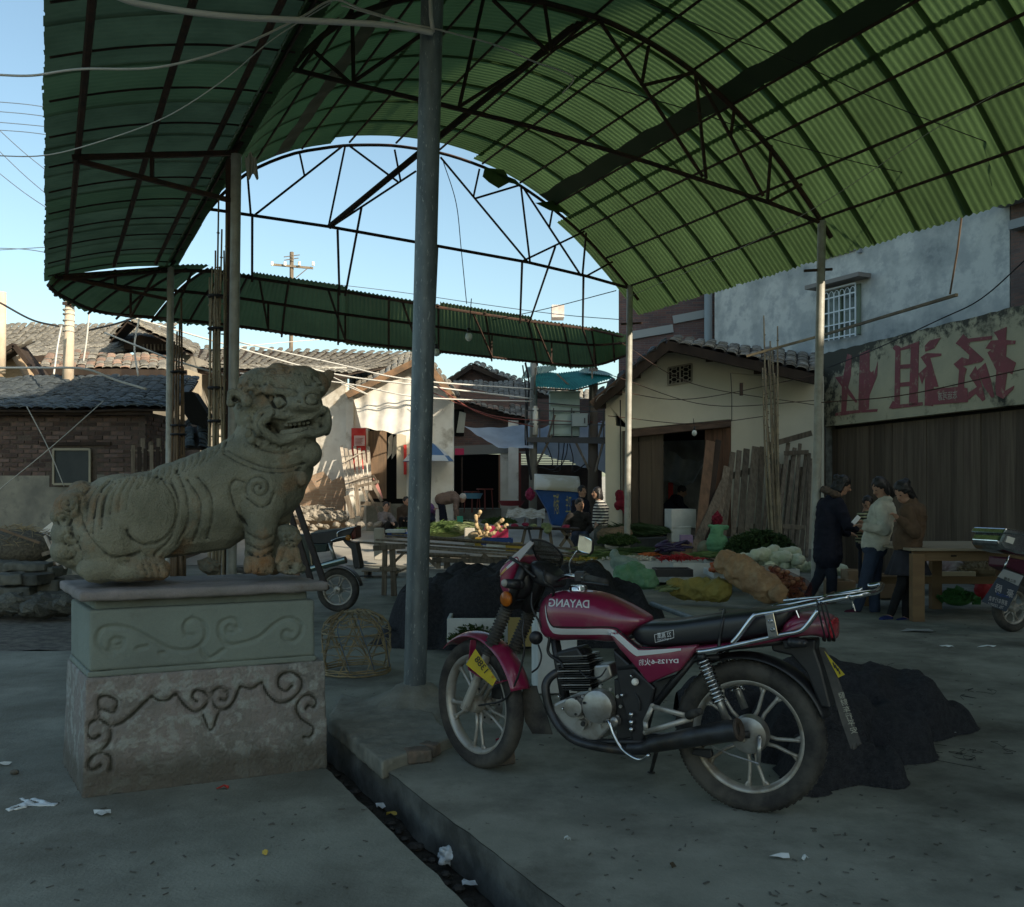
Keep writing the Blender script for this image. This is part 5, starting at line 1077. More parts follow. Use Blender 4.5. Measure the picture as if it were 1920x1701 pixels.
def tier(name,z0,z1,x0,x1,y0,y1,m,taper=0.,bev=.02,rm=.011,jit_=.004,**k):
 mb=MB();t=taper
 mb.prism([(x0-t,y0-t,z0),(x1+t*.5,y0-t,z0),(x1+t*.5,y1+t,z0),(x0-t,y1+t,z0)],(0,0,.0001));v=mb.v;
 mb.v=[Vector(p)for p in((x0-t,y0-t,z0),(x1+t*.5,y0-t,z0),(x1+t*.5,y1+t,z0),(x0-t,y1+t,z0),(x0,y0,z1),(x1,y0,z1),(x1,y1,z1),(x0,y1,z1))]
 mb.v=[Vector((p.x-.085*p.y/DP,p.y,p.z))for p in mb.v]
 mb.f=[(3,2,1,0),(4,5,6,7),(0,1,5,4),(1,2,6,5),(2,3,7,6),(3,0,4,7)]
 o=mb.build(name,m,ped,remesh=rm,sm=2);jitter(o,jit_,9,4);return o
DP=.66
base=tier('lower_block',0,zlow,.03,Lx+.0,.02,DP,pkm,taper=.02,rm=.0095)
for t_,(z0,z1,ins)in(('ledge',(zlow-.005,zlow+.03,.035)),('neck_moulding',(zs2-.06,zs2+.0,.075))):tier(t_,z0,z1,ins,Lx-ins,ins+.0,DP-ins,grm,rm=.012,jit_=.003)
midb=tier('middle_block',zlow+.028,zs2-.045,.045,Lx-.05,.03,DP-.03,grm,rm=.0095,jit_=.0025)
slab=tier('top_slab',zs2,zt2,-.005,Lx+.01,-.02,DP+.03,mat('slab_render',(.25,.225,.22),.93,c2=(.18,.17,.16),sc=4,c3=(.13,.09,.06),sc3=5,lo3=.6,hi3=.75,bump=.6,bsc=40,grain=.12),jit_=.004)
def onf(pts,b):return[fl.L(x,y,b)for x,y in pts]
Z6=lambda L_:s2([(60+a/3,1040+b/3)for a,b in L_])
low=[Z6([(440,1215),(445,1150),(400,1120),(340,1140),(315,1190),(345,1215),(385,1190)]),Z6([(390,1110),(430,1060),(445,1000),(420,950),(370,930),(320,960),(310,1010),(345,1040),(380,1020)]),Z6([(480,855),(460,890),(410,880),(375,860),(380,810),(430,800),(480,830),(465,880)]),Z6([(375,880),(385,930),(440,965),(500,950),(570,900),(620,850),(675,800)]),Z6([(675,800),(710,822),(760,822),(812,785)]),Z6([(812,785),(850,840),(910,885),(960,870),(995,820),(975,780),(925,770),(905,805),(930,830)]),Z6([(1070,770),(1100,790),(1090,820),(1060,815)]),Z6([(1105,770),(1060,752),(1020,775),(1015,820),(1040,865),(1085,875),(1130,840),(1175,745)]),Z6([(1175,745),(1240,755),(1295,720)]),Z6([(1295,720),(1330,790),(1390,835),(1460,820),(1515,760),(1515,700),(1460,665),(1400,685),(1390,740),(1430,770),(1465,740)]),Z6([(960,900),(1008,990),(1055,890)]),Z6([(1545,870),(1560,850),(1590,860),(1598,820),(1560,792),(1510,815),(1490,870),(1520,930),(1585,975),(1570,1025),(1530,1030)])]
carve(base,front(low,0,base),.017,.022)
md=[Z6([(470,510),(510,505),(490,475),(445,490),(460,530)]),Z6([(445,500),(440,535),(500,530),(510,480),(470,470)]),Z6([(450,560),(390,530),(365,480),(390,420),(470,405),(560,420),(660,470),(760,525),(860,540),(940,515),(980,450),(960,385),(900,362),(860,395),(870,450),(910,455)]),Z6([(1130,440),(1100,430),(1110,400),(1160,420),(1150,375),(1110,362),(1060,390),(1055,450),(1100,505),(1180,500),(1280,465),(1370,390),(1440,358),(1510,385),(1515,440),(1470,490),(1415,470),(1425,430),(1460,440)]),Z6([(945,525),(995,585),(1080,535)]),Z6([(590,530),(650,515)]),Z6([(720,555),(750,552)])]
carve(midb,front(md,0,midb),.0125,.016)
for(px,pts_)in((0,0),):
 a=[Vector((-.05,.15+.07*math.cos(t/3),.4+.12*math.sin(t/3)+.0*t))for t in range(22)];b2=[Vector((-.11,.42+.08*math.cos(t/3),.3+.13*math.sin(t/3)))for t in range(22)]
 carve(base,[a,b2,[Vector((-.05,.15,.5)),Vector((-.11,.4,.2))]],.03,.02);carve(midb,[[v+Vector((.045,0,.33))for v in a],[v+Vector((.045,0,.42))for v in b2]],.02,.01)
# ================================================================ red motorcycle
MO=Vector((-.166,4.893,0));MR=Vector((1.045,4.228,0));MA=math.atan2(MR.y-MO.y,MR.x-MO.x);fm_=Fr(MO,MA)
def A(x,y):return(780+x/3.402,980+y/3.402)
def B(x,y):return(1160+x/3.698,1080+y/3.698)
def m_(p,b=0.):return fm_.L(p[0],p[1],b)
blackp=mat('black_plastic',(.012,.012,.014),.42,c2=(.02,.02,.022),sc=12,spec=.5)
blackm=mat('black_frame',(.014,.014,.015),.45,spec=.5)
rubber=mat('dusty_rubber',(.03,.028,.027),.9,c2=(.085,.078,.066),sc=7,bump=.3,bsc=80)
redpaint=mat('crimson_paint',(.19,.008,.045),.3,c2=(.22,.012,.055),sc=2,c3=(.20,.10,.10),sc3=5,lo3=.5,hi3=.8,coat=.6,spec=.6)
alloy=mat('dusty_alloy',(.42,.40,.36),.45,.55,c2=(.2,.16,.11),sc=7,lo=.45,hi=.68)
casem=mat('engine_alloy',(.45,.45,.44),.38,.75,c2=(.28,.26,.23),sc=9)
chrome=mat('chrome',(.62,.64,.66),.12,1.,c2=(.45,.45,.45),sc=20)
vinyl=mat('black_vinyl',(.016,.017,.02),.33,spec=.6,bump=.1,bsc=30)
silverdec=mat('silver_decal',(.55,.56,.55),.4)
whited=mat('white_decal',(.7,.7,.7),.5)
yplate=mat('yellow_plate',(.5,.38,.02),.45,c2=(.42,.33,.03),sc=9)
bike=thing('motorcycle','red motorcycle with mirror-written lettering on its tank standing in the foreground','motorcycle',MO,MA)
def wheel(parent,c,ax,r_out,tw,name='wheel',chunky=False,off0=0.,spokes=5,drum=.05,mats=None):
 """c centre and ax axle direction in the parent's frame"""
 tyre_m,rim_m=mats or(rubber,alloy);ax=Vector(ax).normalized();rr_=r_out-tw*.9;prof=[]
 for k in range(13):a=-math.pi*.5+math.pi*k/12;prof.append((rr_+tw*.5+math.cos(a)*tw*.40,math.sin(a)*tw*.5))
 prof=[(rr_,-tw*.36)]+prof+[(rr_,tw*.36)]
 mb=MB();mb.lathe(prof,c,ax,64,closed=True);ty=mb.build(name,tyre_m,parent,smooth=True);ty['label']='wheel';del ty['label']
 tr=MB();u=ax.cross(Vector((0,0,1))).normalized();v_=ax.cross(u)
 nb=60 if chunky else 70
 for k in range(nb):
  for s in(-1,0,1):
   t=2*math.pi*(k+(.5 if s else 0))/nb;rad=u*math.cos(t)+v_*math.sin(t);tan=rad.cross(ax);d=s*tw*.34
   rk_=rr_+tw*(.865 if s==0 else.73);h_=.007 if chunky else.003
   mm=Matrix((tan,(ax+rad*(-.0 if s==0 else-s*.9)).normalized(),rad)).transposed()
   tr.box(Vector(c)+rad*rk_+ax*d,(.011 if chunky else.009,tw*(.26 if chunky else.2),h_*2),m=mm)
 tr.build('tread',tyre_m,ty)
 mb=MB();rp=[(rr_+.006,-tw*.33),(rr_-.004,-tw*.36),(rr_-.016,-tw*.3),(rr_-.022,-tw*.12),(rr_-.026,0),(rr_-.022,tw*.12),(rr_-.016,tw*.3),(rr_-.004,tw*.36),(rr_+.006,tw*.33),(rr_+.002,0)]
 mb.lathe(rp,c,ax,64,closed=True);mb.build('rim',rim_m,ty,smooth=True)
 sp_=MB()
 for k in range(spokes):
  t0=off0+2*math.pi*k/spokes
  for s in(-1,1):
   t1=t0+s*.16;h0=u*math.cos(t0+s*.42)+v_*math.sin(t0+s*.42);h1=u*math.cos(t1)+v_*math.sin(t1);pts_=[]
   a_=Vector(c)+h0*.045;b_=Vector(c)+(u*math.cos(t0+s*.13)+v_*math.sin(t0+s*.13))*rr_*.5;e_=Vector(c)+h1*(rr_-.02);e2_=Vector(c)+(u*math.cos(t0+s*.24)+v_*math.sin(t0+s*.24))*(rr_-.014)
   sp_.tube([a_,b_,Vector(c)+h1*(rr_-.045),e_],[.0105,.0085,.0085,.012],8);sp_.tube([Vector(c)+h1*(rr_-.05),e2_],[.007,.010],6)
 sp_.build('spoke_set',rim_m,ty,smooth=True)
 mb=MB();mb.lathe([(.02,-.06),(.04,-.052),(.046,-.03),(.046,.03),(.04,.052),(.02,.06)],c,ax,28);mb.lathe([(.008,-.1),(.012,-.095),(.012,.095),(.008,.1)],c,ax,12);mb.build('hub',rim_m,ty,autos=True)
 return ty
rc=m_((1404.7,1377),0);rrad=.332
rc.z=rrad-.004;wheel(bike,rc,(0,1,0),rrad,.095,chunky=True,off0=.15)
fa=math.atan2(.766,-.643)-MA;fdir=Vector((math.cos(fa),math.sin(fa),0));faxw=Vector((-.766,-.643,0))
fax=Vector((faxw.x*math.cos(-MA)-faxw.y*math.sin(-MA),faxw.x*math.sin(-MA)+faxw.y*math.cos(-MA),0))
frad=.325;fc_=Vector((.0,0,frad-.003));fwl=wheel(bike,fc_,fax,frad,.082,off0=.3)
wz_=lambda a,r_,s=0.:fc_+fdir*(math.cos(a)*r_)+Vector((0,0,math.sin(a)*r_))+fax*s
mb=MB();mb.lathe([(.06,-.062),(.115,-.062),(.115,-.058),(.06,-.058)],fc_,fax,40,closed=True);mb.build('brake_disc',casem,fwl,autos=True)
mb=MB()
for k in range(10):t=k*.628;mb.lathe([(.006,-.068),(.006,-.054)],fc_+fdir*math.cos(t)*.09+Vector((0,0,math.sin(t)*.09)),fax,8)
mb.build('disc_hole',blackm,fwl);mb=MB();mb.box(wz_(2.5,.10,-.075),(.09,.05,.07));mb.build('brake_caliper',blackm,bike,bevel=.01)
mb=MB()
def fend(u_,v_):a=R(28)+(R(158)-R(28))*u_;s=(v_-.5)*2;return wz_(math.pi-R(0)-a if False else a,frad+.035-.016*s*s-(.012 if u_<.04 else 0),s*.062)
mb.grid(lambda u_,v_:wz_(R(48)+R(112)*u_,frad+.04-.022*(2*v_-1)**2,(2*v_-1)*.062),36,10);mb.build('front_mudguard',redpaint,bike,smooth=True,solid=.004)
mb=MB();pr=[wz_(R(96),frad+.01,.066),wz_(R(112),frad+.015,.068),wz_(R(150),frad+.01,.068),wz_(R(148),frad-.05,.07),wz_(R(118),.19,.075),wz_(R(98),.19,.075),wz_(R(104),.235,.07),wz_(R(138),.265,.07),wz_(R(138),frad-.012,.07),wz_(R(108),frad-.01,.07)]
for a,b in((0,5),(5,4),(4,3),(3,2)):mb.bar(pr[a],pr[b],.006,.038,up=fax)
mb.build('mudguard_stay',redpaint,bike,bevel=.002)
axl=fc_+fax*.085;axr=fc_-fax*.085;top=m_((1016,1040),0)
rake=(top-fc_).normalized();sidev=fax
for s,nm in((1,axl),(-1,axr)):
 b0=nm;
 mb=MB();mb.tube([b0-rake*.02,b0+rake*.30],[.024,.0225],16);mb.lathe([(.0,-.02),(.02,-.02),(.024,0),(.02,.02),(.0,.02)],b0,fax,16);mb.build('fork_leg',alloy,bike,autos=True)
 mb=MB();n_=15;pp=[]
 for k in range(n_*4+1):pp.append((.029+.007*math.cos(k*math.pi/2),.30+.26*k/(n_*4)))
 mb.lathe(pp,b0,rake,20);mb.build('fork_gaiter',rubber,bike,smooth=True)
 mb=MB();mb.tube([b0+rake*.55,b0+rake*.80],.026,14);mb.build('fork_tube',blackm,bike,smooth=True)
mb=MB();
for h in(.57,.76):mb.bar(fc_+rake*h+fax*.1,fc_+rake*h-fax*.1,.05,.03,up=rake)
mb.build('triple_clamp',blackm,bike,bevel=.008)
mb=MB();q_=axl+rake*.61+fax*.03;mb.lathe([(.0,-.012),(.036,-.01),(.038,0),(.034,.01),(.0,.012)],q_,fax,20);mb.build('side_reflector',mat('orange_reflector',(.45,.13,.01),.3,c2=(.35,.09,.01),sc=40),bike,smooth=True)
def cable(pts_,r_=.005,m=blackm,nm='cable'):mb=MB();mb.tube(spline([m_(p[:2],p[2])for p in pts_],8),r_,6);return mb.build(nm,m,bike,smooth=True)
def quadm(pts,b,th,m,nm,par=bike,bev=.002):
 mb=MB();mb.prism([m_(p,b if not isinstance(b,(list,tuple))else b[i])for i,p in enumerate(pts)],(0,-th,0));return mb.build(nm,m,par,bevel=bev)
PB=-.20
pl_=quadm([A(380,805),A(515,1000),A(490,1045),A(320,905)],PB,.004,yplate,'number_plate')
a_=m_(A(352,868),PB-.006);b_=m_(A(492,1015),PB-.006);rt=(m_(A(505,1000),PB)-m_(A(365,815),PB)).normalized();upv=(m_(A(380,805),PB)-m_(A(320,905),PB))
text('1388',blackm,pl_,m_(A(418,905),PB-.007),rt,upv,.034,name='plate_number',cw=.085,bold=.01)
text('粤',mat('plate_red',(.4,.02,.03),.6),pl_,m_(A(490,985),PB-.007),rt,upv,.012,name='plate_mark',cw=.014)
quadm([A(690,1040),A(772,1040),A(782,1085),A(830,1200),A(872,1350),A(745,1345),A(700,1270),A(670,1120)],-.03,.005,rubber,'mud_flap',bev=0)
def loft(name,st,m,par=bike,ex=2.6,n=28,b0=0.,sub=1):
 mb=MB();rings=[]
 for(x,yt,yb,hw,conv)in st:
  t=m_(conv(x,yt),b0);b=m_(conv(x,yb),b0);c_=(t+b)/2;hh=(t.z-b.z)/2;rg=[]
  for k in range(n):
   a=2*math.pi*k/n;ca=math.cos(a);sa=math.sin(a);rg.append(Vector((c_.x+(t.x-b.x)/2*sa,b0+hw*abs(ca)**(2/ex)*(1 if ca>0 else-1),c_.z+hh*abs(sa)**(2/ex)*(1 if sa>0 else-1))))
  rings.append(rg)
 fs=[];k=len(rings)
 for i in range(k-1):
  for j in range(n):fs.append((i*n+j,i*n+(j+1)%n,(i+1)*n+(j+1)%n,(i+1)*n+j))
 fs.append(tuple(range(n))[::-1]);fs.append(tuple((k-1)*n+j for j in range(n)))
 mb.add([p for r_ in rings for p in r_],fs);o=mb.build(name,m,par,smooth=True,sub=sub)
 if sub:bake(o)
 return o
tank=loft('fuel_tank',[(806,600,640,.02,A),(820,505,690,.07,A),(850,458,735,.10,A),(900,432,752,.125,A),(1000,424,748,.135,A),(1100,428,742,.14,A),(1200,446,750,.137,A),(1300,488,768,.125,A),(1400,542,700,.105,A),(1460,580,660,.085,A),(1500,604,640,.06,A)],redpaint)
from mathutils.bvhtree import BVHTree
def bvh(o):return BVHTree.FromPolygons([v.co for v in o.data.vertices],[p.vertices for p in o.data.polygons])
camL=fm_.I((0,0,H))
def proj(bvs,px,py,off):
 d=(fm_.I(P(px,py,4))-camL).normalized();best=None
 for bv in bvs:
  h=bv.ray_cast(camL,d)
  if h[0]is not None and(best is None or h[3]<best[1]):best=(h[0],h[3])
 return best[0]-d*off if best else None
def ribbon(name,bvs,top,bot,m,par,off=.002,n=40):
 t_=spline([Vector((*p,0))for p in top],12);b_=spline([Vector((*p,0))for p in bot],12);mb=MB();pts_=[]
 last=None
 for k in range(len(t_)):
  for j in range(4):
   q_=t_[k].lerp(b_[k],j/3);h=proj(bvs,q_.x,q_.y,off)
   if h is None:h=last or m_((q_.x,q_.y),-.14)
   last=h;pts_.append(h)
 mb.add(pts_,[(i*4+j,i*4+j+1,(i+1)*4+j+1,(i+1)*4+j)for i in range(len(t_)-1)for j in range(3)]);return mb.build(name,m,par,smooth=True)
tb=bvh(tank)
def coverp(b,th):
 mb=MB();mb.prism([m_(B(x,y),b)for x,y in((-75,395),(5,400),(130,500),(300,500),(545,480),(530,520),(425,655),(205,748),(120,640),(0,505))],(0,th,0));return bake(mb.build('side_cover',redpaint,bike,bevel=.01))
cover=coverp(-.15,.05);coverp(.13,.04)
cbv=bvh(cover)
ribbon('stripe',[tb,cbv],[A(828,520),A(836,590),A(862,650),A(905,674),A(1050,678),A(1240,680),A(1300,715),A(1400,800),A(1440,815),A(1600,806),A(1690,802)],[A(822,540),A(832,620),A(862,690),A(905,712),A(1050,716),A(1235,718),A(1290,752),A(1390,842),A(1440,848),A(1600,830),A(1690,815)],silverdec,tank,.0025)
ribbon('stripe',[tb,cbv],[A(824,500),A(840,600),A(870,655),A(910,662),A(1050,664),A(1250,664),A(1310,695),A(1400,775),A(1450,800),A(1600,796)],[A(824,510),A(837,610),A(868,664),A(910,671),A(1050,673),A(1246,673),A(1305,706),A(1396,787),A(1450,808),A(1600,802)],blackp,tank,.003)
def ptext(s,bvs,cx_,cy_,wpx,hpx,m,par,rot=0.,mirror=True,bold=0.,off=.003,name='lettering',shear=0.):
 cu=bpy.data.curves.new('t','FONT');cu.body=s;cu.size=1;cu.offset=bold;o=bpy.data.objects.new('t',cu);link(o);dg=bpy.context.evaluated_depsgraph_get();dg.update();me=bpy.data.meshes.new_from_object(o.evaluated_get(dg));bpy.data.objects.remove(o)
 xs=[v.co.x for v in me.vertices];ys_=[v.co.y for v in me.vertices];x0,x1,y0,y1=min(xs),max(xs),min(ys_),max(ys_)
 for v in me.vertices:
  x=((v.co.x-x0)/(x1-x0)-.5)*wpx*(-1 if mirror else 1);y=-((v.co.y-y0)/(y1-y0)-.5)*hpx;x+=shear*y
  c_,s_=math.cos(rot),math.sin(rot);h=proj(bvs,cx_+x*c_-y*s_,cy_+x*s_+y*c_,off);v.co=h if h is not None else m_((cx_+x,cy_+y),-.15)
 me.materials.clear();me.materials.append(m);me.name=name;o=bpy.data.objects.new(name,me);link(o,par);return o
ptext('DAYANG',[tb],*A(976,515),76,15,silverdec,tank,rot=.04,bold=.018)
ptext('DY125-6',[cbv],*B(320,592),51,8,whited,cover,rot=-.03,bold=.02,name='model_lettering');ptext('火',[cbv],*B(200,597),12,13,whited,cover,bold=.015,name='emblem');ptext('豹',[cbv],*B(158,598),9,12,whited,cover,name='emblem')
mb=MB();q_=m_(A(1035,418),0);mb.lathe([(.0,.016),(.038,.014),(.042,.006),(.044,-.01)],q_,(0,0,1),24);mb.build('filler_cap',chrome,tank,autos=True)
seat=loft('seat',[(118,384,405,.05,B),(160,340,450,.09,B),(230,300,486,.115,B),(330,302,482,.125,B),(450,296,474,.13,B),(600,270,462,.13,B),(760,246,448,.128,B),(900,230,430,.125,B),(1040,216,412,.12,B),(1140,206,380,.115,B),(1210,200,300,.10,B),(1245,205,245,.08,B)],vinyl,ex=4)
loft('seat_trim',[(60,420,500,.10,B),(150,470,530,.13,B),(230,488,524,.138,B),(540,470,515,.142,B),(800,438,490,.14,B),(1110,402,440,.135,B),(1200,340,420,.13,B),(1300,270,402,.12,B),(1420,285,390,.11,B),(1480,300,420,.09,B)],redpaint,ex=5)
loft('tail_cowl',[(1150,330,400,.10,B),(1220,262,405,.115,B),(1300,240,400,.115,B),(1400,250,405,.11,B),(1460,268,430,.10,B),(1495,285,435,.085,B)],redpaint,ex=3.2)
loft('tail_lamp',[(1470,290,425,.09,B),(1500,285,440,.085,B),(1515,310,436,.07,B)],mat('tail_red',(.3,.01,.02),.25,c2=(.4,.04,.05),sc=60),ex=4)
sb=bvh(seat);ptext('22 鳳凰',[sb],*B(315,410),26,10,whited,seat,rot=-.12,name='seat_badge');ptext('HJTOP',[sb],*B(315,442),26,4,whited,seat,rot=-.12,name='seat_badge')
for(a,b,c_,d)in((248,408,380,375),(254,462,383,428),(248,408,254,462),(380,375,383,428)):
 p=[proj([sb],*B(a+(c_-a)*t/6,b+(d-b)*t/6),.003)for t in range(7)];p=[x for x in p if x];mb=MB();mb.tube(p,.0012,4);mb.build('badge_border',whited,seat)
for(a0,b0,r_)in(((735,232),(690,500),.006),):
 p=[proj([sb],*B(a0[0]+(b0[0]-a0[0])*t/10,a0[1]+(b0[1]-a0[1])*t/10),.003)for t in range(9)];p=[x for x in p if x]+[m_(B(695,500),-.15)];p=[m_(B(700,235),.09),m_(B(735,230),0)]+p;mb=MB();mb.tube(p,.007,6,flat=.5);mb.build('strap',blackp,bike,smooth=True)
def tubes(pts,r_,m,nm,bs=(-.165,),n=10):
 for b in bs:mb=MB();mb.tube(spline([m_(B(x,y),b)for x,y in pts],6),r_,n);mb.build(nm,m,bike,smooth=True)
CT=[(785,468),(830,420),(930,290),(975,268),(1090,248),(1360,192),(1600,145)]
tubes(CT,.0115,chrome,'rack_tube',(-.165,));
off2=m_(B(1600,145),-.165);
mb=MB();p0=[m_(B(x,y),-.165)for x,y in CT];mb.tube(spline([Vector((p.x,.165,p.z))for p in p0],6),.0115,10);mb.build('rack_tube',chrome,bike,smooth=True)
tubes([(545,530),(700,505),(1110,412),(1240,388),(1300,350),(1390,232)],.0105,chrome,'rack_tube',(-.168,))
mb=MB();e_=p0[-1];mb.tube(spline([e_,e_+Vector((.06,.03,.012)),e_+Vector((.085,.165,.014)),Vector((e_.x+.06,.30,e_.z+.012)),Vector((e_.x,.33,e_.z))],8),.0115,10);mb.tube([e_+Vector((-.12,0,-.02)),Vector((e_.x-.12,.165,e_.z-.02))],.008,8)
for f_ in(.5,):mb.tube([e_+Vector((-.3,.33*f_,-.05)),e_+Vector((.06,.33*f_,.012))],.006,8)
mb.build('rack_loop',chrome,bike,smooth=True)
quadm([B(1015,268),B(1075,255),B(1108,410),B(1040,430)],-.178,.006,chrome,'rack_bracket')
for(x,y)in((1052,315),(1068,375)):mb=MB();mb.lathe([(0,0),(.008,0),(.009,-.006),(.005,-.01),(0,-.01)],m_(B(x,y),-.184),(0,1,0),12);mb.build('bolt',chrome,bike,autos=True)
for(a,b)in(((1230,240),(1250,290)),((1620,178),(1625,220)),((1625,195),(1640,245))):mb=MB();mb.tube([m_(B(*a),-.17),m_(B(*b),-.17)],.003,6);mb.build('hook',chrome,bike)
for k,(x,dx)in enumerate(((1375,25),(1400,30),(1430,30))):mb=MB();mb.tube(spline([m_(B(x,180),-.182),m_(B(x+dx,300),-.175),m_(B(x+dx*2.2,430),-.15),m_(B(x+dx*1.6,440),.0)],6),.009,6,flat=.4);mb.build('luggage_strap',blackp,bike,smooth=True)
eb=-.10
mb=MB();mb.prism([m_(A(x,y),.10)for x,y in((985,1110),(1060,1075),(1230,1065),(1330,1120),(1340,1260),(1260,1345),(1060,1330),(985,1250))],(0,-.2,0));mb.build('crankcase',casem,bike,bevel=.012)
def disc(cx_,cy_,r_,b,th,m,nm,dome=.008,n=40):
 mb=MB();mb.lathe([(0,-th-dome),(r_*.5,-th-dome*.85),(r_*.85,-th-dome*.3),(r_*.95,-th),(r_,-th*.6),(r_,.0)],m_(A(cx_,cy_),b),(0,1,0),n);return mb.build(nm,m,bike,autos=True)
disc(1178,1165,.079,eb,.045,casem,'clutch_cover',.012);disc(1030,1168,.047,eb,.055,casem,'generator_cover',.004);disc(1066,1284,.026,eb,.04,casem,'oil_port',0);disc(1066,1284,.012,eb-.04,.005,blackm,'port_hole',0);disc(1278,1262,.024,eb,.035,casem,'gear_boss')
for k in range(12):
 t=k*.5236;a_=(1178+128*math.cos(t),1172+128*math.sin(t));mb=MB();mb.lathe([(0,-.008),(.008,-.008),(.009,0)],m_(A(*a_),eb-.002),(0,1,0),8);mb.build('bolt',casem,bike,autos=True)
for(x,y)in((1022,1122),(1073,1150),(1020,1222)):mb=MB();mb.lathe([(0,-.006),(.006,-.006),(.007,0)],m_(A(x,y),eb-.055),(0,1,0),8);mb.build('bolt',blackm,bike)
for(x,y,r_)in((1378,1222,.013),(1378,1272,.013),(1378,1318,.013),(1400,1015,.016),(1380,975,.008),(1320,1098,.01),(945,1185,.008),(920,1108,.007)):disc(x,y,r_,eb-.02,.012,chrome if r_<.016 else whitep,'bolt')
cyl0=m_(A(1040,1060),0);cyl1=m_(A(1015,800),0);cd_=(cyl1-cyl0).normalized()
for k in range(15):
 c_=cyl0.lerp(cyl1,.05+k*.058);mb=MB();wd_=.085 if 3<k<12 else.075
 mb.box(c_+Vector((.02,0,0)),(wd_*2.0,wd_*2,.0045),m=Matrix((cd_.cross(Vector((0,1,0))),Vector((0,1,0)),cd_)).transposed());mb.build('cylinder_fin',casem if k%3==2 else blackm,bike,bevel=.001)
mb=MB();mb.tube([cyl0+Vector((.02,0,0)),cyl1+Vector((.02,0,0))],.06,20);mb.build('cylinder',blackm,bike,smooth=True)
mb=MB();mb.prism([m_(A(x,y),.06)for x,y in((950,830),(975,800),(1100,770),(1140,830),(1120,860),(960,880))],(0,-.13,0));mb.build('cylinder_head',blackm,bike,bevel=.012)
mb=MB();mb.prism([m_(A(x,y),.05)for x,y in((1190,890),(1290,880),(1310,960),(1240,1000),(1190,960))],(0,-.11,0));mb.build('carburettor',casem,bike,bevel=.01)
for(x0,y0,x1,y1,b0,b1,r_,nm)in((860,640,960,1240,-.05,-.06,.016,'frame_tube'),(880,640,985,1240,.05,.06,.016,'frame_tube'),(860,620,1480,700,0,0,.022,'frame_tube'),(960,1240,1100,1400,-.06,-.09,.016,'frame_tube'),(1100,1400,1480,1400,-.09,-.1,.016,'frame_tube'),(1480,700,1420,1330,-.08,-.09,.02,'frame_tube')):
 mb=MB();mb.tube([m_(A(x0,y0),b0),m_(A(x1,y1),b1)],r_,12);mb.build(nm,blackm,bike,smooth=True)
for(a,b,bb,r_)in(((560,520),(250,900),-.1,.016),((0,640),(700,560),-.1,.014),((560,520),(1250,440),-.09,.014),((200,1120),(905,1100),.12,.02),((200,1120),(905,1100),-.11,.017)):mb=MB();mb.tube([m_(B(*a),bb),m_(B(*b),bb)],r_,12);mb.build('frame_tube',blackm,bike,smooth=True)
quadm([A(1290,790),A(1520,1000),A(1560,1040),A(1480,1390),A(1420,1400),A(1330,1050)],-.04,.07,blackp,'battery_box',bev=.01)
quadm([B(0,700),B(200,745),B(420,670),B(250,900),B(150,1100),B(20,1120)],-.03,.06,blackm,'frame_plate',bev=.006)
mb=MB();tri=[(235,900),(500,975),(470,1010),(215,1080),(190,1065)]
for a,b,w_ in(((232,905),(500,978),.012),((500,990),(185,1085),.013),((190,1080),(185,1010),.012),((185,1010),(235,900),.012)):mb.cap(m_(B(*a),-.16),w_,m_(B(*b),-.16),w_,10,.6)
mb.build('footrest_bracket',alloy,bike,smooth=True)
mb=MB();mb.cap(m_(B(490,965),-.17),.02,m_(B(560,940),-.24),.016,12);mb.build('footrest',rubber,bike,smooth=True)
def exh(pts,rs,m,nm):mb=MB();P_=spline([m_(p[:2],p[2])for p in pts],8);k=len(P_);mb.tube(P_,[float(np.interp(i/(k-1),np.linspace(0,1,len(rs)),rs))for i in range(k)],18);return mb.build(nm,m,bike,smooth=True)
exm=mat('heat_blued_pipe',(.06,.062,.068),.42,.6,c2=(.035,.033,.03),sc=9,c3=(.10,.075,.05),sc3=6)
exh([(*A(950,958),-.04),(*A(890,962),-.06),(*A(838,1010),-.08),(*A(828,1080),-.09),(*A(862,1210),-.10),(*A(945,1335),-.115),(*A(1060,1405),-.125),(*A(1300,1450),-.14),(*A(1480,1450),-.15)],[.021,.021,.021],exm,'exhaust_pipe')
exh([(*B(60,1195),-.15),(*B(170,1190),-.155),(*B(260,1165),-.16),(*B(500,1120),-.175),(*B(700,1085),-.185),(*B(828,1068),-.19)],[.020,.024,.036,.042,.045,.046],exm,'muffler')
mb=MB();q_=m_(B(835,1066),-.19);ax_=(m_(B(835,1066),-.19)-m_(B(700,1085),-.185)).normalized();mb.lathe([(.048,-.008),(.05,0),(.046,.006),(.03,.004),(.02,-.01),(0,-.012)],q_,ax_,24);mb.build('muffler_cap',mat('brown_soot',(.06,.045,.035),.8),bike,autos=True)
mb=MB();q_=m_(B(905,1100),-.05);mb.lathe([(.0,-.03),(.05,-.028),(.078,-.02),(.084,0),(.084,.03)],q_,(0,1,0),32);mb.build('brake_drum',casem,bike,autos=True)
mb=MB();mb.cap(m_(B(975,1125),-.1),.012,m_(B(970,1300),-.1),.009,10,.5);mb.build('brake_arm',casem,bike,smooth=True)
mb=MB();mb.tube([m_(B(640,1180),-.1),m_(B(780,1240),-.105),m_(B(970,1302),-.105)],.004,6);mb.build('brake_rod',casem,bike)
mb=MB();mb.prism([m_(B(x,y),-.09)for x,y in((520,1200),(640,1205),(650,1250),(630,1270),(500,1240))],(0,.03,0));mb.build('swingarm_end',blackm,bike,bevel=.006)
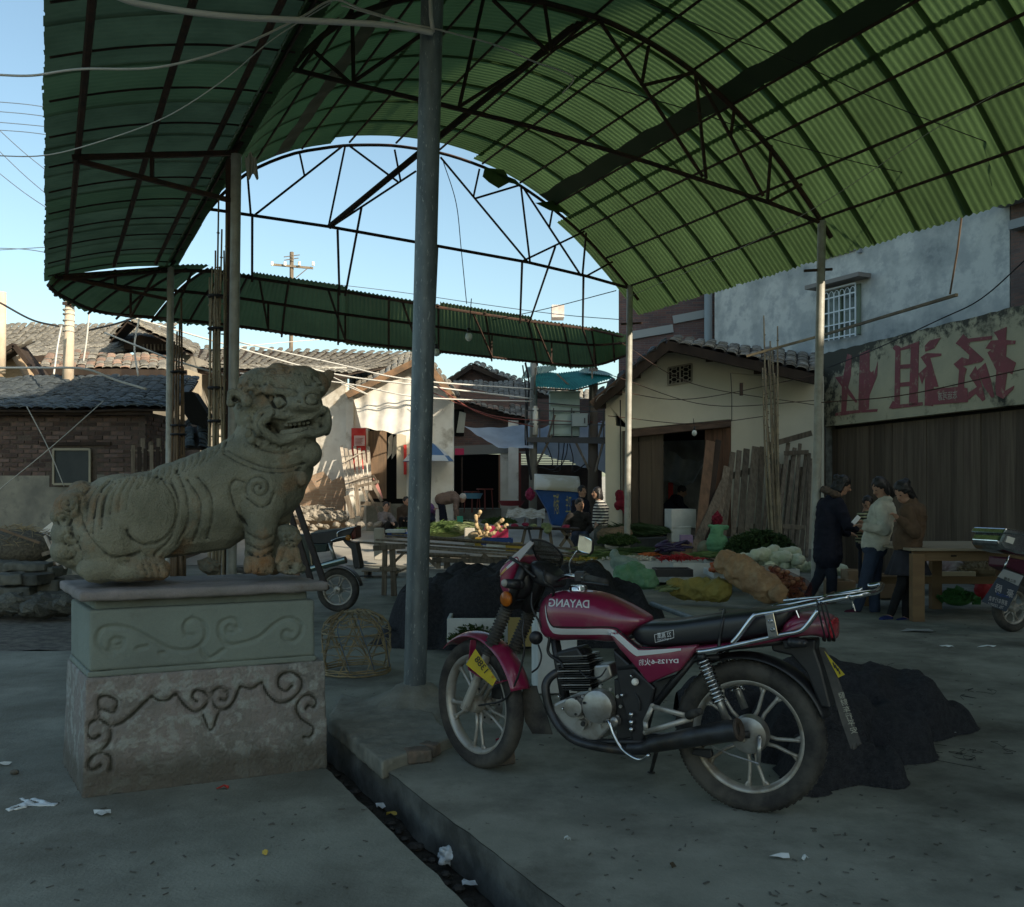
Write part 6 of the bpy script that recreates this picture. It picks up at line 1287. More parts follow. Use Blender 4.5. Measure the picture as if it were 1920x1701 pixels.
for b in(-.145,.14):
 s0=m_(B(578,560),-.145);s1=m_(B(752,1010),-.145);s0.y=s1.y=b;dd=(s1-s0).normalized()
 mb=MB();mb.tube([s0,s0.lerp(s1,.6)],.014,12);mb.tube([s0.lerp(s1,.5),s1],.017,12);mb.build('shock_body',casem,bike,smooth=True)
 e1=dd.cross(Vector((0,1,0))).normalized();e2=dd.cross(e1);L0=s0.lerp(s1,.06);L1=s0.lerp(s1,.72);n_=11*14
 mb=MB();mb.tube([L0.lerp(L1,k/n_)+(e1*math.cos(k*2*math.pi/14)+e2*math.sin(k*2*math.pi/14))*.027 for k in range(n_+1)],.0052,6);mb.build('shock_spring',chrome,bike,smooth=True)
 mb=MB();mb.lathe([(0,-.02),(.016,-.02),(.02,0),(.016,.015),(0,.015)],s0,(0,1,0),14);mb.lathe([(.02,-.004),(.03,0),(.03,.01)],L0,dd,16);mb.build('shock_mount',blackm,bike,smooth=True)
mb=MB();mb.tube(spline([m_(A(1205,1268),-.16),m_(A(1232,1272),-.2),m_(A(1260,1350),-.21),(m_(A(1320,1450),-.22)),m_(A(1420,1512),-.24),m_(A(1490,1482),-.26)],6),.0085,10);mb.build('kick_lever',chrome,bike,smooth=True)
mb=MB();q_=fm_.I(PZ(1221,1447,.01));mb.tube([m_(A(1532,1465),.02),q_],[.011,.009],10);mb.ell(q_+Vector((0,0,-.003)),(.022,.016,.006),10,6);mb.build('side_stand',blackm,bike,smooth=True)
mb=MB();mb.grid(lambda u_,v_:rc+Vector(((rrad+.035-.02*(2*v_-1)**2)*math.cos(R(20)+R(105)*u_),(2*v_-1)*.068,(rrad+.035-.02*(2*v_-1)**2)*math.sin(R(20)+R(105)*u_))),26,8);mb.build('rear_mudguard',blackp,bike,smooth=True,solid=.004)
mb=MB();mb.prism([m_(B(x,y),.05)for x,y in((1090,430),(1400,420),(1395,490),(1440,620),(1508,890),(1430,880),(1330,640),(1230,530),(1100,500))],(0,-.1,0));mb.build('mudguard_extension',blackp,bike,bevel=.01)
fla=mat('mud_flap_grey',(.11,.10,.085),.8,c2=(.07,.065,.06),sc=9)
mb=MB();pp=[(1385,495),(1420,500),(1450,560),(1500,680),(1560,850),(1640,1080),(1672,1165),(1652,1180),(1648,1150),(1640,1190),(1625,1205),(1622,1170),(1610,1200),(1540,1000),(1500,860),(1440,660)]
mb.prism([m_(B(x,y),-.02)for x,y in pp],(.006,.008,0));fo=mb.build('mud_flap',fla,bike)
d0=m_(B(1520,830),-.025);d1=m_(B(1620,1120),-.025)
for k in range(6):
 t=.0+k/6;q_=d0.lerp(d1,t);text('發财车行平安'[k],mat('flap_print',(.4,.38,.3),.9)if k==0 else MATS['flap_print'],fo,q_+Vector((.016,-.003,.004)),(1,0,.25),(-.35,0,1),.026,name='flap_lettering',cw=.028)
mb=MB();mb.prism([m_(B(x,y),-.05)for x,y in((1425,520),(1445,545),(1568,685),(1522,706))],(.0,.006,0));mb.build('number_plate',yplate,bike,bevel=.001)
mb=MB()
for(a,b)in(((1485,600),(1500,640)),((1500,615),(1520,660)),((1520,640),(1535,680))):mb.tube([m_(B(*a),-.053),m_(B(*b),-.053)],.0025,5)
mb.build('plate_mark',blackm,bike);quadm([B(1150,440),B(1240,430),B(1250,490),B(1160,500)],-.1,.04,blackm,'indicator_bracket',bev=.008)
mb=MB();q_=m_(B(1200,462),-.16);mb.cap(q_,.022,q_+Vector((.05,0,0)),.017,12);mb.build('rear_indicator',blackp,bike,smooth=True)
HBq=-.06
cowl=[A(524,300),A(560,262),A(645,205),A(660,250),A(632,300),A(612,370),A(600,395),A(612,430),A(618,460),A(596,512),A(560,470),A(530,410)]
mb=MB();mb.prism([m_(p,-.10)for p in cowl],(0,.24,0));co=mb.build('headlamp_cowl',redpaint,bike,bevel=.018)
cvb=bvh(bake(co))
ribbon('stripe',[cvb],[A(528,345),A(560,300),A(640,225)],[A(526,362),A(560,318),A(650,240)],silverdec,co,.002);ribbon('stripe',[cvb],[A(535,330),A(575,285)],[A(540,340),A(580,297)],mat('gold_decal',(.5,.3,.1),.4),co,.0025)
mb=MB();mb.prism([m_(p,-.09)for p in(A(560,262),A(725,118),A(742,112),A(748,135),A(650,255),A(640,215))],(0,.01,0));mb.build('fairing_edge',mat('pale_fairing',(.4,.38,.38),.35),bike,bevel=.002)
scr=mat('smoked_screen',(.05,.05,.045),.08,alpha=.62,spec=.7)
sp2=[A(740,108),A(800,112),A(865,140),A(915,185),A(936,228),A(920,280),A(900,310),A(850,290),A(790,250),A(755,190)]
pts_=[m_(p,-.10+.26*i/9 if i<5 else.14-.2*(i-5)/5)for i,p in enumerate(sp2)];cen=sum(pts_,Vector())/len(pts_)+Vector((-.02,0,.01));mb=MB();mb.add([cen]+pts_,[(0,1+i,1+(i+1)%10)for i in range(10)]);mb.build('windscreen',scr,bike,smooth=True,solid=.003)
mb=MB();mb.tube(spline(pts_+pts_[:1],5),.0045,8);mb.build('screen_trim',blackp,bike,smooth=True)
loft('instrument_pod',[(745,245,330,.05,A),(790,240,385,.09,A),(850,275,405,.1,A),(900,310,410,.09,A),(940,345,420,.05,A)],blackp,ex=4)
loft('lamp_housing',[(608,300,470,.07,A),(660,260,500,.08,A),(720,260,480,.075,A),(770,300,420,.06,A)],blackp,ex=3)
mb=MB();mb.tube([m_(A(752,470),0),m_(A(800,300),0)],.035,14);mb.tube([m_(A(700,560),0),m_(A(810,330),0)],.03,14);mb.build('steering_head',blackm,bike,smooth=True)
mb=MB();mb.cap(m_(A(660,395),-.12),.026,m_(A(575,388),-.17),.022,14);mb.build('front_indicator',blackp,bike,smooth=True)
mb=MB();mb.ell(m_(A(566,386),-.18),(.018,.02,.019),14,10);mb.build('indicator_lens',mat('indicator_lens_grey',(.3,.3,.28),.2),bike,smooth=True)
mb=MB();mb.tube(spline([m_(A(860,400),0),m_(A(940,345),-.1),m_(A(1020,345),-.18),m_(A(1090,355),-.24)],6),.012,10);mb.build('handlebar',chrome,bike,smooth=True)
mb=MB();mb.tube([m_(A(1080,352),-.23),m_(A(1215,382),-.33)],[.0165,.0155],14);mb.lathe([(.0,-.004),(.022,-.003),(.022,.003),(.0,.004)],m_(A(1088,354),-.235),m_(A(1215,382),-.33)-m_(A(1080,352),-.23),14);mb.build('grip',rubber,bike,smooth=True)
mb=MB();c_=m_(A(1048,345),-.2);mb.box(c_,(.05,.05,.05),.3);mb.build('switch_box',blackp,bike,bevel=.008)
mb=MB();mb.tube(spline([m_(A(1060,380),-.24),m_(A(1110,385),-.29),m_(A(1225,400),-.38)],5),.0055,8);mb.build('clutch_lever',blackm,bike,smooth=True)
mb=MB();mb.tube([m_(A(720,178),.30),m_(A(800,262),.18)],.018,12);mb.build('grip',rubber,bike,smooth=True)
mb=MB();mb.tube([m_(A(800,262),.18),m_(A(860,400),0)],.011,10);mb.build('handlebar',blackm,bike,smooth=True)
mb=MB();mb.tube(spline([m_(A(985,325),-.12),m_(A(978,262),-.13),m_(A(1000,220),-.135),m_(A(1028,178),-.14)],6),.0042,8);mi=mb.build('mirror_stem',chrome,bike,smooth=True)
mp=[A(1040,70),A(1072,78),A(1118,98),A(1130,115),A(1126,185),A(1112,206),A(1060,196),A(1032,180),A(1028,150)]
mb=MB();mb.prism([m_(p,-.14)for p in mp],(0,.018,0));ms=mb.build('mirror_shell',blackp,bike,bevel=.005)
cenp=(sum(p[0]for p in mp)/9,sum(p[1]for p in mp)/9);mb=MB();mb.prism([m_((cenp[0]+(p[0]-cenp[0])*.86,cenp[1]+(p[1]-cenp[1])*.86),-.142)+Vector((0,0 if p[0]>cenp[0]else-.004,0))for p in mp],(0,-.002,0));mb.build('mirror_glass',mat('mirror_glass',(.75,.8,.75),.03,1.),ms)
mb=MB();mb.tube([m_(A(745,172),.28),m_(A(718,38),.30)],.006,8);mb.cap(m_(A(700,34),.28),.01,m_(A(735,36),.34),.01,8);mb.build('mirror_stem',blackm,bike,smooth=True)
mb=MB();mb.lathe([(0,-.02),(.03,-.018),(.034,0),(.03,.015),(0,.02)],m_(A(765,735),-.05),(-.4,1,0),20);mb.build('horn',blackp,bike,smooth=True)
cable([(*A(690,620),-.13),(*A(680,700),-.15),(*A(690,820),-.16),(*A(640,1010),-.16),(*A(560,1130),-.14),(*A(400,1168),-.11)])
cable([(*A(740,440),-.08),(*A(740,540),-.1),(*A(790,640),-.1),(*A(820,700),-.08)]);cable([(*A(780,780),-.06),(*A(800,850),-.08),(*A(780,920),-.09),(*A(740,955),-.08)]);cable([(*A(800,620),-.06),(*A(850,720),-.08),(*A(845,830),-.08),(*A(920,890),-.08),(*A(940,930),-.09)],.008)
cable([(*A(1040,940),-.12),(*A(1090,985),-.14),(*A(1170,985),-.14),(*A(1215,930),-.12)],.004);cable([(*A(600,225),-.1),(*A(660,260),-.12),(*A(700,300),-.1),(*A(760,350),-.1)],.008);cable([(*A(820,300),-.1),(*A(820,380),-.14),(*A(880,430),-.1),(*A(850,520),-.06)],.006)
cable([(*A(1380,1060),-.1),(*A(1420,1130),-.12),(*A(1430,1200),-.12)],.004)
# ================================================================ market goods and furniture
ORD='first second third fourth fifth sixth seventh eighth ninth tenth eleventh twelfth thirteenth fourteenth fifteenth sixteenth seventeenth eighteenth nineteenth twentieth'.split()
def ordinal(grp,what):
 L_=sorted([o for o in bpy.data.objects if o.get('group')==grp],key=lambda o:o.location.x/o.location.y)
 for i,o in enumerate(L_):
  if i<20:o['label']=f'{ORD[i]} {what}'
def blob(name,els,m,label,cat,vox,jit_=0.,jsc=6,sm=2,grp=None,caps=()):
 mb=MB()
 for c_,r_ in els:mb.ell(c_,r_,16,12)
 for c_ in caps:mb.cap(*c_)
 o=mb.build(name,m,remesh=vox,sm=sm,jit=jit_,jsc=jsc);return tag(o,label,cat,grp)
netm=mat('black_net',(.020,.021,.025),.95,c2=(.036,.037,.042),sc=35,c3=(.07,.065,.055),sc3=2.2,lo3=.62,hi3=.85,bump=1.5,bsc=120,grain=.5)
brownn=mat('brown_net',(.05,.035,.024),.95,c2=(.03,.022,.016),sc=12,bump=1,bsc=90,grain=.3)
def ez(px,py0,py1,Y,rx,ry=.3):a=P(px,py1,Y);b=P(px,py0,Y);return((a.x,Y,(a.z+b.z)/2),(rx,ry,(b.z-a.z)/2))
def folds(o,seed,amp=.03,sc_=2.2):
 me=o.data;n=len(me.vertices);co=np.empty(n*3);nr=np.empty(n*3);me.vertices.foreach_get('co',co);me.vertices.foreach_get('normal',nr);co=co.reshape(-1,3);nr=nr.reshape(-1,3)
 f=np.array([1-abs(noise.noise(Vector((c[0]*sc_+seed,c[1]*sc_,c[2]*sc_*1.3))))*2.6 for c in co]);f2=np.array([1-abs(noise.noise(Vector((c[0]*sc_*2.7,c[1]*sc_*2.7+seed,c[2]*sc_*3))))*2.4 for c in co])
 co+=nr*((f+.4*f2)*amp)[:,None];co[:,2]=np.maximum(co[:,2],.004);me.vertices.foreach_set('co',co.ravel());me.update()
def netfield(x0,x1,y0,y1,bumps,m,label,seed,nx=170,ny=120,cr=.07,pw=3.):
 mb=MB();V={};fs=[]
 def h(x,y):
  xx=x+.10*noise.noise(Vector((x*3,y*3,seed)));yy=y+.10*noise.noise(Vector((x*3,y*3,seed+9)))
  b=(.82 if pw==7 and x1>3 else 1)*max(bh*math.exp(-((((xx-bx_)/rx)**2+((yy-by_)/ry)**2)**(pw/2)))for bx_,by_,rx,ry,bh in bumps)
  q=Vector((x*2.6,y*3.4,seed));r1=1-abs(noise.noise(q+Vector((noise.noise(q*.8),0,0))))*2.4;r2=1-abs(noise.noise(q*2.6))*2.4;r3=noise.noise(q*9)
  e=min(1,b/.12);w5=noise.noise(q*.7)*3;f1=math.sin(x*9+y*6+w5*2.2);f2=math.sin(y*17-x*11+w5*4);return b+e*cr*(.55*f1*abs(f1)+.35*f2+.4*r1+.25*r2+.12*r3)-.05
 H_=[[h(x0+(x1-x0)*i/nx,y0+(y1-y0)*j/ny)for j in range(ny+1)]for i in range(nx+1)]
 def vid(i,j):
  if(i,j)not in V:V[(i,j)]=len(mb.v);mb.v.append(Vector((x0+(x1-x0)*i/nx,y0+(y1-y0)*j/ny,max(H_[i][j],.003))))
  return V[(i,j)]
 for i in range(nx):
  for j in range(ny):
   if max(H_[i][j],H_[i+1][j],H_[i][j+1],H_[i+1][j+1])>.002:mb.f.append((vid(i,j),vid(i+1,j),vid(i+1,j+1),vid(i,j+1)))
 o=mb.build('net_heap',m,smooth=True);return tag(o,label,'net')
netfield(-1.5,1.9,8.0,10.2,[(-.75,9.1,.42,.5,.55),(-.35,9.1,.5,.55,.68),(.1,9.2,.55,.6,.72),(.55,9.2,.55,.6,.68),(.95,9.2,.42,.55,.52),(-1.05,8.9,.25,.3,.16),(1.2,9.2,.3,.4,.3)],netm,'long heap of goods covered with black netting behind the pole and motorcycle',3,200,130,.07,7.)
netfield(.1,1.5,9.3,10.8,[(.75,10.1,.4,.4,.68),(.45,10.1,.35,.4,.62)],brownn,'small brown netted mound behind the motorcycle mirror',8,90,90,.05,4.)
netfield(1.0,3.2,4.25,6.7,[(1.62,5.2,.33,.42,.42),(1.88,5.75,.48,.42,.46),(2.25,5.75,.42,.36,.42),(2.5,5.72,.24,.24,.24),(1.55,4.75,.24,.24,.26),(1.76,4.68,.13,.16,.2),(1.95,5.2,.3,.3,.3),(1.4,5.8,.4,.35,.34),(1.8,6.15,.45,.3,.34),(1.38,4.5,.14,.08,.1)],netm,'wide crumpled pile of black netting on the floor behind the rear wheel',5,240,230,.05,7.)
mb=MB();random.seed(8)
for k in range(22):
 x=random.uniform(1.3,2.9);y=random.uniform(4.5,6.1);q_=Vector((2.2+.5*random.random(),4.9+.4*random.random(),.01))if k<12 else Vector((x,y,.3*math.exp(-((x-2)**2))+.02))
 pts_=[q_]
 for j in range(5):pts_.append(pts_[-1]+Vector((random.uniform(-.06,.06),random.uniform(-.06,.06),random.uniform(-.01,.012)if k>=12 else 0)))
 mb.tube(spline(pts_,4),.0016,3,cap=False)
tag(mb.build('loose_threads',wireb),kind='stuff')
def leafm(name,c,c2,tr=.25):return mat(name,c,.6,c2=c2,sc=14,tr=tr,rnd=.1)
leafg=leafm('leaf_green',(.045,.085,.025),(.075,.12,.04));leafd_=leafm('dark_leaf',(.025,.05,.018),(.05,.085,.03));leafp=leafm('pale_stalk',(.22,.27,.12),(.30,.34,.18));leafl=leafm('light_leaf',(.10,.17,.05),(.16,.22,.08))
def greens(name,c,r_,n,m,label,cat='greens',leaf=(.05,.03),up=.5,seed=1,stalk=None,kind=None,aniso=None):
 rr=random.Random(seed);mb=MB();c=Vector(c)
 for i in range(n):
  a=rr.uniform(0,6.28);u_=rr.random()**.5;h=math.sqrt(max(0,1-u_*u_))*rr.uniform(.55,1.05)
  p=c+Vector((math.cos(a)*u_*r_[0],math.sin(a)*u_*r_[1],h*r_[2]));l=leaf[0]*rr.uniform(.6,1.3);w_=leaf[1]*rr.uniform(.6,1.3)
  d=Vector((math.cos(a)+rr.uniform(-.8,.8),math.sin(a)+rr.uniform(-.8,.8),rr.uniform(-.3,1)*up*2)).normalized()
  if aniso:d=(Vector(aniso)+d*.35).normalized()
  sd_=d.cross(Vector((rr.uniform(-1,1),rr.uniform(-1,1),1))).normalized()*w_;nn=d.cross(sd_).normalized()*w_*.35
  mb.add([p-d*l*.5,p-sd_*.8,p+nn,p+sd_*.8,p+d*l*.5],[(0,1,2),(0,2,3),(1,4,2),(2,4,3)])
 mb.ell(c+Vector((0,0,r_[2]*.25)),(r_[0]*.8,r_[1]*.8,r_[2]*.5),14,8)
 o=mb.build(name,m);return tag(o,label,cat,None,kind)
q_=P(893,1160,8.25);greens('leafy_greens',(q_.x,8.3,.10),(.26,.15,.17),700,leafg,'bunch of green leaves poking out from under the black net',leaf=(.06,.022),seed=3)
crate('foam_box',838,955,1160,1205,8.25,.4,fm,'white foam box of greens sticking out from under the net heap','box')
plate('yellow_flap',952,1005,1158,1212,8.15,mat('yellow_card',(.32,.24,.09),.8),'yellowish card flap beside the foam box under the net','cardboard',d=.03)
crate('foam_box',1003,1078,1168,1300,6.6,.35,fm,'tall white foam box standing behind the engine of the red motorcycle','box',.1,lid=True)
mb=MB();mb.tube([P(1222,1132,8.3),P(1300,1160,7.4),P(1420,1185,6.6)],.022,10);tag(mb.build('steel_pipe',galv,smooth=True),'thin grey pipe lying along the edge of the black net','pipe')
mb=MB();mb.grid(lambda u,v:P(1240+190*u,1165+14*v+10*u,7.9-.5*u)*1+Vector((0,-.3*v,-.0)),10,3);
BQ=PZ(668,1262,0);bk_=thing('wicker_basket','openwork bamboo basket lying upside down between the pedestal and the pole','basket',BQ);wm=mat('split_bamboo',(.34,.27,.15),.7,c2=(.18,.14,.08),sc=9);wm2=mat('blue_twine',(.10,.13,.17),.8)
bR=.26;bHt=.47;rr=random.Random(4)
def bpt(a,h,k=1.):r_=bR*(1 if h<.68 else math.sqrt(max(0,1-((h-.68)/.34)**2*.95)))*k;return Vector((r_*math.cos(a),r_*math.sin(a),.01+h*bHt))
for k in range(32):
 a0=k*2*math.pi/16;tw=(.9 if k%2 else-.9)+rr.uniform(-.15,.15);mb=MB();mb.tube([bpt(a0+tw*t/10,t/10,1+.02*math.sin(t*3+k))for t in range(11)],.0056,5,flat=.5);mb.build('weave_strip',wm,bk_,smooth=True)
for k,(h,r_)in enumerate(((.02,.008),(.06,.007),(.1,.006),(.34,.004),(.5,.004),(.66,.005),(.8,.004))):
 mb=MB();mb.tube([bpt(a*.2094+.1*k,h+rr.uniform(-.012,.012),1.01)for a in range(30)],r_,5,closed=True);mb.build('hoop',wm,bk_,smooth=True)
for k in range(16):
 a=rr.uniform(0,6.28);h=rr.uniform(.3,1);mb=MB();mb.tube(spline([bpt(a+t*.35,min(1,h+rr.uniform(-.12,.12)),1.01)for t in range(6)],3),.0035,4);mb.build('weave_strip',wm,bk_)
for k in range(8):
 a=rr.uniform(0,6.28);p0=bpt(a,.95);p1=bpt(a+rr.uniform(2,4),.93);mb=MB();mb.tube([p0,(p0+p1)/2+Vector((0,0,.03)),p1],.0035,4);mb.build('weave_strip',wm,bk_)
for k in range(3):mb=MB();mb.tube(spline([bpt(4.2+k*.7+.1*t,.95-t*.17,1.03)for t in range(6)],3),.004,4);mb.build('twine',wm2,bk_)
tW=greyw;TYf,TYb=12.4,13.6
O=P(900,1125,13.);O.z=0;tt=thing('trestle_table','long grey slatted trestle table standing behind the tall pole','table',O)
slats=[((705,1012),(1100,1040)),((712,1020),(1085,1044)),((722,1005),(1060,1028)),((735,1001),(1080,1030)),((660,1016),(960,1036)),((790,1042),(1050,1050)),((745,1035),(880,1042)),((800,1028),(1000,1045))]
for k,(a,b)in enumerate(slats):mb=MB();mb.bar(P(*a,13.6-.1*k),P(*b,13.5-.1*k),.09,.025);mb.build('slat',greyw,tt,off=O,bevel=.004)
for(a,b,w_)in(((722,1028),(720,1116),.065),((735,1020),(739,1117),.075),((822,1045),(822,1066),.06),((838,1045),(838,1066),.08),((957,1040),(962,1070),.1),((848,1070),(875,1040),.05),((905,1040),(935,1066),.06),((800,1045),(818,1062),.04),((800,1050),(740,1075),.03),((758,1036),(728,1065),.035)):
 mb=MB();mb.bar(P(*a,12.9),P(*b,12.9),w_,w_);mb.build('leg',greyw,tt,off=O,bevel=.005)
for(a,b,w_)in(((700,1028),(760,1024),.07),((712,1066),(745,1068),.05),((810,1050),(1080,1056),.06)):mb=MB();mb.bar(P(*a,12.85),P(*b,12.85),w_,w_);mb.build('crosspiece',greyw,tt,off=O,bevel=.005)
O=P(715,1080,15.8);O.z=0;pl2=thing('low_pallet','low flat wooden pallet on the floor behind the table legs','pallet',O)
for k in range(5):mb=MB();mb.box((0,-.2+k*.1,.11),(.58,.085,.02));mb.build('board',greyw,pl2)
for x in(-.22,.22):mb=MB();mb.box((x,0,.05),(.06,.45,.09));mb.build('runner',greyw,pl2)
mb=MB();mb.tube(spline([P(650,1086,15.5),P(672,1081,15.5),P(690,1080,15.4),P(700,1082,15.4)],6),.012,5);tag(mb.build('floor_cable',wireb),'dark cable trailing on the floor towards the low pallet','cable')
pm=mat('post_stone',(.42,.39,.33),.92,c2=(.33,.31,.26),sc=3)
for(x0,x1,y0,y1,Y,lab)in((702,720,990,1050,18.2,'short concrete post behind the left end of the trestle table'),(871,890,990,1022,17.2,'pale concrete post sunlit beside the yellow crates')):
 a=P(x0,y1,Y);b=P(x1,y0,Y);mb=MB();mb.box(((a.x+b.x)/2,Y,(a.z+b.z)/2),(b.x-a.x,.16,b.z-a.z));tag(mb.build('concrete_post',pm,bevel=.02),lab,'post')
crate('blue_tray',726,762,998,1008,17.5,.5,mat('blue_tray',(.02,.06,.22),.5),'blue plastic tray with a white lid on the ground near the seated woman','crate');plate('tray_lid',725,761,993,998,17.45,MATS['foam_box'],'white lid resting on the blue tray','lid',d=.4)
crate('blue_tray',902,962,1011,1022,15.4,.5,MATS['blue_tray'],'shallow blue tray stacked behind the trestle table','crate');crate('foam_box',912,955,1018,1032,15.2,.4,fm,'white foam box under the blue tray behind the table','box');yc_=mat('yellow_card2',(.42,.28,.05),.8)
crate('yellow_carton',948,980,1020,1034,15.1,.4,yc_,'small yellow carton to the right of the foam box behind the table','box');crate('yellow_carton',890,905,1010,1024,16.2,.4,yc_,'yellow carton peeping out beside the pale concrete post','box')
redc=mat('magenta_crate',(.24,.01,.05),.5,c2=(.18,.01,.04),sc=8);crate('magenta_crate',908,953,988,1010,17.2,.5,redc,'magenta plastic crate heaped with roots','crate')
bagw=mat('basket_tan',(.35,.27,.16),.85,c2=(.25,.19,.11),sc=20,bump=.8)
o=blob('round_basket',[((P(900,1005,16.9).x,16.9,P(0,1004,16.9).z),(.22,.2,.09))],bagw,'shallow tan basket holding lotus roots beside the magenta crate','basket',.02)
lot=mat('lotus_root',(.50,.38,.22),.7,c2=(.38,.27,.15),sc=9)
lt=[((894,990),(892,968)),((896,968),(900,960)),((905,1002),(918,990)),((915,1004),(912,985)),((925,1000),(935,988)),((938,995),(950,985)),((930,985),(942,975)),((908,1005),(925,1000)),((900,1000),(893,985))]
for k,(a,b)in enumerate(lt):
 mb=MB();a_=P(*a,16.8-.02*k);b_=P(*b,16.7-.02*k);mb.cap(a_,.035,a_.lerp(b_,.5),.03,10);mb.cap(a_.lerp(b_,.5),.03,b_,.036,10);tag(mb.build('lotus_root',lot,smooth=True),'pale lotus root in the heap by the magenta crate','lotus root','lotus roots heaped beside the magenta crate')
def G(px,py,Y,dz=0):p=P(px,py,Y);return(p.x,p.y,p.z+dz)
greens('greens_heap',G(835,1002,19.5),(.62,.4,.26),900,leafl,'long heap of light green vegetables on the lane behind the pole',leaf=(.16,.03),seed=5,kind='stuff',aniso=(1,0,.2))
greens('greens_heap',G(878,998,19.2),(.3,.3,.2),260,leafp,'pale stalks at the right end of the long green heap',leaf=(.2,.02),seed=6,kind='stuff',aniso=(1,.2,-.1))
greens('greens_bunch',G(755,1000,20),(.2,.25,.12),160,leafg,'small bunch of greens beside the seated woman',leaf=(.1,.03),seed=7)
greens('greens_basket',G(865,985,23.5),(.38,.3,.12),300,leafg,'round basket of greens in front of the bending person',leaf=(.12,.03),seed=8);o=blob('round_basket',[(G(865,984,23.5),(.42,.35,.09))],bagw,'flat round basket under the greens by the bending person','basket',.03)
plate('green_cloth',857,868,968,982,23.1,mat('teal_bag',(.05,.3,.2),.6),'teal plastic bag tucked in the round basket','bag',d=.1)
greens('greens_heap',G(935,982,19.5),(.35,.3,.12),260,leafg,'green leaves piled behind the magenta crate',leaf=(.12,.04),seed=9)
O=P(1030,1035,16.);O.z=0;t2=thing('market_table','dark low market table with goods in front of the blue hopper','table',O)
mb=MB();mb.bar(P(950,989,15.8),P(1085,992,15.8),.55,.035);mb.build('top',woodd,t2,off=O)
for(a,b)in(((1015,992),(1010,1030)),((1030,992),(1036,1030)),((985,992),(978,1025)),((1052,992),(1075,1025)),((1068,1000),(1050,1025))):mb=MB();mb.bar(P(*a,15.7),P(*b,15.7),.05,.05);mb.build('leg',greyw,t2,off=O)
mb=MB();mb.box(G(1035,985,15.9),(.3,.3,.05));
o=blob('pale_cabbage_leaves',[(G(1027,990,15.4),(.07,.05,.09)),(G(1020,986,15.4),(.05,.05,.05))],leafp,'pale yellow-green cabbage leaves hanging over the table edge','cabbage',.012,.02,14)
for k,(px,py,c_)in enumerate(((965,986,'pink_bag'),(985,984,'pink_bag'),(1000,986,'pale_stalk'),(1060,988,'pink_bag'))):blob('small_parcel',[(G(px,py,15.8),(.07,.05,.035))],MATS[c_],['pink parcel at the left end of the low table','pink bag second from the left on the low table','pale green bundle in the middle of the low table','pink parcel at the right end of the low table'][k],'parcel',.015,.015,12)
O=P(985,985,21);O.z=gz(21);t3=thing('cloth_table','table draped with a patterned white cloth beside the platform pole','table',O)
cloth('table_cloth',(P(952,953,21.6),P(1022,955,21.6),P(1022,972,20.9),P(948,970,20.9)),mat('patterned_cloth',(.55,.52,.44),.85,c2=(.35,.3,.22),sc=12),None,None,amp=.02,parent=t3,off=O)
for x in(953,985,1018):mb=MB();mb.bar(P(x,972,21),P(x-3,992,21),.03,.03);mb.build('leg',greyw,t3,off=O)
for(x,y,c_,lab)in((945,938,(.25,.04,.05),'red basin on the shop step table'),):
 mb=MB();mb.lathe([(.0,-.02),(.3,0),(.4,.14),(.38,.14),(.28,.02),(0,.01)],P(x+14,y+10,28),(0,0,1),24);tag(mb.build('basin',mat('red_basin',c_,.5),autos=True),lab,'basin')
mb=MB();mb.lathe([(.0,0),(.2,0),(.28,.16),(.26,.16),(.19,.02),(0,.02)],P(888,935,28.5),(0,0,1),20);tag(mb.build('basin',mat('blue_basin',(.15,.35,.5),.5),autos=True),'light blue basin on a stool inside the dark shop','basin')
for(x,y,lab)in((882,955,'red legged stool under the blue basin in the shop'),(906,950,'red round-topped stool beside the basin stool in the shop')):
 O=P(x,y,28.6);s_=thing('stool',lab,'stool',O);mb=MB();mb.lathe([(0,.5),(.25,.5),(.25,.54),(0,.54)],(.05,0,0),(0,0,1),16);mb.build('seat',MATS['maroon'],s_)
 for a in range(4):mb=MB();mb.bar((.05+.2*math.cos(a*1.57),.2*math.sin(a*1.57),.5),(.05+.24*math.cos(a*1.57),.24*math.sin(a*1.57),-.1),.03,.03);mb.build('leg',MATS['maroon'],s_)
O=P(800,880,25);um=thing('parasol','blue and white market parasol half hidden behind the tall pole','parasol',O);ub=mat('parasol_blue',(.10,.2,.38),.7,tr=.3);uw=mat('parasol_white',(.62,.66,.68),.7,tr=.3)
c0=P(803,828,25);Rr=.67
for k in range(8):
 a0,a1=k*math.pi/4+.2,(k+1)*math.pi/4+.2
 def pan(lo_h,hi_h):
  mb=MB();mb.grid(lambda u,v:c0+Vector(((lambda r_:r_*math.cos(a0+(a1-a0)*v))(Rr*(lo_h+(hi_h-lo_h)*u)),(Rr*(lo_h+(hi_h-lo_h)*u))*math.sin(a0+(a1-a0)*v),-.52*(lo_h+(hi_h-lo_h)*u)**1.5-.02*math.sin(v*math.pi)*0)),8,6);return mb
 pan(0,.8).build('panel',uw if k%2 else ub,um,off=O,smooth=True);pan(.8,1.).build('valance',ub if k%2 else uw,um,off=O,smooth=True)
mb=MB();mb.tube([c0,c0-Vector((0,0,2.0))],.02,8);mb.build('pole',casem,um,off=O)
stz=.33
O=P(1200,1090,14.2);O.z=0;random.seed(14)
trays=[(1038,1110,1050,1080,14.9),(1110,1190,1052,1085,14.6),(1175,1262,1055,1092,14.2),(1262,1345,1058,1098,13.9)]
for k,(x0,x1,y0,y1,Y)in enumerate(trays):
 crate('foam_tray',x0,x1,y0-2,y1,Y,.9,fm,['first white foam tray of the stall, behind the motorcycle mirror','second white foam tray, behind the green net bag','third white foam tray of the stall, under the garlic','fourth white foam tray with red chillies, nearest the tan sack'][k],'tray',.0)
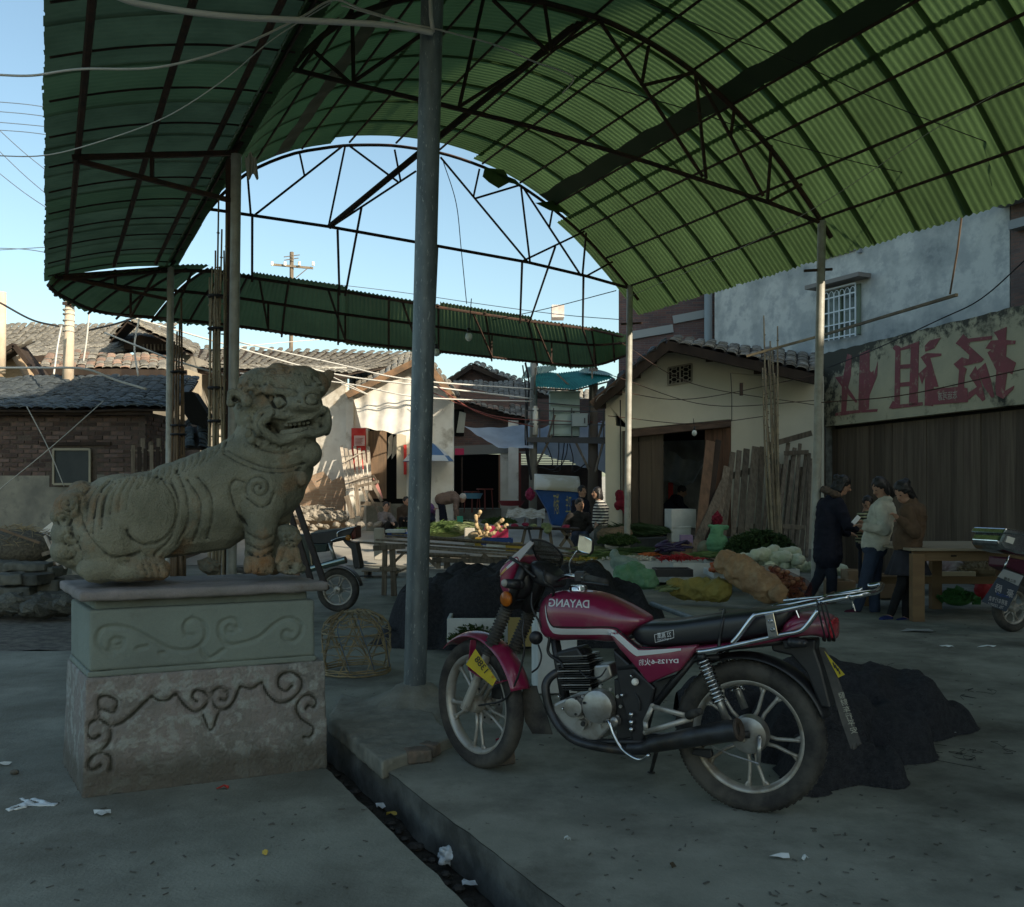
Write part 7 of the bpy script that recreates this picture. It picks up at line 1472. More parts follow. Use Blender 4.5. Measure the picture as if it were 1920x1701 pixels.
crate('black_tray',1230,1300,1068,1082,13.2,.4,blackp,'black plastic tray on the floor in front of the foam trays','tray')
crate('foam_tray',1338,1420,1072,1084,13.0,.7,fm,'low foam slab under the tomatoes, left half','tray');crate('foam_tray',1420,1500,1068,1084,13.2,.7,fm,'low foam slab under the cabbages, right half','tray')
def veg_long(n,fn,r0,r1,m,name,label,cat,grp,seed=1,kind=None):
 rr=random.Random(seed)
 for i in range(n):
  a,b=fn(rr,i);mb=MB();mb.tube(spline([a,a.lerp(b,.5)+Vector((rr.uniform(-.02,.02),0,rr.uniform(.0,.03))),b],4),[r0*.6,r0,r0,(r0+r1)/2,(r0+r1)/2,(r0+r1)/2,r1,r1,r1*.5][:9],8);tag(mb.build(name,m,smooth=True),label,cat,grp)
egg=mat('eggplant',(.035,.015,.07),.25,c2=(.02,.01,.035),sc=5,spec=.6)
def ef(rr,i):x=rr.uniform(1240,1285);y=1032-rr.uniform(0,14);Y=14.9+rr.uniform(-.1,.1);a=Vector(G(x-14,y+3,Y));b=Vector(G(x+rr.uniform(5,22),y+rr.uniform(-9,5),Y-.1));return a,b
veg_long(20,ef,.026,.02,egg,'eggplant','glossy purple eggplant in the stall heap','eggplant','eggplants heaped on the stall',3)
chi=mat('red_chilli',(.38,.02,.025),.4,c2=(.26,.015,.02),sc=9);mb=MB();rr=random.Random(6)
for i in range(230):
 x=rr.gauss(1270,17);y=1049-abs(rr.gauss(0,4))*(1-abs(x-1270)/60);p=Vector(G(x,y,14.1));d=Vector((rr.uniform(-1,1),rr.uniform(-.6,.6),rr.uniform(-.25,.35))).normalized()*.055;mb.tube([p-d,p+Vector((0,0,.006)),p+d],[.008,.009,.002],5)
tag(mb.build('chillies',chi),'heap of bright red chillies on the foam tray','chillies',None,'stuff')
greens('celery_heap',G(1125,1047,15.4),(.55,.35,.10),420,leafl,'row of light green celery stalks on the stall',leaf=(.26,.025),seed=11,aniso=(1,0,.05));greens('celery_heap',G(1100,1033,16),(.3,.3,.08),200,leafp,'pale stems behind the celery on the stall',leaf=(.25,.02),seed=12,aniso=(1,.1,0))
greens('leafy_greens',G(1160,1020,16),(.35,.3,.17),380,leafg,'dark leafy mound beside the boy on the stall',leaf=(.09,.04),seed=13);greens('scallions',G(1200,1035,15.6),(.5,.25,.07),260,leafg,'spread of green scallions in front of the doorway',leaf=(.3,.012),seed=14,aniso=(1,0,0))
greens('pale_roots',G(1180,1050,14.6),(.45,.25,.06),240,mat('garlic',(.5,.48,.4),.7),'scatter of pale garlic heads on the foam tray',leaf=(.05,.04),seed=15);greens('greens_bunch',G(1330,1044,14.4),(.35,.25,.07),220,leafl,'light green beans beside the chillies',leaf=(.2,.02),seed=16,aniso=(1,0,-.1))
greens('carrots',G(1218,1042,15.),(.18,.15,.05),70,mat('carrot',(.45,.12,.03),.6),'few orange carrots beside the eggplants',leaf=(.1,.02),seed=17,aniso=(1,0,0));greens('spinach_heap',G(1425,1040,14.6),(.55,.4,.36),1500,leafd_,'big dark green spinach mound before the slatted frame',leaf=(.09,.045),seed=18)
greens('dark_onion_tops',G(1195,1003,17.2),(.7,.35,.2),520,leafd_,'dark bundle of onion tops lying on the doorway step',leaf=(.3,.02),seed=19,aniso=(1,0,-.3));o=blob('root_bundle',[(G(1145,1003,16.8),(.26,.2,.13)),(G(1165,1000,16.9),(.2,.2,.12))],mat('root_brown',(.22,.16,.1),.9,c2=(.14,.1,.06),sc=30,bump=1),'brown bundle of roots behind the boy','roots',.02,.02,20)
greens('yellow_mustard',G(1085,1050,14.9),(.3,.2,.03),90,mat('yellow_greens',(.4,.3,.05),.7),'yellowish greens along the first foam tray',leaf=(.1,.03),seed=20)
tom=mat('tomato',(.34,.055,.025),.35,c2=(.38,.13,.035),sc=6,rnd=.25);mbt=MB();mbt.ell((0,0,0),(1,1,.85),12,8);tme=mbt.mesh('tomato',tom,True);rr=random.Random(12)
for i in range(120):
 row=rr.random()**1.4;x=1330+(1-.15*row)*rr.uniform(0,90)+row*4;yb=1070-row*26*(1-abs(x-1372)/75);Y=12.9+row*.5+rr.uniform(-.05,.05)
 o=bpy.data.objects.new('tomato',tme);link(o);s_=rr.uniform(.027,.036);o.scale=(s_,s_,s_);p=P(x,yb,Y);o.location=p;o.rotation_euler=(rr.uniform(0,1),0,rr.uniform(0,6));tag(o,'small orange-red tomato in the low heap behind the sacks','tomato','tomatoes heaped on the low foam slab')
cbm=mat('pale_cabbage',(.42,.48,.34),.6,c2=(.55,.58,.48),sc=5,c3=(.3,.38,.2),sc3=3,rnd=.12)
cpos=[(1362,1050,.1),(1385,1048,.09),(1405,1048,.1),(1425,1040,.11),(1440,1052,.1),(1448,1035,.11),(1462,1045,.1),(1470,1058,.11),(1478,1038,.11),(1490,1050,.1),(1495,1062,.1),(1425,1060,.09),(1445,1062,.09),(1510,1065,.09),(1412,1066,.08),(1535,1062,.1),(1550,1068,.1),(1570,1070,.1)]
for k,(px,py,s_)in enumerate(cpos):
 mb=MB();mb.cap((-s_*.9,0,0),s_*.72,(s_*.9,0,.01),s_*.86,14);o=mb.build('cabbage',cbm,remesh=.012,jit=.012,jsc=16);o.location=P(px,py,13.5+.12*(k%3));o.rotation_euler=(0,0,(k*1.7)%3-1.5);tag(o,'pale long cabbage in the heap behind the tomatoes','cabbage','pale cabbages heaped beside the tomatoes')
def sack(name,a,ra,b,rb,Y0,Y1,m,label,extra=(),vox=.014,flat=.9,fa=.02):
 mb=MB();A_=P(*a,Y0);B_=P(*b,Y1);mb.cap(A_,ra,B_,rb,18,flat)
 for(p,r_,Yx)in extra:mb.ell(P(*p,Yx),(r_,r_,r_),12,8)
 o=mb.build(name,m,remesh=vox,sm=2);folds(o,a[0]*.01,fa*1.3,5.5);jitter(o,.012,12);return tag(o,label,'sack')
tan=mat('tan_sack',(.36,.23,.12),.75,c2=(.28,.17,.09),sc=3,c3=(.42,.3,.18),sc3=5,bump=.4,bsc=80,grain=.12)
sack('tan_sack',(1385,1068),.17,(1440,1103),.16,11.6,11.3,tan,'big tan woven sack slumped across the floor, topmost of the sacks',[((1362,1056),.14,11.7),((1460,1115),.1,11.1)])
sack('yellow_sack',(1280,1104),.12,(1350,1106),.13,11.9,11.7,mat('yellow_sack',(.30,.24,.06),.7,c2=(.22,.18,.05),sc=4,bump=.5,bsc=60,grain=.15),'mustard yellow sack lying flat, left of the tan one',[((1264,1100),.09,11.9)])
greens('celery_ends',G(1250,1108,11.8),(.12,.1,.07),60,leafp,'pale celery ends sticking out of the mustard yellow sack',leaf=(.14,.02),seed=22,aniso=(1,0,.1))
os_=thing('onion_sack','red net sack full of onions leaning between the tan sack and the girls','sack',P(1470,1095,12));rr=random.Random(3);onm=mat('onion',(.30,.13,.06),.45,c2=(.38,.2,.1),sc=8,rnd=.2);mbo=MB();mbo.ell((0,0,0),(1,1,.9),12,8);ome=mbo.mesh('onion',onm,True);Oq=P(1470,1095,12)
A_=P(1445,1082,12.1);B_=P(1500,1105,11.9)
for i in range(95):
 t=rr.random();c_=A_.lerp(B_,t);a=rr.uniform(0,6.28);b=rr.uniform(-1,1);rr_=.15*(1-.3*abs(t-.5));d=Vector((math.cos(a)*math.sqrt(1-b*b),math.sin(a)*math.sqrt(1-b*b),b))*rr_;d.x*=.7;p=c_+d
 o=bpy.data.objects.new('onion',ome);link(o,os_);s_=rr.uniform(.03,.038);o.scale=(s_,)*3;o.location=p-Oq
mb=MB();mb.cap(A_,.165,B_,.15,18);o=mb.build('net',mat('red_netting',(.16,.03,.02),.7,alpha=.30),os_,off=Oq,smooth=True)
gnm=mat('green_netting',(.10,.24,.12),.6,c2=(.16,.3,.18),sc=12,c3=(.06,.15,.07),sc3=5,bump=.8,bsc=50,grain=.2)
sack('green_net_bag',(1170,1078),.13,(1215,1088),.12,12.4,12.3,gnm,'green net bag stuffed with vegetables in front of the foam trays',[((1190,1070),.13,12.5)]);sack('clear_bag',(1160,1055),.09,(1190,1066),.1,12.7,12.6,mat('cloudy_bag',(.36,.45,.40),.35,c2=(.25,.34,.28),sc=9,tr=.3),'cloudy clear plastic bag on top of the green net bag',[((1152,1040),.05,12.7)])
mb=MB();
gsk=mat('green_sack',(.12,.30,.15),.65,c2=(.09,.23,.12),sc=4,bump=.3)
mb.ell(G(1345,1022,15.2),(.17,.14,.19),16,12);mb.cap(G(1343,1012,15.2),.12,G(1344,996,15.2),.10,12);mb.cap(G(1336,989,15.2),.03,G(1330,986,15.2),.02,8);mb.cap(G(1345,992,15.2),.06,G(1362,989,15.2),.03,8)
o=mb.build('green_sack',gsk,remesh=.013,sm=2);folds(o,4,.014,7);tag(o,'light green tied sack standing below the crimson bag','sack')
plate('purple_bag',1275,1298,1003,1022,15.6,mat('lilac_bag',(.25,.18,.3),.6),'crumpled lilac bag behind the eggplants','bag',d=.12);crate('carton',1262,1298,1018,1040,15.4,.3,mat('brown_card',(.2,.14,.09),.9),'brown carton behind the eggplants','box')
o=blob('melon_sack',[(G(1322,1030,15.3),(.13,.12,.14))],mat('olive_sack',(.13,.14,.08),.8,c2=(.2,.2,.14),sc=7),'striped olive sack tucked left of the green sack','sack',.015,.01,9)
tbm=mat('raw_pine',(.22,.14,.07),.6,c2=(.17,.105,.055),sc=3,stretch=(.3,3,3),bump=.15);tbt=mat('pale_pine_top',(.25,.21,.145),.6)
O=PZ(1720,1165,0);pt_=thing('pine_table','new raw pine table standing at the right before the board wall','table',O)
zt_=P(1730,1028,O.y).z
def bx(c0,c1,m,nm):mb=MB();c0=Vector(c0);c1=Vector(c1);mb.box((c0+c1)/2,[abs(x)for x in(c1-c0)]);mb.build(nm,m,pt_,bevel=.004)
bx((-.07,-.05,0),(.06,.05,zt_-.06),tbm,'leg');bx((-.07,1.35,0),(.06,1.45,zt_-.06),tbm,'leg');bx((.62,1.05,0),(.74,1.15,zt_-.05),tbm,'leg');bx((1.42,1.05,0),(1.52,1.15,zt_-.06),tbm,'leg');bx((-.04,.02,zt_-.14),(1.7,.06,zt_-.03),tbm,'apron');bx((-.10,-.06,zt_-.028),(1.75,1.5,zt_),tbt,'top')
bx((0,1.06,.30),(1.6,1.1,.39),tbm,'stretcher')
mb=MB();mb.box((.4,.015,zt_-.085),(.06,.006,.015));mb.build('mortise',dark,pt_)
crate('carton',1562,1605,1090,1125,12.6,.4,mat('carton',(.28,.2,.13),.9,c2=(.22,.16,.1),sc=3),'brown carton on the floor between the navy and white coats','box');crate('carton',1650,1705,1080,1122,12.4,.45,MATS['carton'],'brown carton behind the legs of the girl in the skirt','box');crate('carton',1752,1830,1072,1095,12.7,.5,mat('pale_carton',(.36,.3,.19),.9),'pale open carton under the pine table','box');crate('carton',1590,1648,1070,1095,12.9,.3,MATS['carton'],'flattened carton behind the girl in jeans','box')
stp=mat('striped_bag',(.33,.33,.30),.7,c2=(.22,.16,.16),sc=3);sack('striped_bag',(1752,1060),.16,(1785,1070),.16,13.3,13.2,stp,'striped woven bag slumped beneath the pine table',[((1770,1048),.1,13.3)]);sack('striped_bag',(1738,1050),.12,(1745,1075),.13,13.5,13.4,MATS['striped_bag'],'second striped bag left of the first beneath the table')
greens('straw_heap',G(1850,1075,12.9),(.38,.25,.22),700,mat('straw',(.22,.17,.1),.8),'tangled straw and string heap under the right end of the table',leaf=(.12,.008),seed=30);greens('green_bag',G(1795,1130,11.4),(.22,.14,.16),60,mat('green_film',(.07,.2,.06),.4,tr=.3),'thin green plastic bag on the floor under the table',cat='bag',leaf=(.12,.1),seed=31)
o=blob('red_bag',[(G(1845,1105,12.3),(.13,.1,.14))],mat('red_film',(.28,.015,.02),.5),'red plastic bag under the right end of the pine table','bag',.015,.02,9);
ry=11.2;rocks(10,lambda rr,i:P(-10+i*14+rr.uniform(-4,4),1142-rr.uniform(0,10),ry),'flat grey stone in the bottom course of the rubble at the left','bottom stones of the left rubble pile',RKg,(.12,.2),seed=7)
random.seed(6)
for k,(x,y,w_,h_,Yk,rz)in enumerate(((30,1110,.45,.14,11.6,.1),(60,1085,.4,.14,11.7,-.2),(88,1100,.35,.2,11.9,.2),(20,1085,.3,.13,11.6,.3),(55,1062,.5,.1,11.9,.1),(92,1070,.3,.12,12.0,-.1),(45,1125,.5,.12,11.5,0),(8,1062,.3,.15,12,.2),(100,1120,.3,.14,11.7,.3),(10,1130,.4,.14,11.4,-.1))):
 mb=MB();mb.box((0,0,0),(w_,.35,h_));o=mb.build('stone_block',stoneg,remesh=.02,sm=1,jit=.018,jsc=7);o.location=P(x,y,Yk);o.rotation_euler=(0,.05*(k%3-1),rz);tag(o,'rough dressed stone block in the dark pile at the left edge','stone block','stone blocks stacked at the left edge')
mb=MB();O=P(30,1020,12.4);bs=thing('twig_basket','old wicker basket of twigs on top of the stone pile at the left edge','basket',O)
mb=MB();mb.ell((0,0,-.05),(.52,.35,.24),20,12);mb.build('basket_body',mat('grey_wicker',(.13,.12,.09),.95,c2=(.06,.055,.045),sc=30,bump=1,bsc=60),bs,smooth=True)
rr=random.Random(2)
for k in range(110):
 a=rr.uniform(0,6.28);e=rr.uniform(.1,1.4);d=Vector((math.cos(a)*math.cos(e)*.53,math.sin(a)*math.cos(e)*.36,math.sin(e)*.26-.05));t=Vector((rr.uniform(-.16,.16),rr.uniform(-.05,.05),rr.uniform(-.07,.07)));mb=MB();mb.tube([d-t,d+Vector((0,0,.01)),d+t],.004,4);mb.build('twig',wm,bs)
mb=MB();mb.bar(P(-20,985,12),P(75,1018,12),.03,.03);tag(mb.build('stick',bamd),'dark stick lying across the twig basket','stick')
mb=MB();mb.prism([P(70,1000,12.6),P(98,978,12.6),P(103,1010,12.6),P(80,1012,12.6)],(0,.3,.02));tag(mb.build('broken_sheet',whitep,bevel=.01),'broken white panel behind the lion tail','panel');plate('broken_sheet',112,128,1060,1078,12.4,fm,'white foam scrap between the stones and the pedestal','panel',d=.2)
for k,(a,b,w_)in enumerate((((85,1005),(110,1060),.04),((95,1015),(125,1065),.05),((80,1040),(112,1030),.05),((60,1080),(112,1052),.04))):plank('broken_board',a,b,12.2,12.0,w_,.03,palew if k<2 else greyw,['pale broken board end sloping behind the lion tail','second pale broken board nearest the pedestal','short grey board across the stone pile','grey board lying low on the stone pile'][k])
O=P(300,870,15.8);pk=thing('picket_gate','dark grey picket gate standing above the lion back before the shed','gate',O)
for i in range(9):mb=MB();x=250+i*11.5;mb.bar(P(x,905,15.8),P(x,835+(i%3)*3,15.8),.06,.025,up=(0,-1,0));mb.build('picket',woodd if i%3 else greyw,pk,off=O)
for y in(845,882):mb=MB();mb.bar(P(246,y,15.83),P(350,y,15.83),.025,.07,up=(0,-1,0));mb.build('rail',greyw,pk,off=O)
for i in range(6):mb=MB();x=268+i*15;mb.bar(P(x,850,16.1),P(x,822+(i%2)*6,16.1),.07,.03,up=(0,-1,0));mb.build('back_board',greyw,pk,off=O)
O=P(372,815,16.5);tk=thing('dark_awning','dark tarpaulin mouth and small tile roof between the two bamboo bundles','awning',O)
mb=MB();mb.prism([P(345,735,16.5),P(362,735,16.5),P(388,775,16.5),P(386,800,16.5),P(360,796,16.5),P(345,775,16.5)],(0,.3,0));mb.build('tarpaulin',dark,tk,off=O);tiled(tk,P(345,838,15.8),P(392,842,15.8),P(345,800,17),P(390,795,17),tilem,O,w_=.16,row=.16,seed=44,lim=60)
for k,(a,b,Ya,Yb)in enumerate((((612,1105),(552,935),7.2,8.0),((585,1095),(540,950),7.5,8.1),((560,1090),(530,980),7.7,8.2))):plank('leaning_rail',a,b,Ya,Yb,.045,.035,woodd if k<2 else mat('brown_rail',(.16,.09,.05),.8),['dark steel-like rail leaning behind the lion cub, foremost','middle dark rail leaning behind the lion cub','brown rail leaning closest to the lion foreleg'][k])
def small_bike(name,label,wc,Yw,rpx,ang,body,boxy=False,tilt=0.):
 O=P(wc[0],wc[1],Yw);r_=rpx*Yw/F;O.z=0 if Yw<18 else gz(Yw);t_=thing(name,label,'motorcycle',O,ang);f_=Fr(O,ang);wheel(t_,Vector((0,0,r_)),(0,1,0),r_,.085);return t_,f_,r_
b2,f2,r2=small_bike('motorcycle','dark green motorcycle parked half hidden behind the stone lion',(634,1052),11.2,41,-.15,blackp)
def s_(p,b=0.):return f2.L(p[0],p[1],b)
def C7(x,y):return(520+x/6.543,880+y/6.543)
def pr2(pts,b,th,m,nm,bev=.01):mb=MB();mb.prism([s_(C7(*p),b)for p in pts],(0,th,0));return mb.build(nm,m,b2,bevel=bev)
drk=mat('dark_green_paint',(.02,.035,.03),.3,coat=.4);pr2([(330,800),(500,780),(860,720),(950,720),(900,800),(850,860),(620,910),(400,920)],-.11,.22,blackp,'seat');pr2([(330,920),(620,910),(600,1010),(400,1030)],-.1,.2,drk,'side_cover');pr2([(400,785),(500,750),(860,715),(860,725),(600,780),(420,812)],-.1,.2,mat('seat_top',(.12,.13,.13),.3),'seat_top',.004)
pr2([(905,740),(965,690),(968,840),(905,870)],-.1,.2,mat('dark_red_lamp',(.09,.015,.01),.3),'tail_lamp');mb=MB();mb.tube(spline([s_(C7(x,y),-.15)for x,y in((735,840),(740,780),(790,750),(970,700))],5),.008,8);mb.tube(spline([s_(C7(x,y),-.15)for x,y in((655,880),(760,840),(880,820))],5),.008,8);mb.build('rack_tube',chrome,b2,smooth=True)
pr2([(800,870),(870,880),(960,900),(1015,1200),(1000,1225),(975,1200),(960,1225),(935,1200),(905,980),(840,920)],-.08,.16,blackp,'mud_flap',.003)
mb=MB();mb.tube([s_(C7(640,900),-.13),s_(C7(705,1110),-.13)],.022,10);mb.build('shock_absorber',casem,b2,smooth=True);mb=MB();mb.tube([s_(C7(300,1250),-.15),s_(C7(840,1110),-.18)],[.035,.042],14);mb.build('muffler',mat('muffler_chrome',(.35,.4,.35),.2,1.),b2,autos=True)
pr2([(100,780),(340,800),(400,950),(440,1200),(200,1250)],-.1,.2,drk,'engine_body',.02);mb=MB();mb.grid(lambda u_,v_:Vector(((r2+.03)*math.cos(R(10)+R(110)*u_),(2*v_-1)*.06,r2+(r2+.03)*math.sin(R(10)+R(110)*u_))),16,5);mb.build('mudguard',blackp,b2,smooth=True,solid=.004)
mb=MB();mb.lathe([(0,-.012),(.03,-.01),(.034,0),(.03,.01),(0,.012)],s_(C7(870,840),-.16),(0,1,0),14);mb.build('indicator',mat('amber',(.3,.12,.02),.3),b2,smooth=True)
wheel(b2,Vector((-1.22,0,r2)),(0,1,0),r2,.08);pr2([(-700,700),(-100,650),(100,780),(0,850),(-500,860)],-.1,.2,drk,'fuel_tank',.03)
b3,f3,r3=small_bike('motorcycle','motorcycle with chrome top box and lettered mud flap cropped at the right edge',(1898,1125),9.6,46,.35,blackp)
def s3(p,b=0.):return f3.L(p[0],p[1],b)
def D8(x,y):return(1740+x/7.09,960+y/7.09)
def pr3(pts,b,th,m,nm,bev=.006,par=None):mb=MB();mb.prism([s3(D8(*p),b)for p in pts],(0,th,0));return mb.build(nm,m,par or b3,bevel=bev)
pr3([(950,380),(1010,270),(1060,225),(1600,330),(1600,620),(1200,570),(1000,510),(945,430)],-.16,.36,chrome,'top_box',.03);pr3([(990,290),(1040,215),(1600,300),(1600,345),(1040,290)],-.18,.4,chrome,'box_lid',.015);pr3([(1060,320),(1160,350),(1130,430),(1030,400)],-.168,.004,whitep,'box_sticker',.001)
pr3([(1070,600),(1600,700),(1600,860),(1250,830),(1060,740)],-.1,.25,mat('plum_paint',(.07,.015,.03),.3),'tail_body',.02);mb=MB();mb.tube([s3(D8(1080,580),-.14),s3(D8(1010,760),-.14)],.012,8);mb.build('rack_tube',chrome,b3,smooth=True)
fl3=pr3([(1010,750),(1275,850),(1190,1050),(1040,1330),(880,1270),(720,1190)],-.2,.008,mat('blue_grey_flap',(.045,.06,.085),.7),'mud_flap',.002);pr3([(1005,760),(1272,852),(1200,985),(925,860)],-.204,.003,mat('flap_white',(.32,.34,.34),.6),'flap_plate',.001,None)
fw3=mat('flap_letters',(.45,.45,.45),.7);rt3=(s3(D8(1240,920),-.2)-s3(D8(950,830),-.2));up3=s3(D8(1010,750),-.2)-s3(D8(880,1000),-.2)
def t3_(s,x,y,h,cw,m=fw3):text(s,m,fl3,s3(D8(x,y),-.206),rt3,up3,h,name='flap_lettering',cw=cw)
t3_('豪',1090,1080,.078,.085);t3_('爵',935,1020,.085,.09);t3_('HAOJUE',990,1115,.03,.17,mat('flap_blue',(.03,.08,.3),.6));t3_('豪爵车行专卖',930,1180,.05,.24);t3_('TEL 3350911',900,1245,.026,.2);t3_('浙江豪爵',1090,905,.03,.16,blackp)
def bulb(px,py,Y,top,label):
 O=P(px,py,Y);b_=thing('light_bulb',label,'light bulb',O);mb=MB();mb.ell((0,0,0),(.045,.045,.055),14,10);mb.build('glass',mat('bulb_glass',(.6,.65,.62),.15,spec=.8)if 'bulb_glass' not in MATS else MATS['bulb_glass'],b_,smooth=True)
 mb=MB();mb.tube([(0,0,.05),(0,0,.11)],.022,10);mb.build('socket',blackp,b_,smooth=True);mb=MB();mb.tube([(0,0,.1),P(*top,Y)-O],.006,5);mb.build('cord',wireb,b_)
bulb(879,632,12,(884,560),'clear light bulb hanging under the rear awning right of the tall pole');bulb(818,661,13,(812,600),'small light bulb close to the tall pole under the awning');bulb(1302,812,16.8,(1300,785),'light bulb hanging in the cream house doorway')
wp_=mat('pale_cable',(.55,.53,.48),.6)
def wire(pts,r_,m,label,n=8,cat='wire'):
 mb=MB();mb.tube(spline([P(*p)for p in pts],n),r_,5);return tag(mb.build('wire',m,smooth=True),label,cat)
wire([(-20,140,6),(60,142,6),(150,130,6),(300,126,6),(450,85,6.1),(560,35,6.2),(625,0,6.3),(680,18,6.3),(800,55,6.3)],.008,wirem,'grey cable swooping from the left edge up over the conduit to the tall pole',cat='cable')
wire([(-20,292,6),(80,292,6),(180,268,6),(310,220,6.1),(420,150,6.2),(510,75,6.3),(620,5,6.3)],.004,wirem,'thin twisted wire rising from the left edge across the dark wing')
wire([(640,10,6.2),(740,38,6.2),(830,58,6.2),(930,85,6.6),(1000,115,7),(1060,136,7.2),(1075,150,7.2),(1055,175,7.2)],.006,wirem,'grey wire running right from the tall pole to hanging clips')
wire([(1075,142,7.4),(1200,180,8),(1320,215,9),(1480,270,10),(1700,325,11),(1940,358,12)],.005,wireb,'dark wire sloping across the green roof to the right edge')
wire([(1220,8,8),(1340,60,9),(1500,120,10),(1640,185,10),(1780,240,10),(1940,300,10)],.005,wireb,'upper dark wire crossing the roof towards the right edge')
wire([(1170,560,15),(1300,505,14),(1420,450,12),(1560,370,11),(1740,250,10),(1940,135,9)],.004,wirem,'thin diagonal wire rising from the rear column to the upper right')
wire([(1925,485,11),(1840,560,11.5),(1760,600,12),(1640,655,14),(1550,690,16)],.008,wireb,'black cable sagging before the painted sign wall')
wire([(830,300,11),(855,380,11),(865,470,11),(875,570,11)],.005,wireb,'dark wire dangling from the arch right of the tall pole')
for k,(pts,r_,lab)in enumerate(((((0,568,18),(60,600,18.5),(110,612,19.5)),.02,'thick sagging cable from the left edge to the sunlit pole'),(((165,620,19.5),(215,608,19),(262,593,18)),.02,'thick cable rising from the sunlit pole to the awning end'),(((115,612,19.5),(108,650,19),(101,702,18.5)),.02,'pale cable dropping down left of the sunlit pole'),(((168,580,19),(162,640,19),(156,680,19)),.018,'pale cable dropping down right of the sunlit pole'),(((262,592,18),(252,650,18),(259,706,18)),.018,'pale cable dropping from the awning towards the shed roof'),(((-10,690,16),(80,690,16),(160,692,16),(215,712,16),(275,730,15.8)),.02,'pale twisted cable sagging across the shed roof'),(((196,624,17),(260,650,17),(340,680,17),(470,715,17),(600,728,17)),.017,'pale cable descending from the roofs behind the lion head'),(((230,590,24),(420,645,24),(620,700,24),(780,722,24),(1000,748,25.6)),.022,'uppermost pale cable running across the white house front'),(((440,640,24),(620,680,24),(770,712,24),(1000,730,25.6)),.02,'pale cable just below the long roof of the white house'),(((450,700,23),(640,718,23),(790,745,23),(1000,753,25.6)),.017,'thin pale cable before the gable of the white house'),(((820,725,24),(900,775,24),(1000,800,25.6)),.015,'dark pink cable dipping to the platform pole'),(((620,705,22),(690,740,22),(640,720,22)),.012,'short pale wire loop at the eave of the white house'),(((770,718,24),(880,765,25),(960,785,25),(1130,792,26)),.013,'cable sagging between the gable and the transformer platform'),(((400,655,20),(560,640,22),(700,632,24),(820,640,25)),.01,'thin cable under the rear awning'))):
 wire(pts,r_,wp_ if k not in(0,1,10,12)else(wireb if k in(0,1)else MATS['maroon']),lab,cat='cable')
for k,(y0,y1,y2)in enumerate(((190,196,205),(208,214,222),(228,234,240),(243,248,256),(465,468,478),(470,466,462))):wire([(-20,y0,45),(50,y1,45),(110,y2,45)],.02,mat('far_wire',(.1,.13,.17),.7)if k==0 else MATS['far_wire'],['topmost of the faint distant wires at the left edge','second faint distant wire at the left edge','third faint distant wire at the left edge','fourth faint distant wire at the left edge','faint pair of wires lower on the left sky, upper','faint wire crossing low on the left sky'][k])
for k,(a,b)in enumerate((((-10,236),(100,330)),((-10,275),(100,375)),((-10,318),(100,398)))):wire([(*a,45),((a[0]+b[0])/2,(a[1]+b[1])/2+3,45),(*b,45)],.02,MATS['far_wire'],['steep distant wire falling right, uppermost','steep distant wire falling right, middle one','steep distant wire falling right, lowest'][k])
wire([(600,530,40),(750,548,40),(900,570,38),(1050,590,36),(1170,600,34)],.015,MATS['far_wire'],'distant line of wires sloping down under the open arch');wire([(1155,545,15),(1020,580,18),(900,605,20),(840,620,22)],.008,wireb,'thin line from the rear column down to the awning strip')
for k,(a,m2_,b)in enumerate((((1160,640,16.4),(1300,720,17.0),(1530,760,17.)),((1160,735,16.4),(1300,748,17),(1545,700,17)),((1150,705,16.4),(1330,760,17),(1545,750,17)),((1140,780,16.4),(1300,795,16.9),(1440,780,17)),((1370,700,16.8),(1372,740,16.8),(1372,790,16.8)),((1540,755,12),(1700,740,12),(1930,690,11)))):wire([a,m2_,b],.007,MATS['rusty_steel']if k!=4 else wireb,['dark wire slanting under the pierced vent of the cream house','wire sagging across the middle of the cream gable','longer wire dipping across the cream wall','lowest wire just above the cream house doorway','short wire dropping to the cream house lintel','dark wire crossing the painted characters'][k])
for k,(a,b)in enumerate((((50,762,16.6),(120,912,16.6)),((194,752,16.6),(-10,925,16.4)))):wire([a,((a[0]+b[0])/2+4,(a[1]+b[1])/2,a[2]),b],.009,wirem,['thin grey wire falling diagonally past the shed window','long grey wire crossing the brick shed diagonally to the lower left'][k])
mb=MB();mb.box(P(1390,730,16.9),(.05,.05,.22));tag(mb.build('wire_clamp',rust),'small rusty clamp on the wires before the cream gable','clamp')
ordinal('stone blocks stacked at the left edge','rough dressed stone block from the left in the dark pile at the left edge')
ordinal('pale cabbages heaped beside the tomatoes','pale long cabbage from the left in the heap behind the tomatoes')
ordinal('loose stones along the street edge','loose stone from the left along the street edge before the white house')
ordinal('bottom stones of the left rubble pile','flat grey stone from the left in the bottom course of the left rubble')
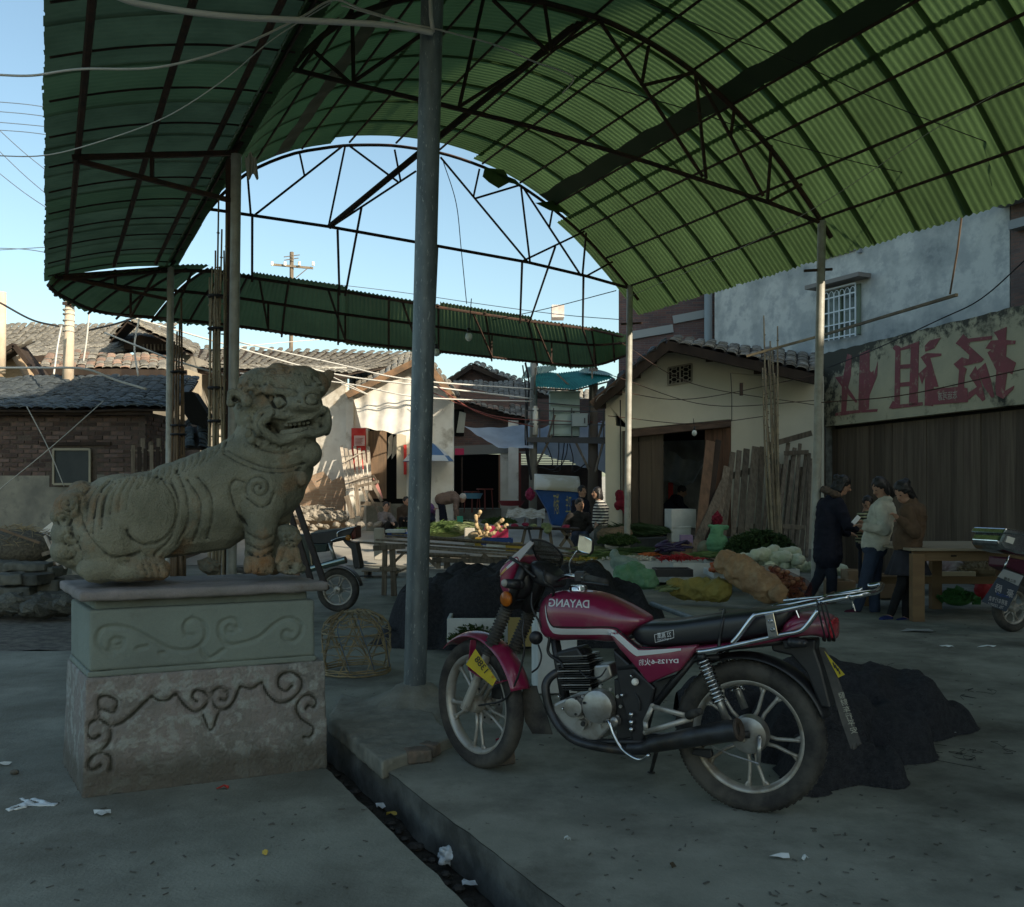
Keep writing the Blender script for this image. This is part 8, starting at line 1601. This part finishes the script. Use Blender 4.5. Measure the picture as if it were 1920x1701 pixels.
# ================================================================ people
skin=mat('skin',(.42,.25,.17),.55,c2=(.38,.21,.14),sc=20)
hairm=mat('black_hair',(.012,.010,.010),.5,spec=.5)
def cm(n,c,**k):return MATS.get(n)or mat(n,c,.85,c2=tuple(x*.7 for x in c),sc=7,bump=.3,bsc=30,**k)
def person(label,Y,J,top,bot,shoe,face,hair=(1.,0),cs=1.,coat=0.,wide=1.,skirt=None,vox=.0115,legs=True,hood=None,hairc=hairm,grip=None):
 g=lambda k:P(J[k][0],J[k][1],Y+(J[k][2]if len(J[k])>2 else 0));O=g('hip').copy();O.z=0;t_=thing('person',label,'person',O)
 Q={k:g(k)-O for k in J};fd=Vector((face[0],face[1],face[2]if len(face)>2 else 0)).normalized();sd_=fd.cross(Vector((0,0,1))).normalized();upv=sd_.cross(fd)
 M=Matrix((sd_,fd,upv)).transposed();hd=Q['head'];b=MB();c=cs
 b.ell(hd,(.074*c,.088*c,.112*c),18,14,m=M);b.cap(hd+M@Vector((0,.03,-.055))*c,.05*c,hd+M@Vector((0,.045,-.075))*c,.036*c,10)
 b.cap(hd+M@Vector((0,.082,.012))*c,.011*c,hd+M@Vector((0,.102,-.018))*c,.016*c,8)
 for s in(-1,1):b.ell(hd+M@Vector((s*.076,-.005,-.005))*c,(.012*c,.022*c,.032*c),8,6,m=M)
 b.cap(hd+Vector((0,0,-.08*c)),.048*c,Q['neck'],.052*c,10);b.cap(Q['neck'],.06*c,Q['chest'],.115*c,12,.8);b.cap(Q['chest'],.115*c,Q['hip'],.12*c,12,.8)
 for s in 'LR':
  if 'sh'+s in Q:
   b.cap(Q['chest'].lerp(Q['sh'+s],.4),.07*c,Q['sh'+s],.05*c,10);b.cap(Q['sh'+s],.045*c,Q['el'+s],.036*c,10);b.cap(Q['el'+s],.035*c,Q['ha'+s],.024*c,10)
   d=(Q['ha'+s]-Q['el'+s]).normalized();pz=d.cross(Vector((0,0,1))).normalized();ph=Q['ha'+s]+d*.045*c;b.cap(Q['ha'+s]+d*.02*c,.027*c,ph,.026*c,8,.7)
   for i,l in enumerate((.055,.066,.062,.046)):
    q_=ph+pz*(i-1.5)*.015*c+d*.015*c;k_=q_+d*l*.55*c;b.cap(q_,.0085*c,k_,.008*c,6);b.cap(k_,.008*c,k_+(d*.6+Vector((0,0,-.8))).normalized()*l*.5*c,.007*c,6)
   q_=Q['ha'+s]+d*.03*c-pz*.02*c;b.cap(q_,.011*c,q_+(d*.7-pz*.6+Vector((0,0,.3))).normalized()*.045*c,.008*c,6)
  if 'kn'+s in Q:b.cap(Q['hip'].lerp(Q['kn'+s],.15),.085*c,Q['kn'+s],.05*c,10);b.cap(Q['kn'+s],.05*c,Q['ft'+s],.035*c,10)
 b.build('body',skin,t_,remesh=vox,sm=1)
 for s in(-1,1):m=MB();m.ell(hd+M@Vector((s*.03,.083,.012))*c,(.013*c,.006*c,.0065*c),8,6,m=M);m.build('eye',hairm,t_,smooth=True)
 m=MB();m.ell(hd+M@Vector((0,.089,-.047))*c,(.022*c,.006*c,.006*c),8,6,m=M);m.build('mouth',mat('lip',(.3,.12,.1),.6)if 'lip' not in MATS else MATS['lip'],t_,smooth=True)
 m=MB();m.ell(hd+M@Vector((0,-.018,.03))*c,(.088*c,.096*c,.1*c),16,12,m=M)
 if hair[0]>1:m.ell(hd+M@Vector((0,-.045,-.03))*c,(.088*c,.075*c,.11*c),14,10,m=M);m.cap(hd+M@Vector((0,-.05,-.02))*c,.075*c,hd+M@Vector((0,-.075,-.13*hair[0]*.6))*c,.06*c,12);[m.cap(hd+M@Vector((s*.07,-.01,.02))*c,.03*c,hd+M@Vector((s*.075,-.01,-.09))*c,.028*c,8)for s in(-1,1)]
 if hair[1]:m.ell(hd+M@Vector((0,-.11,.045))*c,(.05*c,.055*c,.05*c),12,8)
 m.build('hair',hairc,t_,remesh=.012,sm=1,jit=.008,jsc=35)
 m=MB();w_=wide*c;m.cap(Q['neck']+Vector((0,0,-.035)),.078*w_,Q['chest'],.15*w_,14,.82);m.cap(Q['chest'],.15*w_,Q['hip']+Vector((0,0,.05)),.148*w_,14,.82)
 if coat:m.cap(Q['hip']+Vector((0,0,.05)),.15*w_,Q['hip']+Vector((0,0,-coat)),.16*w_,14,.85)
 for s in 'LR':
  if 'sh'+s in Q:m.cap(Q['chest'].lerp(Q['sh'+s],.5),.10*w_,Q['sh'+s],.068*w_,12);m.cap(Q['sh'+s],.068*w_,Q['el'+s],.058*w_,12);m.cap(Q['el'+s],.057*w_,Q['el'+s].lerp(Q['ha'+s],.9),.042*w_,12)
 o=m.build('jacket',top,t_,remesh=vox*1.1,sm=1);folds(o,Y+J['head'][0]*.01,.009*c,7);o.data.vertices.foreach_get
 if skirt:
  hp=Q['hip'];m=MB();m.grid(lambda u,v:hp+Vector((0,0,-.02-.27*v))+Vector((math.cos(u*6.2832),.8*math.sin(u*6.2832),0))*(.14+.1*v+.014*v*math.sin(u*80)),80,6,wrapu=True);m.build('skirt',skirt,t_,smooth=True,solid=.006)
 if legs and 'knL' in Q:
  m=MB();m.ell(Q['hip'],(.145*c,.12*c,.12*c),14,10)
  for s in 'LR':m.cap(Q['hip'].lerp(Q['kn'+s],.12),.098*c,Q['kn'+s],.066*c*(1 if not skirt else.85),12);m.cap(Q['kn'+s],.066*c*(1 if not skirt else.85),Q['kn'+s].lerp(Q['ft'+s],.93),(.058 if not skirt else.04)*c,12)
  o=m.build('trousers' if not skirt else 'tights',bot,t_,remesh=vox*1.1,sm=1);folds(o,Y,.005,8)
  for s in 'LR':
   f_=Q['ft'+s];d=Vector((fd.x,fd.y,0)).normalized();m=MB();m.cap(f_+Vector((0,0,-.02)),.042*c,f_+d*.13*c+Vector((0,0,-.028)),.036*c,10);m.build('shoe',shoe,t_,remesh=.012,sm=1)
 if hood:m=MB();hc=Q['neck']+M@Vector((0,-.04,-.0));m.tube([hc+M@Vector((.11*math.cos(a/2),.09*math.sin(a/2),.02))for a in range(13)],.045,10,closed=True);m.build('hood',hood,t_,remesh=.012,sm=1,jit=.015,jsc=40)
 return t_,Q,O
navy=cm('navy_coat',(.012,.014,.028));cream=cm('cream_jacket',(.56,.56,.47));brownj=cm('brown_jacket',(.12,.075,.045));jean=cm('blue_jeans',(.035,.05,.085));jeand=cm('dark_jeans',(.018,.022,.035));blk=cm('black_tights',(.01,.01,.011));plum=cm('plum_slipper',(.09,.015,.04))
person('girl in a navy coat with furry hood bending towards a phone, leftmost of the girls',12.1,dict(head=(1581,910),neck=(1562,929),chest=(1556,958),hip=(1552,1018),shL=(1572,945,-.12),elL=(1588,985,-.15),haL=(1606,992,-.1),shR=(1540,945,.14),elR=(1560,990,.2),haR=(1592,1000,.15),knL=(1560,1085,-.05),ftL=(1558,1132,0),knR=(1536,1082,.05),ftR=(1512,1126,.05)),navy,jeand,blk,(.85,-.2,-.45),(2.2,1),coat=.17,wide=1.12,hood=cm('fur_brown',(.11,.08,.06)))
t_,Q,O=person('girl in a cream jacket and blue jeans looking at a white phone, second from left',11.2,dict(head=(1650,914),neck=(1660,934),chest=(1655,962),hip=(1640,1028),shL=(1650,952,-.16),elL=(1660,996,-.2),haL=(1618,987,-.2),shR=(1665,950,.12),elR=(1650,990,.1),haR=(1618,980,0),knL=(1622,1092,-.08),ftL=(1606,1144,0),knR=(1640,1092,.05),ftR=(1640,1150,-.05)),cream,jean,plum,(-.9,-.25,-.6),(1.8,0),wide=1.02)
m=MB();m.box(P(1605,975,11.05),(.05,.02,.11),.4,m=Matrix.Rotation(.7,3,'Y'));tag(m.build('phone',mat('white_phone',(.8,.8,.8),.3),bevel=.004),'small white phone held up by the girl in the cream jacket','phone')
person('girl in a brown padded jacket and dark frilled skirt with blue dotted slippers',10.6,dict(head=(1692,922),neck=(1708,940),chest=(1710,968),hip=(1702,1028),shL=(1700,958,-.15),elL=(1716,1000,-.2),haL=(1684,972,-.22),shR=(1722,956,.12),elR=(1722,995,.1),haR=(1690,980,0),knL=(1692,1092,-.05),ftL=(1668,1156,-.03),knR=(1702,1092,.05),ftR=(1698,1160,-.05)),brownj,blk,cm('dotted_slipper',(.02,.03,.13)),(-.75,-.45,-.7),(2.1,1),wide=1.05,skirt=cm('charcoal_skirt',(.035,.035,.045)))
def striped(n,a,b,f):
 m=bpy.data.materials.new(n);m.use_nodes=True;N=m.node_tree.nodes;Lk=m.node_tree.links;tc=N.new('ShaderNodeTexCoord');w_=N.new('ShaderNodeTexWave');w_.bands_direction='Z';w_.inputs['Scale'].default_value=f;Lk.new(tc.outputs['Object'],w_.inputs[0]);r=N.new('ShaderNodeValToRGB');r.color_ramp.interpolation='CONSTANT';r.color_ramp.elements[0].color=(*a,1);r.color_ramp.elements[1].color=(*b,1);r.color_ramp.elements[1].position=.5;Lk.new(w_.outputs['Fac'],r.inputs[0]);Lk.new(r.outputs[0],N['Principled BSDF'].inputs['Base Color']);N['Principled BSDF'].inputs['Roughness'].default_value=.9;return m
person('small child in a striped green sweater standing between the coats',12.3,dict(head=(1627,944),neck=(1625,957),chest=(1622,978),hip=(1622,1020),shL=(1614,968,-.05),elL=(1610,990),haL=(1612,1008),shR=(1634,968,.05),elR=(1636,990),haR=(1634,1008),knL=(1618,1060),ftL=(1616,1108),knR=(1628,1060),ftR=(1628,1108)),striped('child_stripes',(.02,.02,.02),(.3,.33,.2),8),jeand,blk,(-.3,-.9,-.5),(1,0),cs=.8)
person('boy in a black and white striped sweater standing behind the stall, facing left',17.,dict(head=(1119,925),neck=(1124,940),chest=(1127,955),hip=(1125,985),shL=(1124,950,-.17),elL=(1136,970,-.18),haL=(1122,982,-.25),shR=(1128,950,.15),elR=(1122,972,.1),haR=(1118,980,-.1),knL=(1119,1015),ftL=(1120,1060),knR=(1127,1015),ftR=(1128,1060)),striped('sweater_stripes',(.012,.012,.02),(.6,.58,.52),6),cm('grey_trousers',(.17,.18,.16)),cm('white_shoe',(.5,.5,.48)),(-.95,-.3),(1.3,0),cs=.92)
person('seated man in a dark jacket behind the low market table',17.4,dict(head=(1087,947),neck=(1086,960),chest=(1083,975),hip=(1088,1008),shL=(1070,968,-.05),elL=(1058,988,-.1),haL=(1068,1000,-.25),shR=(1100,968,.05),elR=(1110,988),haR=(1098,1002,-.2),knL=(1078,1003,-.5),ftL=(1074,1040,-.45),knR=(1098,1003,-.5),ftR=(1098,1040,-.45)),cm('dark_jacket',(.035,.032,.03)),jean,blk,(.25,-.95),(1,0))
person('person in dark blue clothes standing behind the seated man, partly hidden',19,dict(head=(1092,922),neck=(1090,934),chest=(1088,948),hip=(1086,978),shL=(1078,942),elL=(1076,962),haL=(1080,975),shR=(1098,942),elR=(1102,962),haR=(1100,975),knL=(1082,1015),ftL=(1082,1045),knR=(1090,1015),ftR=(1090,1045)),navy,jeand,blk,(.5,-.8),(1,0))
person('elderly white-haired person in a brown jacket bending over baskets of greens',25.5,dict(head=(867,934),neck=(859,932),chest=(848,932),hip=(827,940),shL=(856,938,-.15),elL=(854,955,-.2),haL=(856,968,-.15),shR=(857,936,.15),elR=(856,952,.2),haR=(858,966,.15),knL=(832,958),ftL=(836,979),knR=(828,958),ftR=(828,977)),brownj if 0 else cm('mauve_brown',(.22,.15,.12)),navy,blk,(.7,-.2,-.9),(1,0),hairc=cm('white_hair',(.6,.56,.5)),wide=1.1)
person('woman in a grey vest sitting on the street edge with arms on her knees',23.5,dict(head=(724,950),neck=(722,961),chest=(720,971),hip=(720,992),shL=(713,966),elL=(717,980,-.2),haL=(733,981,-.4),shR=(729,966),elR=(738,976,-.2),haR=(738,981,-.4),knL=(728,982,-.45),ftL=(726,1003,-.4),knR=(742,983,-.4),ftR=(736,1003,-.35)),cm('vest_grey',(.2,.17,.16)),blk,blk,(.25,-.95),(1,1))
person('person in dark clothes with a purple sleeve half hidden behind the tall pole',24.5,dict(head=(802,936),neck=(802,946),chest=(804,954),hip=(806,966),shL=(800,950),elL=(806,958),haL=(814,955),shR=(808,950),elR=(812,958,-.1),haR=(814,956,-.2),knL=(808,975,-.3),ftL=(808,990,-.2),knR=(812,975,-.3),ftR=(812,990,-.2)),cm('purple_knit',(.12,.05,.14)),navy,blk,(.4,-.9),(1,0))
person('crouching person in a dark brown coat just left of the tall pole',24.5,dict(head=(762,940),neck=(760,950),chest=(758,960),hip=(757,978),shL=(750,956),elL=(750,968),haL=(756,974,-.3),shR=(766,956),elR=(768,968),haR=(764,974,-.3),knL=(752,974,-.35),ftL=(752,990,-.3),knR=(762,974,-.35),ftR=(762,990,-.3)),cm('umber_coat',(.06,.04,.025)),blk,blk,(.5,-.8),(1,0),wide=1.2)
person('person in dark blue bending over a white box inside the cream house',19.6,dict(head=(1279,922),neck=(1273,930),chest=(1268,940),hip=(1252,962),shL=(1270,938,-.15),elL=(1278,952,-.2),haL=(1290,960,-.2),shR=(1272,936,.15),elR=(1280,950,.1),haR=(1292,958,.1),knL=(1250,985),ftL=(1252,1008),knR=(1244,985),ftR=(1242,1008)),navy,blk,blk,(.8,-.3,-.4),(1,0))
